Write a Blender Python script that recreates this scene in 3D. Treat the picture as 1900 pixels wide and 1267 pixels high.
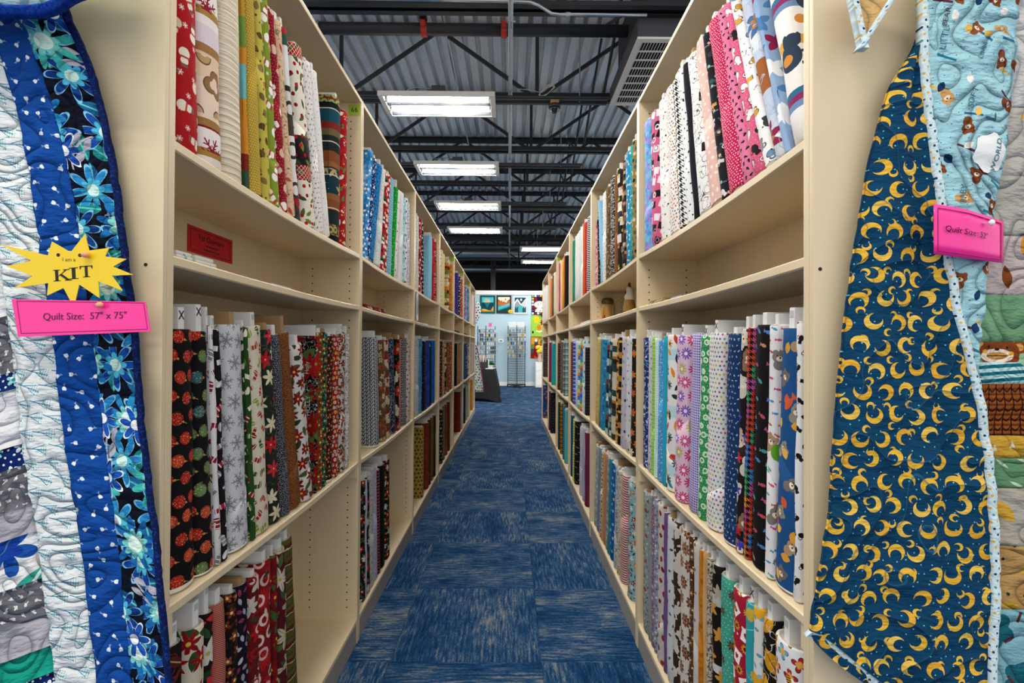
import bpy, bmesh, math, random
from mathutils import Matrix, Vector, noise as mnoise

# ------------------------------------------------------------------ camera, world, exposure
scene = bpy.context.scene
for o in list(bpy.data.objects):
    bpy.data.objects.remove(o, do_unlink=True)
COL = scene.collection
FPX, IMW, IMH, EYE = 928.0, 1900.0, 1267.0, 1.28
YAW, PITCH, ROLL = math.radians(-0.357), math.radians(0.541), math.radians(0.319)
cam_data = bpy.data.cameras.new('camera')
cam_data.sensor_width = 36.0
cam_data.lens = FPX / IMW * 36.0
cam_data.clip_start = 0.05
cam = bpy.data.objects.new('camera', cam_data)
COL.objects.link(cam)
CAM_R = (Matrix.Rotation(YAW, 3, 'Z') @ Matrix.Rotation(math.pi / 2 + PITCH, 3, 'X') @ Matrix.Rotation(ROLL, 3, 'Z'))
cam.matrix_world = Matrix.Translation((0, 0, EYE)) @ CAM_R.to_4x4()
scene.camera = cam

world = bpy.data.worlds.new('world')
scene.world = world
world.use_nodes = True
world.node_tree.nodes['Background'].inputs[0].default_value = (1.0, 0.985, 0.96, 1)
world.node_tree.nodes['Background'].inputs[1].default_value = 1.0
TUBE_STRENGTH = 135.0
vs = scene.view_settings
vs.view_transform = 'Standard'
vs.look = 'None'
vs.gamma = 1.0
vs.use_curve_mapping = False
vs.exposure = 0.36
scene.cycles.use_adaptive_sampling = True
scene.cycles.adaptive_threshold = 0.03
scene.cycles.max_bounces = 6
scene.cycles.diffuse_bounces = 3
scene.cycles.glossy_bounces = 3
scene.cycles.transmission_bounces = 4
scene.cycles.transparent_max_bounces = 6
scene.cycles.caustics_reflective = False
scene.cycles.caustics_refractive = False
scene.cycles.sample_clamp_indirect = 4.0

AX, AY, AZ = CAM_R.col[0], CAM_R.col[1], CAM_R.col[2]   # right, up, backward


def depth_y(px, X, z):
    """distance y of the point (X, y, z) that stands at column px of the 1900 wide frame"""
    k = (px - IMW / 2) / FPX
    w = AX + k * AZ                # (AX + k*AZ) . p = 0
    return -(w.x * X + w.z * (z - EYE)) / w.y


def at(px, py, y):
    """point of the vertical plane at distance y seen at (px, py)"""
    d = AX * ((px - IMW / 2) / FPX) - AY * ((py - IMH / 2) / FPX) - AZ
    s = y / d.y
    return Vector((d.x * s, y, EYE + d.z * s))


# ------------------------------------------------------------------ shader graph language
def lin(c):
    if isinstance(c, str):
        c = c.lstrip('#')
        c = tuple(int(c[i:i + 2], 16) / 255 for i in (0, 2, 4))
        c = tuple(x / 12.92 if x <= .04045 else ((x + .055) / 1.055) ** 2.4 for x in c)
    return (c[0], c[1], c[2], 1.0)


class Graph:
    pass


CG = None


class V:
    __slots__ = ('s',)

    def __init__(self, s): self.s = s
    def __add__(a, b): return M('ADD', a, b)
    def __radd__(a, b): return M('ADD', b, a)
    def __sub__(a, b): return M('SUBTRACT', a, b)
    def __rsub__(a, b): return M('SUBTRACT', b, a)
    def __mul__(a, b): return M('MULTIPLY', a, b)
    def __rmul__(a, b): return M('MULTIPLY', b, a)
    def __truediv__(a, b): return M('DIVIDE', a, b)
    def __rtruediv__(a, b): return M('DIVIDE', b, a)
    def __neg__(a): return M('MULTIPLY', a, -1.0)


def put(sock, v):
    if isinstance(v, V):
        CG.links.new(v.s, sock)
    elif isinstance(v, (tuple, list, str)):
        sock.default_value = lin(v)
    else:
        sock.default_value = float(v)


def M(op, a, b=None, c=None):
    n = CG.nodes.new('ShaderNodeMath')
    n.operation = op
    put(n.inputs[0], a)
    if b is not None: put(n.inputs[1], b)
    if c is not None: put(n.inputs[2], c)
    return V(n.outputs[0])


def lt(a, b): return M('LESS_THAN', a, b)
def gt(a, b): return M('GREATER_THAN', a, b)
def mn(a, b): return M('MINIMUM', a, b)
def mx(a, b): return M('MAXIMUM', a, b)
def fl(a): return M('FLOOR', a)
def fr(a): return M('FRACT', a)
def ab(a): return M('ABSOLUTE', a)
def sq(a): return M('SQRT', a)
def sn(a): return M('SINE', a)
def cs(a): return M('COSINE', a)
def at2(a, b): return M('ARCTAN2', a, b)
def modp(a, b): return M('FLOORED_MODULO', a, b)


def vec(x, y, z=0.0):
    n = CG.nodes.new('ShaderNodeCombineXYZ')
    put(n.inputs[0], x); put(n.inputs[1], y); put(n.inputs[2], z)
    return V(n.outputs[0])


def wn(x, y, z):
    n = CG.nodes.new('ShaderNodeTexWhiteNoise')
    n.noise_dimensions = '3D'
    CG.links.new(vec(x, y, z).s, n.inputs['Vector'])
    s = CG.nodes.new('ShaderNodeSeparateColor')
    CG.links.new(n.outputs['Color'], s.inputs[0])
    return V(s.outputs[0]), V(s.outputs[1]), V(s.outputs[2])


def nz(x, y, scale, detail=2.0, z=0.0, dist=0.0):
    n = CG.nodes.new('ShaderNodeTexNoise')
    CG.links.new(vec(x, y, z).s, n.inputs['Vector'])
    n.inputs['Scale'].default_value = scale
    n.inputs['Detail'].default_value = detail
    n.inputs['Distortion'].default_value = dist
    return V(n.outputs['Fac'])


def mix(a, b, f):
    n = CG.nodes.new('ShaderNodeMix')
    n.data_type = 'RGBA'
    put(n.inputs[0], f); put(n.inputs[6], a); put(n.inputs[7], b)
    return V(n.outputs[2])


def ramp(f, stops, interp='CONSTANT'):
    n = CG.nodes.new('ShaderNodeValToRGB')
    n.color_ramp.interpolation = interp
    e = n.color_ramp.elements
    while len(e) < len(stops): e.new(0.5)
    for el, (p, c) in zip(e, stops):
        el.position = p; el.color = lin(c)
    put(n.inputs[0], f)
    return V(n.outputs[0])


def pick(r, cols):
    if isinstance(cols, (str, tuple)): return cols
    if len(cols) == 1: return cols[0]
    return ramp(r, [(i / len(cols), c) for i, c in enumerate(cols)])


def cells(x, y, cx, cy, seed, brick=.5, jit=.3, rot=True):
    row = fl(y / cy)
    xx = x / cx + modp(row, 2.0) * brick
    r1, r2, r3 = wn(fl(xx), row, seed)
    px = (fr(xx) - .5) * cx - (r1 - .5) * (jit * cx)
    py = (fr(y / cy) - .5) * cy - (r2 - .5) * (jit * cy)
    if rot:
        a = r3 * (6.283 if rot is True else rot)
        c, s = cs(a), sn(a)
        px, py = px * c - py * s, px * s + py * c
    # an independent random number for colour
    k = fr((r1 + r2) * 7.31)
    return px, py, k, r3


def rad(x, y): return sq(x * x + y * y)


def m_dot(x, y, r): return lt(x * x + y * y, r * r)
def m_ell(x, y, a, b): return lt((x * (1 / a)) * (x * (1 / a)) + (y * (1 / b)) * (y * (1 / b)), 1.0)
def m_rect(x, y, a, b): return lt(ab(x), a) * lt(ab(y), b)


def m_pet(x, y, n, R, inner, spiky=False):
    r, th = rad(x, y), at2(y, x)
    if spiky:
        tri = ab(fr(th * (n / 6.28318)) - .5) * 2.0      # 0..1
        edge = R - tri * (R * (1 - inner))
    else:
        edge = ab(cs(th * (n / 2.0))) * (R * (1 - inner)) + R * inner
    return lt(r, edge)


def m_moon(x, y, R):
    return m_dot(x, y, R) * gt((x - R * .40) * (x - R * .40) + (y - R * .10) * (y - R * .10), (R * .70) ** 2)


def m_snow(x, y, R):
    r, th = rad(x, y), at2(y, x)
    f = ab(fr(th * (6 / 6.28318)) - .5) * (6.28318 / 6)
    a, b = r * cs(f), r * sn(f)
    arm = lt(b, R * .055) * lt(a, R)
    br = lt(ab(b - (a - R * .5) * .9), R * .06) * lt(a, R * .78) * gt(a, R * .5)
    br2 = lt(ab(b - (a - R * .24) * .9), R * .06) * lt(a, R * .42) * gt(a, R * .24)
    return mx(mx(arm, mx(br, br2)), lt(r, R * .24))


def m_leaf(x, y, L, W):
    return lt(ab(y), W - x * x * (W / (L * L)))


def m_fish(x, y, L):
    body = m_ell(x, y, L * .62, L * .3)
    tail = lt(ab(y), (x * -1.0 - L * .45) * .7) * gt(x, -L)
    return mx(body, tail)


def m_cat(x, y, s):
    body = m_ell(x, y + s * .25, s * .48, s * .62)
    head = m_dot(x - s * .1, y - s * .5, s * .36)
    ear = lt(ab(ab(x - s * .1) - s * .24), s * .9 - y) * gt(y, s * .55) * lt(y, s * 1.0) * lt(ab(ab(x - s * .1) - s * .22), s * .14)
    tail = lt(ab(rad(x - s * .55, y + s * .35) - s * .3), s * .07) * gt(x, s * .45)
    return mx(mx(body, head), mx(ear, tail))


def m_sock(x, y, s):
    leg = m_rect(x + s * .15, y - s * .15, s * .36, s * .7)
    toe = m_ell(x - s * .15, y + s * .55, s * .62, s * .34)
    return mx(leg, toe)


def m_heart(x, y, s):
    yy = y - sq(ab(x) * s) * .75
    return lt(x * x + yy * yy, s * s * .7)


def m_tree(x, y, s):
    return lt(ab(x), (s - y) * .38) * gt(y, -s)


def m_bone(x, y, s):
    return mx(m_rect(x, y, s * .7, s * .18), lt((ab(x) - s * .75) * (ab(x) - s * .75) + (ab(y) - s * .2) * (ab(y) - s * .2), (s * .26) ** 2))


def m_paw(x, y, s):
    pad = m_ell(x, y + s * .25, s * .5, s * .42)
    toe = lt((ab(x) - s * .28) * (ab(x) - s * .28) + (y - s * .45) * (y - s * .45), (s * .2) ** 2)
    return mx(pad, toe)


SEED = [1.0]


def layer(base, x, y, L):
    """paint one print layer over the colour `base`"""
    k = L[0]
    o = L[-1] if isinstance(L[-1], dict) else {}
    SEED[0] += 1.37
    sd = SEED[0]
    if k in ('dot', 'ring', 'pet', 'spike', 'moon', 'snow', 'leaf', 'fish', 'cat', 'sock', 'rect', 'tree', 'orn', 'man',
             'heart', 'bone', 'paw', 'bee', 'card', 'sprig', 'twig', 'tulip', 'bear'):
        cell, s, cols = L[1], L[2], L[3]
        px, py, rk, r3 = cells(x, y, cell, cell * o.get('asp', 1.0), sd, o.get('brick', .5), o.get('jit', .35), o.get('rot', True))
        keep = o.get('keep')
        c = pick(rk, cols)
        if keep: g = lt(r3, keep)
        def P(b, m, col): return mix(b, col, m * g if keep else m)
        if k == 'dot': return P(base, m_dot(px, py, s), c)
        if k == 'ring': return P(base, lt(ab(rad(px, py) - s), o.get('w', s * .25)), c)
        if k in ('pet', 'spike'):
            n = o.get('n', 6)
            m = m_pet(px, py, n, s, o.get('inner', .35), k == 'spike')
            if 'line' in o: base = P(base, m_pet(px, py, n, s * 1.12, o.get('inner', .35), k == 'spike'), o['line'])
            b = P(base, m, c)
            if 'vein' in o:
                th = at2(py, px)
                b = P(b, m * lt(ab(fr(th * (n / 6.28318)) - .5), .09 if k == 'pet' else .05) * gt(rad(px, py), s * .25), o['vein'])
            if 'mid' in o: b = P(b, m_pet(px, py, n, s * .55, .6, False), o['mid'])
            if 'cen' in o: b = P(b, m_dot(px, py, s * o.get('cr', .28)), o['cen'])
            return b
        if k == 'moon': return P(base, m_moon(px, py, s), c)
        if k == 'snow': return P(base, m_snow(px, py, s), c)
        if k == 'leaf':
            b = P(base, m_leaf(px, py, s, s * o.get('wd', .4)), c)
            if 'vein' in o: b = P(b, lt(ab(py), s * .05) * lt(ab(px), s * .9), o['vein'])
            return b
        if k == 'fish':
            b = P(base, m_fish(px, py, s), c)
            return P(b, m_fish(px, py, s) * lt(fr(px * (4 / s)), .3), o['vein']) if 'vein' in o else b
        if k == 'cat':
            if 'line' in o: base = P(base, m_cat(px, py, s * 1.13), o['line'])
            return P(base, m_cat(px, py, s), c)
        if k == 'sock':
            m = m_sock(px, py, s)
            b = P(base, m, c)
            b = P(b, m * lt(fr(py * (1.6 / s)), .24), o.get('band', 'f4f0ea'))
            return b
        if k == 'rect':
            if 'line' in o: base = P(base, m_rect(px, py, s * 1.14, s * o.get('h', 1.0) * 1.14), o['line'])
            b = P(base, m_rect(px, py, s, s * o.get('h', 1.0)), c)
            return b
        if k == 'card':
            b = P(base, m_rect(px, py, s, s * 1.25), 'f3ede6')
            return P(b, m_heart(px, py + s * .2, s * .55), c)
        if k == 'tree': return P(base, m_tree(px, py, s), c)
        if k == 'heart': return P(base, m_heart(px, py, s), c)
        if k == 'bone': return P(base, m_bone(px, py, s), c)
        if k == 'paw': return P(base, m_paw(px, py, s), c)
        if k == 'orn':
            m = m_ell(px, py, s, s * .92)
            nn = nz(x, y, 4.5 / s * 1.1, 4.0)
            cc = mix(c, '5a0c08' if o.get('red') else '1c1410', gt(rad(px, py), s * .72) * .45)
            cc = mix(cc, o.get('vein', 'e8c888'), gt(nn, .6) * .75)
            b = P(base, m_rect(px - s * 1.1, py, s * .18, s * .16), 'c8862a')
            b = P(b, lt(ab(py), s * .04) * gt(px, s) * lt(px, s * 1.9), 'b9a25c')
            return P(b, m, cc)
        if k == 'man':
            b = P(base, mx(m_dot(px, py + s * .35, s * .5), m_dot(px, py - s * .35, s * .36)), c)
            b = P(b, m_rect(px, py - s * .8, s * .3, s * .18), o.get('vein', '8a7a68'))
            return P(b, m_rect(px, py - s * .02, s * .42, s * .09), o.get('mid', 'b34a38'))
        if k == 'bee':
            m = m_ell(px, py, s, s * .6)
            b = P(base, m_dot(px, py - s * .7, s * .45), o.get('mid', 'f4f4f0'))
            return P(P(b, m, c), m * lt(fr(px * (2.4 / s)), .42), '1a1712')
        if k == 'bear':
            b = P(base, m_ell(px, py + s * 1.05, s * .75, s * .8), c)
            b = P(b, lt((ab(px) - s * .62) * (ab(px) - s * .62) + (py - s * .6) * (py - s * .6), (s * .36) ** 2), c)
            b = P(b, m_ell(px, py, s, s * .82), c)
            b = P(b, m_ell(px, py + s * .25, s * .48, s * .34), 'e8d6c0')
            return P(b, mx(m_dot(px, py + s * .12, s * .13), lt((ab(px) - s * .4) * (ab(px) - s * .4) + (py - s * .2) * (py - s * .2), (s * .09) ** 2)), '2a1810')
        if k == 'twig':
            b = P(base, lt(ab(py), s * .045) * lt(ab(px), s), c)
            b = P(b, lt(ab(py - (px + s * .5) * .45), s * .04) * gt(px, -s * .5) * lt(px, s * .6), c)
            b = P(b, lt(ab(py + (px + s * .1) * .5), s * .04) * gt(px, -s * .1) * lt(px, s * .75), c)
            dd = lt((fr(px * (5 / s)) - .5) * (fr(px * (5 / s)) - .5) + (fr(py * (5 / s)) - .5) * (fr(py * (5 / s)) - .5), .055)
            return P(b, dd * m_ell(px - s * .75, py, s * .5, s * .62), o.get('vein', '5ab0b4'))
        if k == 'tulip':
            b = P(base, m_ell(px, py, s * .8, s) * gt(ab(px), s * -.1 + py * .0) * lt(y * 0.0 + py, s * .55), c)
            b = P(b, lt(ab(px - (py + s * 1.1) * .35), s * .12) * lt(py, -s * .8) * gt(py, -s * 2.3), o.get('vein', c))
            return P(b, lt(ab(px + (py + s * 1.6) * .7), s * .1) * lt(py, -s * 1.0) * gt(py, -s * 2.0), o.get('vein', c))
        if k == 'sprig':
            b = P(base, lt(ab(py - px * px * (.4 / s)), s * .05) * lt(ab(px), s), c)
            b = P(b, m_leaf(px - s * .3, py - s * .35, s * .42, s * .17), c)
            b = P(b, m_leaf(px - s * .3, py + s * .22, s * .42, s * .15), c)
            b = P(b, m_leaf(px + s * .45, py - s * .35, s * .38, s * .16), c)
            return P(b, m_leaf(px + s * .45, py + s * .18, s * .38, s * .14), c)
    if k == 'stripeh':
        return mix(base, L[3], lt(fr(y / L[1] + (nz(x, y, 30) * o['wob'] if 'wob' in o else 0.0)), L[2]))
    if k == 'stripev':
        return mix(base, L[3], lt(fr(x / L[1]), L[2]))
    if k == 'diag':
        return mix(base, L[3], lt(fr((x + y * o.get('sl', 1.0)) / L[1]), L[2]))
    if k == 'lat':
        m = mx(lt(fr((x + y) / L[1]), L[2]), lt(fr((x - y) / L[1]), L[2]))
        return mix(base, L[3], m)
    if k == 'ging':
        a, b = lt(fr(x / L[1]), .5), lt(fr(y / L[1]), .5)
        return mix(base, L[2], (a + b) * .5)
    if k == 'grid':
        return mix(base, L[3], mx(lt(fr(x / L[1]), L[2]), lt(fr(y / L[1]), L[2])))
    if k == 'hound':
        u, v = x / L[1], y / L[1]
        a, b = lt(fr(u), .5), lt(fr(v), .5)
        tw = lt(fr((u + v) * 2.0), .5)
        m = a * b + (a + b - a * b * 2.0) * tw
        cc = L[2]
        if isinstance(cc, list): cc = pick(wn(fl(y / (L[1] * 2.2)), fl(x / L[1]), sd)[0], cc)
        return mix(base, cc, m)
    if k == 'weave':
        u, v = x / L[1], y / (L[1] * .5)
        par = modp(fl(u) + fl(v), 2.0)
        m = lt(fr(u + .25 * par), .62) * lt(fr(v), .6) * par + lt(fr(u * 2.0), .55) * (1.0 - par)
        return mix(base, L[2], m)
    if k == 'speck':
        return mix(base, L[3], gt(nz(x, y, L[1], 2.0, sd), L[2]))
    if k == 'marble':
        n = nz(x, y * o.get('st', 1.0), L[1], 4.0, sd, .6)
        c = L[2]
        return ramp(n, [(.28 + .44 * i / (len(c) - 1), q) for i, q in enumerate(c)], 'LINEAR')
    if k == 'squig':
        return mix(base, L[3], lt(ab(nz(x, y, L[1], 1.0, sd) - .5), L[2]))
    if k == 'bands':
        st = L[2]
        return ramp(fr(y / L[1] + o.get('off', 0.0)), st)
    if k == 'mask':     # paint sub layers only in a band of heights (fractions of a period)
        a, b = L[2]
        f = fr(y / L[1])
        inner = base
        for q in L[3]: inner = layer(inner, x, y, q)
        return mix(base, inner, gt(f, a) * lt(f, b))
    if k == 'line':
        return mix(base, L[3], lt(ab(y - L[1]), L[2]))
    raise KeyError(k)


MATS = {}


def new_mat(name):
    global CG
    m = bpy.data.materials.new(name)
    m.use_nodes = True
    nt = m.node_tree
    CG = Graph()
    CG.nodes, CG.links = nt.nodes, nt.links
    CG.bsdf = nt.nodes['Principled BSDF']
    return m


def uvxy():
    n = CG.nodes.new('ShaderNodeUVMap')
    n.uv_map = 'UVMap'
    s = CG.nodes.new('ShaderNodeSeparateXYZ')
    CG.links.new(n.outputs[0], s.inputs[0])
    return V(s.outputs[0]), V(s.outputs[1])


def objxyz():
    n = CG.nodes.new('ShaderNodeTexCoord')
    s = CG.nodes.new('ShaderNodeSeparateXYZ')
    CG.links.new(n.outputs['Object'], s.inputs[0])
    return V(s.outputs[0]), V(s.outputs[1]), V(s.outputs[2])


def bump(h, strength=.3, dist=.01):
    n = CG.nodes.new('ShaderNodeBump')
    n.inputs['Strength'].default_value = strength
    n.inputs['Distance'].default_value = dist
    put(n.inputs['Height'], h)
    CG.links.new(n.outputs[0], CG.bsdf.inputs['Normal'])


def finish(color, rough=.9, metal=0.0, spec=.3):
    put(CG.bsdf.inputs['Base Color'], color)
    CG.bsdf.inputs['Roughness'].default_value = rough
    CG.bsdf.inputs['Metallic'].default_value = metal
    CG.bsdf.inputs['Specular IOR Level'].default_value = spec


def plain(name, c, rough=.6, metal=0.0, spec=.4, grain=0.0, gscale=40.0):
    if name in MATS: return MATS[name]
    m = new_mat(name)
    if grain:
        x, y, z = objxyz()
        n = CG.nodes.new('ShaderNodeTexNoise')
        n.inputs['Scale'].default_value = gscale
        n.inputs['Detail'].default_value = 3
        CG.links.new(vec(x, y, z * .3).s, n.inputs['Vector'])
        l = lin(c)
        f = V(n.outputs['Fac'])
        finish(mix(tuple(q * (1 - grain) for q in l[:3]), tuple(min(1, q * (1 + grain)) for q in l[:3]), f), rough, metal, spec)
    else:
        finish(c, rough, metal, spec)
    MATS[name] = m
    return m


def fabric_mat(name, spec, selvage=False, puck=0.0, sc=1.0):
    """spec = (base colour, layer, layer, ...)"""
    m = new_mat(name)
    x, y = uvxy()
    c = spec[0]
    u, v = (x * sc, y * sc) if sc != 1.0 else (x, y)
    for L in spec[1:]:
        c = layer(c, u, v, L)
    if selvage:
        c = mix(c, 'ece8e0', lt(y, .011))
    finish(c, .88, 0, .15)
    if puck:
        bump(sn(y * (6.283 / .016) + nz(x, y, 20.0) * 2.0), .35 * puck, .003)
    else:
        bump(nz(x, y * .5, 24.0, 3.0), .42, .01)
    return m


# ------------------------------------------------------------------ mesh helpers
def tag(o, label=None, cat=None, group=None, kind=None):
    if label: o['label'] = label
    if cat: o['category'] = cat
    if group: o['group'] = group
    if kind: o['kind'] = kind
    return o


def link(o, parent=None):
    COL.objects.link(o)
    if parent is not None: o.parent = parent
    return o


def empty(name, loc=(0, 0, 0), rot=(0, 0, 0)):
    o = bpy.data.objects.new(name, None)
    o.empty_display_size = .05
    o.location = loc
    o.rotation_euler = rot
    return link(o)


def mobj(name, verts, faces, mats, parent=None, uvs=None, smooth=False, midx=None, loc=None, rot=None):
    me = bpy.data.meshes.new(name)
    me.from_pydata([tuple(v) for v in verts], [], faces)
    for m in (mats if isinstance(mats, (list, tuple)) else [mats]): me.materials.append(m)
    if uvs is not None:
        ul = me.uv_layers.new(name='UVMap')
        flat = []
        for f in faces:
            for vi in f: flat += uvs[vi]
        ul.data.foreach_set('uv', flat)
    if smooth: me.polygons.foreach_set('use_smooth', [True] * len(faces))
    if midx is not None: me.polygons.foreach_set('material_index', midx)
    me.update()
    o = bpy.data.objects.new(name, me)
    if loc is not None: o.location = loc
    if rot is not None: o.rotation_euler = rot
    return link(o, parent)


BOXF = [(0, 3, 2, 1), (4, 5, 6, 7), (0, 1, 5, 4), (1, 2, 6, 5), (2, 3, 7, 6), (3, 0, 4, 7)]


def boxv(x0, x1, y0, y1, z0, z1):
    return [(x0, y0, z0), (x1, y0, z0), (x1, y1, z0), (x0, y1, z0), (x0, y0, z1), (x1, y0, z1), (x1, y1, z1), (x0, y1, z1)]


class MB:
    """collects simple shapes into one mesh"""
    def __init__(self): self.v, self.f = [], []

    def add(self, v, f):
        n = len(self.v)
        self.v += [tuple(q) for q in v]
        self.f += [tuple(i + n for i in q) for q in f]
        return self

    def box(self, x0, x1, y0, y1, z0, z1): return self.add(boxv(min(x0, x1), max(x0, x1), min(y0, y1), max(y0, y1), min(z0, z1), max(z0, z1)), BOXF)

    def tube(self, p0, p1, r, n=10, r1=None):
        p0, p1 = Vector(p0), Vector(p1)
        d = (p1 - p0).normalized()
        a = d.orthogonal().normalized()
        b = d.cross(a)
        r1 = r if r1 is None else r1
        v = [p0 + (a * math.cos(t) + b * math.sin(t)) * r for t in [2 * math.pi * i / n for i in range(n)]]
        v += [p1 + (a * math.cos(t) + b * math.sin(t)) * r1 for t in [2 * math.pi * i / n for i in range(n)]]
        f = [(i, (i + 1) % n, n + (i + 1) % n, n + i) for i in range(n)]
        f += [tuple(range(n - 1, -1, -1)), tuple(range(n, 2 * n))]
        return self.add(v, f)

    def path(self, pts, r, n=8):
        pts = [Vector(p) for p in pts]
        rings = []
        up = None
        for i, p in enumerate(pts):
            d = (pts[min(i + 1, len(pts) - 1)] - pts[max(i - 1, 0)]).normalized()
            if up is None: up = d.orthogonal().normalized()
            a = (up - d * up.dot(d)).normalized()
            up = a
            b = d.cross(a)
            rings.append([p + (a * math.cos(t) + b * math.sin(t)) * r for t in [2 * math.pi * k / n for k in range(n)]])
        v = [q for ring in rings for q in ring]
        f = []
        for i in range(len(pts) - 1):
            for k in range(n):
                f.append((i * n + k, i * n + (k + 1) % n, (i + 1) * n + (k + 1) % n, (i + 1) * n + k))
        f += [tuple(range(n - 1, -1, -1)), tuple(range((len(pts) - 1) * n, len(pts) * n))]
        return self.add(v, f)

    def lathe(self, prof, c=(0, 0, 0), n=20, sx=1.0, sy=1.0):
        v, f = [], []
        for r, z in prof:
            for k in range(n):
                t = 2 * math.pi * k / n
                v.append((c[0] + r * math.cos(t) * sx, c[1] + r * math.sin(t) * sy, c[2] + z))
        for i in range(len(prof) - 1):
            for k in range(n):
                f.append((i * n + k, i * n + (k + 1) % n, (i + 1) * n + (k + 1) % n, (i + 1) * n + k))
        f += [tuple(range(n - 1, -1, -1)), tuple(range((len(prof) - 1) * n, len(prof) * n))]
        return self.add(v, f)

    def ball(self, c, rx, ry=None, rz=None, n=10, m=7):
        ry = rx if ry is None else ry
        rz = rx if rz is None else rz
        v, f = [], []
        for i in range(1, m):
            p = math.pi * i / m
            for k in range(n):
                t = 2 * math.pi * k / n
                v.append((c[0] + rx * math.sin(p) * math.cos(t), c[1] + ry * math.sin(p) * math.sin(t), c[2] - rz * math.cos(p)))
        for i in range(m - 2):
            for k in range(n):
                f.append((i * n + k, i * n + (k + 1) % n, (i + 1) * n + (k + 1) % n, (i + 1) * n + k))
        v += [(c[0], c[1], c[2] - rz), (c[0], c[1], c[2] + rz)]
        a, b = len(v) - 2, len(v) - 1
        for k in range(n):
            f.append((a, (k + 1) % n, k))
            f.append((b, (m - 2) * n + k, (m - 2) * n + (k + 1) % n))
        return self.add(v, f)

    def prism(self, pts, y0, y1):
        """polygon in x,z thickened along y"""
        n = len(pts)
        v = [(p[0], y0, p[1]) for p in pts] + [(p[0], y1, p[1]) for p in pts]
        f = [tuple(range(n)), tuple(range(2 * n - 1, n - 1, -1))]
        f += [(i, n + i, n + (i + 1) % n, (i + 1) % n) for i in range(n)]
        return self.add(v, f)

    def build(self, name, mat, parent=None, smooth=False, loc=None, rot=None, bevel=0.0, uv=False):
        uvs = [[v[0] + v[1], v[2]] for v in self.v] if uv else None
        o = mobj(name, self.v, self.f, mat, parent, uvs=uvs, smooth=smooth, loc=loc, rot=rot)
        if bevel:
            bm = bmesh.new(); bm.from_mesh(o.data)
            bmesh.ops.bevel(bm, geom=bm.edges[:], offset=bevel, segments=2, profile=.7, affect='EDGES')
            bm.to_mesh(o.data); bm.free()
        return o


def pbox(name, mat, b, parent=None, bevel=0.0, loc=None, rot=None):
    return MB().box(*b).build(name, mat, parent, bevel=bevel, loc=loc, rot=rot)


def text_mesh(name, body, size, mat, parent, loc, rot, depth=.0004, align='CENTER', sx=1.0):
    cu = bpy.data.curves.new(name + '_curve', 'FONT')
    cu.body = body
    cu.size = size
    cu.align_x = align
    cu.align_y = 'CENTER'
    cu.extrude = depth
    cu.resolution_u = 3
    tmp = bpy.data.objects.new(name + '_tmp', cu)
    me = bpy.data.meshes.new_from_object(tmp)
    bpy.data.objects.remove(tmp)
    bpy.data.curves.remove(cu)
    me.name = name
    me.materials.clear()
    me.materials.append(mat)
    o = bpy.data.objects.new(name, me)
    o.location, o.rotation_euler, o.scale = loc, rot, (sx, 1, 1)
    return link(o, parent)


def interp(pts, t):
    if t <= pts[0][0]:
        a, b = pts[0], pts[1]
    elif t >= pts[-1][0]:
        a, b = pts[-2], pts[-1]
    else:
        for a, b in zip(pts, pts[1:]):
            if a[0] <= t <= b[0]: break
    return a[1] + (b[1] - a[1]) * (t - a[0]) / (b[0] - a[0])


def smooth_interp(pts, t):
    """Catmull-Rom through (t, value) points"""
    n = len(pts)
    if t <= pts[0][0] or t >= pts[-1][0]: return interp(pts, t)
    for i in range(n - 1):
        if pts[i][0] <= t <= pts[i + 1][0]: break
    p1, p2 = pts[i], pts[i + 1]
    p0 = pts[i - 1] if i > 0 else (2 * p1[0] - p2[0], 2 * p1[1] - p2[1])
    p3 = pts[i + 2] if i + 2 < n else (2 * p2[0] - p1[0], 2 * p2[1] - p1[1])
    h = p2[0] - p1[0]
    u = (t - p1[0]) / h
    m1 = (p2[1] - p0[1]) / (p2[0] - p0[0]) * h
    m2 = (p3[1] - p1[1]) / (p3[0] - p1[0]) * h
    return ((2 * u ** 3 - 3 * u ** 2 + 1) * p1[1] + (u ** 3 - 2 * u ** 2 + u) * m1 + (-2 * u ** 3 + 3 * u ** 2) * p2[1] + (u ** 3 - u ** 2) * m2)


R = random.Random(7)

# ------------------------------------------------------------------ materials of the room
M_CREAM = plain('cream_laminate', 'ddcaa7', .42, 0, .35, grain=.03, gscale=9)
M_KICK = plain('grey_kick_laminate', '9c968d', .5, 0, .3, grain=.05, gscale=12)
M_HOLE = plain('peg_hole_dark', '2a2118', .9)
M_BLACKSTEEL = plain('black_painted_steel', '24262a', .5, 0, .4, grain=.15, gscale=6)
M_GALV = plain('galvanised_pipe', 'a9b0b4', .32, .85, .5, grain=.12, gscale=14)
M_WHITEMETAL = plain('white_enamel', 'e4e0d8', .35, 0, .5)
M_WHITE = plain('white_paint', 'eeeeec', .55)
M_DARKGREY = plain('dark_grey_metal', '45484c', .5, .2, .4)
M_RED = plain('red_coupling_paint', 'b8301c', .45)
M_INK = plain('black_ink', '1c1a18', .7)
M_CARD = plain('white_cardboard', 'e6e4e0', .75, grain=.03, gscale=30)
M_KRAFT = plain('kraft_cardboard', 'a9865c', .85, grain=.06, gscale=40)
M_BLACKCLOTH = plain('black_tablecloth', '101013', .85, grain=.2, gscale=8)


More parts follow.
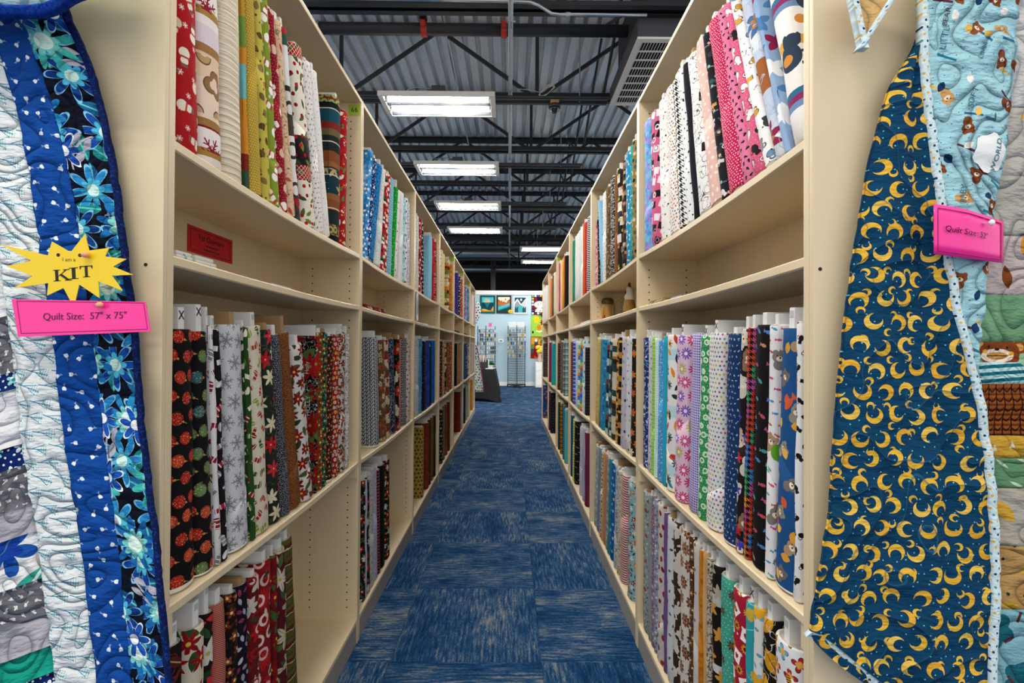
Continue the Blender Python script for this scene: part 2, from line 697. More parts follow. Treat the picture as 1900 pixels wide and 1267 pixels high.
def carpet_mat():
    m = new_mat('blue_carpet')
    x, y, z = objxyz()
    oi = CG.nodes.new('ShaderNodeObjectInfo')
    r = V(oi.outputs['Random'])
    xx, yy = x + r * 17.0, y + r * 31.0
    big = nz(xx * .3, yy, 7.0, 4.0, 0.0, .5)
    mid = nz(xx * .16, yy * 1.3, 70.0, 4.0, 3.0)
    fine = nz(xx * .12, yy, 520.0, 2.0, 5.0)
    patch = nz(xx, yy, 6.5, 3.0, 9.0)
    f = big * .30 + mid * .50 + fine * .42 + patch * .26 - .02
    c = ramp(f, [(.56, '06203f'), (.67, '113b66'), (.745, '285074'), (.815, '68727c'), (.91, '9a958f')], 'LINEAR')
    rib = lt(fr(y * (1 / .0048)), .25)
    c = mix(c, '0a2444', rib * .3)
    finish(c, .95, 0, .1)
    bump(fine + rib * -.4, .5, .004)
    return m


M_CARPET = carpet_mat()

# ------------------------------------------------------------------ floor of carpet tiles
TILE = .615
floor = tag(pbox('floor', plain('floor_slab', '23476f', .95), (-12, 12, -5, 21, -.14, -.012)), 'dark blue floor under the carpet tiles', 'floor', kind='structure')
h = .3072
tile_me = None
for j in range(-3, 24):
    y = 2.04 + TILE * (j + .5)
    for i in range(-3, 3):
        x = .14 + TILE * (i + .5)
        far = y > 8.2
        if not (i in (-2, -1, 0) or far): continue
        if abs(x) > .35 + .1 * y and far: continue
        if tile_me is None:
            b = .0016
            v = boxv(-h, h, -h, h, -.012, -b) [:4] + boxv(-h, h, -h, h, -.012, -b)[4:] + [(sx * (h - b), sy * (h - b), 0) for sx, sy in ((-1, -1), (1, -1), (1, 1), (-1, 1))]
            f = [(0, 1, 5, 4), (1, 2, 6, 5), (2, 3, 7, 6), (3, 0, 4, 7), (4, 5, 9, 8), (5, 6, 10, 9), (6, 7, 11, 10), (7, 4, 8, 11), (8, 9, 10, 11)]
            t = mobj('carpet_tile', v, f, M_CARPET, floor)
            tile_me = t.data
        else:
            t = link(bpy.data.objects.new('carpet_tile', tile_me), floor)
        t.location = (x, y, 0)
        t.rotation_euler = (0, 0, math.pi / 2 * ((i + j) % 2 + (2 if R.random() < .5 else 0)))

# ------------------------------------------------------------------ walls
def wall_mat(name, c, sc=3.0):
    m = new_mat(name)
    x, y, z = objxyz()
    n = nz(x, z, sc, 3.0)
    l = lin(c)
    finish(mix(tuple(q * .95 for q in l[:3]), tuple(min(1, q * 1.04) for q in l[:3]), n), .8, 0, .2)
    bump(nz(x, z, 120.0, 2.0), .1, .002)
    return m


WALL_Y = 16.2
tag(pbox('wall_back', wall_mat('pale_blue_paint', 'b0ccda'), (-4.4, 4.4, WALL_Y, WALL_Y + .14, 0, 2.95)), 'pale blue partition wall at the end of the aisle', 'wall', kind='structure')
tag(pbox('trim_1', M_WHITE, (-4.4, 4.4, WALL_Y - .03, WALL_Y + .17, 2.95, 3.08), bevel=.006), 'white cap rail along the top of the partition wall', 'trim', kind='structure')
tag(pbox('baseboard_back', M_WHITE, (-4.4, 4.4, WALL_Y - .018, WALL_Y, 0, .125), bevel=.004), 'white baseboard along the pale blue wall', 'baseboard', kind='structure')
tag(pbox('wall_far', wall_mat('dark_brown_paint', '1d1512'), (-7, 7, 20.4, 20.6, 0, 4.9)), 'dark brown warehouse wall beyond the partition', 'wall', kind='structure')

# ------------------------------------------------------------------ corrugated ceiling deck
def deck_mat():
    m = new_mat('galvanised_deck')
    x, y, z = objxyz()
    oi = CG.nodes.new('ShaderNodeObjectInfo')
    r = V(oi.outputs['Random'])
    n = nz(x + r * 9.0, y * .25, 2.4, 3.0)
    sp = nz(x, y, 45.0, 2.0)
    st = nz(x * 3.0 + r * 5.0, y * .06, 6.0, 2.0)
    c = ramp(n * .5 + sp * .2 + st * .3, [(.3, '8e9498'), (.40, 'cfd3d5'), (.52, 'f0f1f1'), (.68, 'ece2d8')], 'LINEAR')
    finish(c, .3, .25, .7)
    bump(nz(x, y * .5, 5.0, 3.0) + nz(x, y, 16.0, 2.0) * .25, .35, .02)
    return m


M_DECK = deck_mat()
DECK_Z = 4.865
ceiling = empty('ceiling', (0, 0, DECK_Z))
tag(ceiling, 'corrugated galvanised steel deck above the open joists', 'ceiling', kind='structure')
P = .1524
prof = []
for k in range(6):
    b = k * P
    prof += [(b, 0), (b + .091, 0), (b + .101, .052), (b + .140, .052)]
prof += [(6 * P, 0)]
n = len(prof)
deck_me = None
for i in range(-6, 6):
    if deck_me is None:
        ys = [0, 6, 12, 18.4]
        v = [(p[0], y, p[1]) for y in ys for p in prof] + [(p[0], y, p[1] + .003) for y in ys for p in prof]
        N = n * len(ys)
        f = []
        for a in range(len(ys) - 1):
            for k in range(n - 1):
                q = (a * n + k, a * n + k + 1, (a + 1) * n + k + 1, (a + 1) * n + k)
                f.append(q[::-1]); f.append(tuple(w + N for w in q))
        d = mobj('deck_panel', v, f, M_DECK, ceiling)
        deck_me = d.data
    else:
        d = link(bpy.data.objects.new('deck_panel', deck_me), ceiling)
    d.location = (i * P * 6 + .1, 2.0, .004 * ((i * 7) % 3))

# ------------------------------------------------------------------ open web joists
CH_Z, TOP_Z = 4.05, 4.80
JY = [4.1 + 1.5 * k for k in range(11)]


def joist(y):
    o = empty('steel_joist', (0, y, 0))
    X0, X1 = -5.0, 5.0
    for nm, z0, z1 in (('bottom_chord', CH_Z, CH_Z + .075), ('top_chord', TOP_Z - .02, TOP_Z + .055)):
        m = MB()
        if z0 < 4.3:
            m.box(X0, X1, -.075, -.012, z0, z0 + .008).box(X0, X1, .012, .075, z0, z0 + .008)
            m.box(X0, X1, -.02, -.012, z0, z1).box(X0, X1, .012, .02, z0, z1)
        else:
            m.box(X0, X1, -.075, -.012, z1 - .008, z1).box(X0, X1, .012, .075, z1 - .008, z1)
            m.box(X0, X1, -.02, -.012, z0, z1).box(X0, X1, .012, .02, z0, z1)
        m.build(nm, M_BLACKSTEEL, o)
    bn = [-4.1, -1.9, .3, 2.5, 4.7]
    tn = [-3.0, -.8, 1.4, 3.6]
    for a in bn:
        MB().box(a - .02, a + .02, -.011, .011, CH_Z + .03, TOP_Z).build('web_post', M_BLACKSTEEL, o)
        for b in tn:
            if abs(a - b) < 1.3:
                d = .11 if b > a else -.11
                p0, p1 = Vector((a + d * .4, 0, CH_Z + .04)), Vector((b - d * .4, 0, TOP_Z))
                w = Vector((p1.z - p0.z, 0, -(p1.x - p0.x))).normalized() * .021
                v = []
                for yy in (-.011, .011):
                    for p, s in ((p0, -1), (p0, 1), (p1, 1), (p1, -1)):
                        v.append((p.x + w.x * s, yy, p.z + w.z * s))
                MB().add(v, BOXF).build('web_diagonal', M_BLACKSTEEL, o)
    return o


ORD = ['nearest', 'second', 'third', 'fourth', 'fifth', 'sixth', 'seventh', 'eighth', 'ninth', 'tenth', 'eleventh']
for k, y in enumerate(JY):
    tag(joist(y), 'black open web steel joist, ' + (ORD[k] + ' along the ceiling' if k else 'nearest one, crossing above the sprinkler pipe'), 'joist', 'open web ceiling joists')
BRX = .98
for k in range(6):
    y0, y1 = JY[k], JY[k + 1]
    m = MB()
    m.tube((BRX, y0 + .085, CH_Z + .05), (BRX, y1 - .085, TOP_Z), .016, 6)
    o = empty('cross_bridging', (0, 0, 0))
    m.build('brace_bar', M_BLACKSTEEL, o)
    MB().tube((BRX + .06, y0 + .085, TOP_Z), (BRX + .06, y1 - .085, CH_Z + .05), .016, 6).build('brace_bar', M_BLACKSTEEL, o)
    tag(o, 'black crossed bridging bars between the ' + ORD[k] + ' and ' + ORD[k + 1] + ' joists', 'brace', 'cross bridging between joists')

# ------------------------------------------------------------------ bookcases
AL, AR, Y0L, Y0R, WB, DEPTH = .6444, .5534, .945, .918, 1.235, .262
TOPZ, S1, S2, S3, SB = 2.349, 1.675, 1.4515, .781, .106
TH = .018
SAG = {S1: .012, S2: .006, S3: .011, SB: .0}


def shelf_z(level, y, y0):
    """top of a shelf (they sag in the middle) at distance y inside the bay that starts at y0"""
    t = min(1, max(0, (y - y0) / WB))
    return level - SAG[level] * (1 - (2 * t - 1) ** 2)


HOLE_ME = {}


def bookcase(side, k, last):
    s = -1 if side == 'left' else 1
    fx = -AL if side == 'left' else AR
    y0 = (Y0L if side == 'left' else Y0R) + k * WB
    o = empty('bookcase', (fx, y0, 0))
    X = lambda d0, d1: (min(s * d0, s * d1), max(s * d0, s * d1))       # depth into the case
    def B(nm, d0, d1, ya, yb, za, zb, mat=M_CREAM, bev=.0022):
        a, b = X(d0, d1)
        return pbox(nm, mat, (a, b, ya, yb, za, zb), o, bevel=bev)
    for ya in (0.0005, WB - TH - .0005):
        B('side_panel', 0, DEPTH, ya, ya + TH, 0, TOPZ)
    B('back_panel', DEPTH - .009, DEPTH, TH, WB - TH, .05, TOPZ - .005, bev=0)
    B('top_panel', .0005, DEPTH - .009, TH, WB - TH, TOPZ - TH, TOPZ - .001)
    B('toe_kick', .003, .021, TH, WB - TH, 0, SB - .02, M_KICK)
    for lv in (S1, S2, S3, SB):
        m = MB()
        ys = [TH + (WB - 2 * TH) * i / 8 for i in range(9)]
        x0, x1 = X(.001, DEPTH - .009)
        v, th = [], .021
        for y in ys:
            z = shelf_z(lv, y0 + y, y0)
            f_, g_ = (x0, x1)
            fe = x1 if s < 0 else x0          # front edge
            bk = x0 if s < 0 else x1
            c = .003 * s
            v += [(fe + c, y, z), (fe, y, z - .003), (fe, y, z - th + .003), (fe + c, y, z - th), (bk, y, z - th), (bk, y, z)]
        f = []
        for i in range(8):
            for q in range(6):
                a, b = i * 6 + q, i * 6 + (q + 1) % 6
                f.append((a, b, b + 6, a + 6) if s > 0 else (a, a + 6, b + 6, b))
        f += [tuple(range(6)), tuple(range(53, 47, -1))]
        m.add(v, f).build('shelf', M_CREAM, o)
    for ya in (TH, WB - TH - .016):
        B('cleat', .004, .09, ya, ya + .016, S3 - .021 - .05, S3 - .0215)
    # rows of peg holes on both side panels
    key = (side, 0)
    if key not in HOLE_ME:
        m = MB()
        for d in (.045, .205):
            for z0, z1 in ((SB + .05, S3 - .1), (S3 + .03, S2 - .05), (S2 + .03, S1 - .05), (S1 + .03, TOPZ - .05)):
                q = z0
                while q < z1:
                    for yy, e in ((WB - TH - .0005, -1), (TH + .0005, 1)):
                        v = [(s * d + .0033 * math.cos(t), yy + e * .0006, q + .0033 * math.sin(t)) for t in [math.pi / 3 * i for i in range(6)]]
                        m.add(v, [tuple(range(6)) if e < 0 else tuple(range(5, -1, -1))])
                    q += .032
        ho = m.build('peg_holes', M_HOLE, o)
        HOLE_ME[key] = ho.data
    else:
        ho = link(bpy.data.objects.new('peg_holes', HOLE_ME[key]), o)
    ho['kind'] = 'stuff'
    ho['label'] = 'rows of small dark shelf pin holes'
    return o


for side, cnt in (('left', 7), ('right', 6)):
    for k in range(cnt):
        tag(bookcase(side, k, k == cnt - 1), 'cream shelf unit left of the aisle, '.replace('left', side) + ('nearest one' if k == 0 else ORD[k] + ' from the front' if k < cnt - 1 else 'last before the open floor'), 'bookcase', 'cream bookcases of the ' + side + ' row')
    s = -1 if side == 'left' else 1
    fx = -AL if side == 'left' else AR
    y0 = Y0L if side == 'left' else Y0R
    a, b = sorted((fx, fx + s * .54))
    ep = empty('end_panel', ((a + b) / 2, y0 - .006, 0))
    pbox('panel_board', M_CREAM, (a - (a + b) / 2, b - (a + b) / 2, -.006, .006, 0, TOPZ), ep, bevel=.002)
    px, py = (270, 491) if side == 'left' else (1522, 499)
    p = at(px, py, y0 - .0125)
    MB().tube((p.x - (a + b) / 2, -.0064, p.z), (p.x - (a + b) / 2, -.0056, p.z), .0035, 10).build('screw_hole', M_HOLE, ep)
    tag(ep, 'cream end panel of the ' + side + ' shelf row behind the ' + ('blue floral' if side == 'left' else 'moon print') + ' quilt', 'panel')

# ------------------------------------------------------------------ fluorescent fixtures on struts
def emit_mat():
    m = new_mat('fluorescent_tube')
    CG.bsdf.inputs['Base Color'].default_value = (1, 1, 1, 1)
    CG.bsdf.inputs['Emission Color'].default_value = (1.0, .955, .885, 1)
    CG.bsdf.inputs['Emission Strength'].default_value = TUBE_STRENGTH
    return m


M_TUBE = emit_mat()
M_REFL = plain('reflector_aluminium', '9a9ca0', .18, .8, .6)
LZ = 3.876
FIX = None


def fixture():
    o = empty('fluorescent_fixture', (0, 0, 0))
    L, W, H = 1.22, .49, .042
    m = MB()
    m.box(-L / 2, L / 2, 0, .022, 0, H).box(-L / 2, L / 2, W - .022, W, 0, H)
    m.build('housing_rail', M_WHITEMETAL, o)
    for sx in (-1, 1):
        pbox('end_plate', M_WHITEMETAL, (min(sx * L / 2, sx * (L / 2 - .05)), max(sx * L / 2, sx * (L / 2 - .05)), .022, W - .022, 0, H), o, bevel=.003)
    # folded reflector above the tubes
    prof = [(.022, .004), (.06, .03), (.115, .037), (.17, .03), (.245, .008), (.32, .03), (.375, .037), (.43, .03), (W - .022, .004)]
    v = [(x, y, z) for x in (-L / 2 + .05, L / 2 - .05) for y, z in prof]
    n = len(prof)
    v += [(x, y, z + .004) for (x, y, z) in v]
    f = []
    for k in range(n - 1):
        f.append((k, k + 1, n + k + 1, n + k))
        f.append((2 * n + k, 3 * n + k, 3 * n + k + 1, 2 * n + k + 1))
    mobj('reflector', v, f, M_REFL, o)
    pbox('top_cover', M_WHITEMETAL, (-L / 2, L / 2, .0, W, H, H + .006), o)
    for y in (.14, .35):
        t = MB().tube((-L / 2 + .06, y, .017), (L / 2 - .06, y, .017), .015, 12).build('lamp_tube', M_TUBE, o, smooth=True)
        for sx in (-1, 1):
            MB().tube((sx * (L / 2 - .075), y, .017), (sx * (L / 2 - .05), y, .017), .0165, 10).build('tube_cap', M_WHITEMETAL, o)
    pbox('ballast_box', M_DARKGREY, (-.05, .09, .0, .11, H + .006, H + .066), o, bevel=.004)
    MB().path([(-.05, .06, H + .05), (-.12, .06, H + .065), (-.22, .06, H + .072), (-.3, .06, H + .05), (-.34, .06, H + .006)], .006, 6).build('feed_cable', M_GALV, o, smooth=True)
    return o


def copy_tree(o, parent=None):
    c = link(o.copy(), parent)
    for ch in [x for x in o.children]: copy_tree(ch, c)
    return c


LX = -.77
spots = [(LX, 5.17 + 1.955 * k, 'row above the left shelves, ' + w) for k, w in enumerate(('nearest and largest in view', 'second from the front', 'third from the front', 'farthest'))]
spots += [(.89, 13.16, 'above the right shelves, the nearer of two'), (.97, 15.2, 'above the right shelves, the farther of two')]
spots += [(LX, 5.17 - 1.955 * k, 'row above the left shelves, ' + w) for k, w in ((1, 'overhead in front'), (2, 'directly above the aisle mouth'), (3, 'behind the aisle mouth'))]
for rx, nm in ((-4.0, 'left'), (3.0, 'right')):
    spots += [(rx, 5.17 + 1.955 * 1.5 * k, 'over the neighbouring %s aisle, %s' % (nm, ORD[k + 1])) for k in range(-1, 3)]
for k, (x, y, lab) in enumerate(spots):
    if FIX is None: FIX = o = fixture()
    else: o = copy_tree(FIX)
    o.location = (x, y, LZ)
    if abs(x) > 2 or y < 5 or y > 15:
        for sx in (-.45, .45):
            MB().tube((sx, .3, .0485), (sx, .3, DECK_Z - LZ + .002), .005, 6).build('hanger_rod', M_GALV, o)
    tag(o, 'white fluorescent strip light ' + lab, 'light', 'fluorescent strip lights')

for k, y in enumerate([5.17, 7.125, 9.08, 11.035, 13.16, 15.2]):
    o = empty('strut_channel', (0, y + .14, LZ + .0485))
    m = MB()
    X0, X1 = (-2.9, 1.05)
    m.box(X0, X1, 0, .045, 0, .004).box(X0, X1, 0, .004, 0, .03).box(X0, X1, .041, .045, 0, .03).box(X0, X1, 0, .016, .027, .03).box(X0, X1, .029, .045, .027, .03)
    m.build('channel_rail', M_DARKGREY, o)
    MB().box(X0, X1, .1, .104, 0, .03).box(X0, X1, .1, .145, 0, .004).box(X0, X1, .141, .145, 0, .03).build('channel_rail', M_DARKGREY, o)
    for x in (-2.4, .75):
        MB().tube((x, .07, .0), (x, .07, TOP_Z - LZ - .1), .006, 6).build('hanger_rod', M_GALV, o)
    tag(o, 'dark metal strut crossing the ceiling, carrying the ' + ORD[k] + ' row of strip lights', 'strut', 'ceiling light struts')

# ------------------------------------------------------------------ pipes, conduits, duct, camera, air unit
p = empty('sprinkler_pipe', (0, 4.5, 4.14))
MB().tube((-4.5, 0, 0), (1.06, 0, 0), .052, 20).build('pipe_run', M_BLACKSTEEL, p, smooth=True)
for x in (-.78, -.06):
    o = MB().tube((x - .026, 0, 0), (x + .026, 0, 0), .064, 18).build('pipe_coupling', M_RED, p)
    MB().box(x - .02, x + .02, -.1, -.05, -.028, .028).build('coupling_lug', M_RED, p, bevel=.006)
MB().tube((-.78, -.03, .06), (-.8, -.28, .2), .034, 12).build('branch_pipe', M_BLACKSTEEL, p, smooth=True)
MB().tube((-.795, -.2, .155), (-.8, -.26, .19), .055, 16).build('pipe_coupling', M_RED, p)
m = MB()
m.path([(-1.72, -.07 * math.cos(t), -.07 * math.sin(t)) for t in [math.pi * (i / 10 - .5) * 1.3 + math.pi * .5 for i in range(11)]], .008, 6)
m.box(-1.728, -1.712, -.012, .012, .06, .5)
m.build('hanger_strap', M_GALV, p)
tag(p, 'thick black sprinkler pipe with red couplings crossing below the ceiling deck', 'pipe')

o = empty('conduit', (.0, 0, 0))
MB().tube((.0, 2.0, 4.0245), (-.0, 17.5, 4.0245), .0215, 14).build('conduit_tube', M_GALV, o, smooth=True)
for y in (4.17, 7.3, 10.4):
    MB().tube((0, y, 4.0245), (0, y + .1, 4.0245), .0225, 14).build('conduit_coupling', M_GALV, o)
    MB().tube((.015, y + .03, 4.0245), (.04, y + .03, 4.0245), .006, 8).build('set_screw', M_GALV, o)
tag(o, 'long galvanised conduit running straight down the aisle under the joists', 'conduit')
o = empty('conduit', (0, 0, 0))
pts = [at(x, y, 3.98) for x, y in ((600, -5), (860, 1), (960, 3), (984, 4), (998, 9), (1012, 18), (1024, 25), (1038, 27), (1055, 26.5), (1200, 28))]
MB().path(pts, .0125, 10).build('conduit_tube', M_GALV, o, smooth=True)
MB().tube(at(1050, 26.5, 3.98), at(1058, 26.5, 3.98), .017, 12).build('conduit_coupling', M_GALV, o)
tag(o, 'thin bent conduit along the nearest joist by the air unit', 'conduit')
o = empty('conduit', (-.62, 0, 0))
MB().tube((0, 2.4, 4.222), (0.02, 9.0, 4.222), .0095, 8).build('conduit_tube', M_GALV, o, smooth=True)
tag(o, 'slim pale conduit running lengthwise left of the long conduit', 'conduit')
for y, z, r, lab in ((16.9, 4.41, .19, 'wide galvanised spiral duct crossing the far ceiling'), (18.4, 4.1, .1, 'narrow galvanised duct crossing beyond the partition wall')):
    o = empty('spiral_duct', (0, y, z))
    MB().tube((-5, 0, 0), (5, 0, 0), r, 24).build('duct_tube', M_GALV, o, smooth=True)
    for i in range(-12, 13, 2):
        MB().tube((i * .4, 0, 0), (i * .4 + .02, 0, 0), r + .006, 24).build('duct_seam', M_GALV, o)
    for x in (-2.2, .6, 2.4):
        MB().tube((x, 0, r), (x, 0, DECK_Z - z), .006, 6).build('hanger_rod', M_GALV, o)
    tag(o, lab, 'duct')
o = empty('steel_column', (-.58, 18.0, 0))
MB().tube((0, 0, 0), (0, 0, 4.7), .09, 16).build('column_shaft', plain('grey_column', '4a4a4c', .6), o, smooth=True)
MB().box(-.13, .13, -.13, .13, 4.6, 4.7).build('column_cap', M_BLACKSTEEL, o)
tag(o, 'grey steel column rising behind the partition wall', 'column')
o = empty('wire_coil', (0, 5.42, 0))
c = at(1015, 167, 5.42)
for k in range(3):
    pts = [(c.x + math.cos(t) * (.075 + .006 * k) + math.sin(t) * .02, .01 * k + .01 * math.sin(3 * t), c.z + math.sin(t) * (.055 - .008 * k) + math.cos(t) * .04) for t in [math.pi * 2 * i / 24 for i in range(25)]]
    MB().path(pts, .0035, 5).build('wire_loop', M_WHITEMETAL, o, smooth=True)
pts = [at(x, y, 5.42) - Vector((0, 5.42, 0)) for x, y in ((1002, 172), (990, 168), (975, 166), (962, 165))]
MB().path(pts, .003, 5).build('wire_tail', M_WHITEMETAL, o, smooth=True)
tag(o, 'coil of white cable tied up beside the joist near the dome camera', 'cable')
c = at(1029, 186, 5.35)
o = empty('security_camera', (c.x, c.y, LZ + .0485 - .0305))
MB().box(-.045, .045, -.03, .03, -.02, .03).build('mount_block', plain('raw_wood_block', 'b58a5a', .8), o, bevel=.004)
MB().lathe([(.066, -.02), (.068, -.03), (.066, -.05), (.05, -.055)], n=24).build('camera_base', M_BLACKSTEEL, o, smooth=True)
MB().lathe([(.054, -.05), (.052, -.072), (.03, -.092), (.025, -.104), (.004, -.108)], n=20).build('camera_dome', plain('smoked_dome', '121316', .08, 0, .7), o, smooth=True)
tag(o, 'black dome security camera on a small wooden block under the ceiling strut', 'camera')

o = empty('air_unit', (1.07, 4.18, 3.88))
Wd, Ln = .86, 1.17
MB().box(0, Wd, 0, Ln, .012, .17).build('unit_case', M_DARKGREY, o, bevel=.006)
MB().box(.08, Wd - .08, .12, Ln - .05, .17, .72).build('duct_box', M_BLACKSTEEL, o)
m = MB()
m.box(.0, .05, 0, Ln, -.006, .012).box(Wd - .05, Wd, 0, Ln, -.006, .012).box(.05, Wd - .05, 0, .055, -.006, .012).box(.05, Wd - .05, Ln - .05, Ln, -.006, .012)
m.build('grille_frame', M_WHITEMETAL, o)
pbox('grille_back', plain('grille_shadow', '17181a', .9), (.05, Wd - .05, .055, Ln - .05, .0095, .0115), o)
rows = 8
step = (Ln - .105) / rows
for k in range(1, rows):
    y = .055 + k * step
    pbox('grille_crossbar', M_WHITEMETAL, (.05, Wd - .05, y - .008, y + .008, -.005, .004), o)
sl = None
for k in range(30):
    x = .058 + k * (Wd - .116) / 29
    if sl is None:
        b = pbox('louvre_slat', M_WHITEMETAL, (-.0022, .0022, .055, Ln - .05, -.002, .003), o); sl = b.data
    else: b = link(bpy.data.objects.new('louvre_slat', sl), o)
    b.location = (x, 0, 0)
tag(o, 'dark grey ceiling air unit with a white slatted grille above the right shelves', 'air vent')

# ------------------------------------------------------------------ bolts of fabric
M_LAYERS = plain('rolled_fabric_edges', 'd6d0c6', .9, grain=.25, gscale=160)


def fabric_mesh(t, w, h, seed, ou=0.0, tn=0.0, tf=0.0):
    """tn / tf: how much the -y / +y face is pressed in at the top end"""
    rr = random.Random(seed)
    c = min(t * .45, .024)
    pts = []
    na = 8
    for k in range(na + 1):                       # spine (+x)
        a = -math.pi / 2 + math.pi * k / na
        pts.append((w / 2 - c + c * math.cos(a) ** .9 if math.cos(a) > 1e-6 else w / 2 - c, t / 2 * math.sin(a)))
    for k in range(1, 3): pts.append((w / 2 - c - (w - 2 * c) * k / 3, t / 2))
    for k in range(na + 1):
        a = math.pi / 2 + math.pi * k / na
        pts.append((-w / 2 + c - c * abs(math.cos(a)) ** .9, t / 2 * math.sin(a)))
    for k in range(1, 3): pts.append((-w / 2 + c + (w - 2 * c) * k / 3, -t / 2))
    n = len(pts)
    s = [0.0]
    for k in range(n): s.append(s[-1] + math.dist(pts[k], pts[(k + 1) % n]))
    s0 = (s[0] + s[na]) / 2
    def press(y, z):
        return y * (1 - (tn + tf) / t * z / h) + (tn - tf) / 2 * z / h
    zs = [0, .005, .06, .13, .2, .28, .36, .43, h - .03, h - .004, h]
    v, uv = [], []
    fi = rr.random() * 10
    for z in zs:
        ins = .003 if z == 0 else (.0025 if z == h else 0)
        for k in range(n + 1):
            x, y = pts[k % n]
            wob = .0016 * math.sin(z * 23 + fi + k * .7) + .001 * math.sin(z * 61 + fi * 3 + k)
            kx = 1 - ins * 2 / w + wob * (.35 if 0 < z < h else 0) / w * 4
            ky = 1 - ins * 2 / t + wob / t * .7
            v.append((x * kx, press(y * ky, z), z))
            uv.append([s[k] - s0 + ou, z])
    f, mi = [], []
    m = n + 1
    for i in range(len(zs) - 1):
        for k in range(n):
            f.append((i * m + k, i * m + k + 1, (i + 1) * m + k + 1, (i + 1) * m + k)); mi.append(0)
    # rolled layers on the top end
    last = (len(zs) - 1) * m
    prev = [last + k for k in range(n)]
    for sc, dz in ((.86, -.001), (.84, -.006), (.6, -.002), (.56, -.006), (.3, -.004)):
        b = len(v)
        for k in range(n):
            x, y = pts[k]
            v.append((x * (1 - (1 - sc) * t / w * 1.0), press(y * sc, h), h + dz)); uv.append([s[k], h])
        for k in range(n):
            f.append((prev[k], prev[(k + 1) % n], b + (k + 1) % n, b + k)); mi.append(1)
        prev = [b + k for k in range(n)]
    f.append(tuple(prev)); mi.append(1)
    f.append(tuple(range(n - 1, -1, -1))); mi.append(1)
    return v, f, uv, mi, pts, s, s0, press


def flap_mesh(pts, s, s0, h, c0, sl, ou, press):
    """loose end of the cloth wrapped round the spine, cut on a slant"""
    n = len(pts)
    v, uv = [], []
    idx = [k for k in range(0, 9)]
    rows = 5
    cols = []
    for q, k in enumerate(idx):
        x, y = pts[k]
        nx, ny = x - (pts[4][0] - .05), y
        L = math.hypot(nx, ny) or 1
        u = s[k] - s0 if k < n - 2 else s[k] - s[-1] - s0
        top = max(.06, min(h - .02, h * (c0 + sl * (q / 8 - .5))))
        cols.append((x + nx / L * .0015, y + ny / L * .0015, u, top))
    for x, y, u, top in cols:
        for r in range(rows):
            z = .004 + (top - .004) * r / (rows - 1)
            v.append((x, press(y, z), z)); uv.append([u + ou + .003, z + .004])
    f = []
    for q in range(len(cols) - 1):
        for r in range(rows - 1):
            a = q * rows + r
            f.append((a, a + rows, a + rows + 1, a + 1))
    m = len(v)      # give it thickness
    v2 = [(x - .0011 * (1 if x > 0 else 0), y * .985, z) for x, y, z in v]
    f += [tuple(m + i for i in q[::-1]) for q in f]
    e = [q * rows + rows - 1 for q in range(len(cols))]
    f += [(e[i], e[i + 1], m + e[i + 1], m + e[i]) for i in range(len(e) - 1)]
    return v + v2, f, uv + uv


SHELFNAME = {S1: 'top', S3: 'middle', SB: 'bottom'}
BAY = ['nearest', 'second', 'third', 'fourth', 'fifth', 'sixth', 'last']
NB = [0]
SPINE = .012


# columns where the unit joints stand, measured for each row
JOINTS = {'left': [322, 669, 769, 815.5, 842.5, 861, 874.5, 883.5], 'right': [1494, 1181, 1095.5, 1056, 1036, 1023.8, 1013]}


def recol(side, k, x, X, z):
    """column x, read between two measured joints, moved to the same fraction between the built joints"""
    J = JOINTS[side]
    y0 = (Y0L if side == 'left' else Y0R) + k * WB
    def col(y):
        p = Vector((X, y, z - EYE))
        return IMW / 2 + FPX * AX.dot(p) / -AZ.dot(p)
    a, b = col(y0 + (TH if k == 0 else 0)), col(y0 + WB)
    return a + (x - J[k]) / (J[k + 1] - J[k]) * (b - a)


def extent(side, k, lv, x0, x1, lean, spec, desc, o={}):
    """near and far edge (distance) of a bolt on its shelf, from the columns it stands between"""
    s = -1 if side == 'left' else 1
    fx = (-AL if side == 'left' else AR) + s * (SPINE + o.get('in', 0))
    y0 = (Y0L if side == 'left' else Y0R) + k * WB
    front = -AL if side == 'left' else AR
    fx += s * .011                       # the faces meet a little behind the spines
    x0, x1 = recol(side, k, x0, front, lv + .05), recol(side, k, x1, front, lv + .05)
    ya, yb = sorted((depth_y(x0, fx, lv + o.get('mz', .05)), depth_y(x1, fx, lv + o.get('mz', .05))))
    ya, yb = max(ya, y0 + TH + .003), min(yb, y0 + WB - TH - .003)
    tmax = o.get('tm', .088)
    if yb - ya > tmax: ya = yb - tmax
    return ya, yb


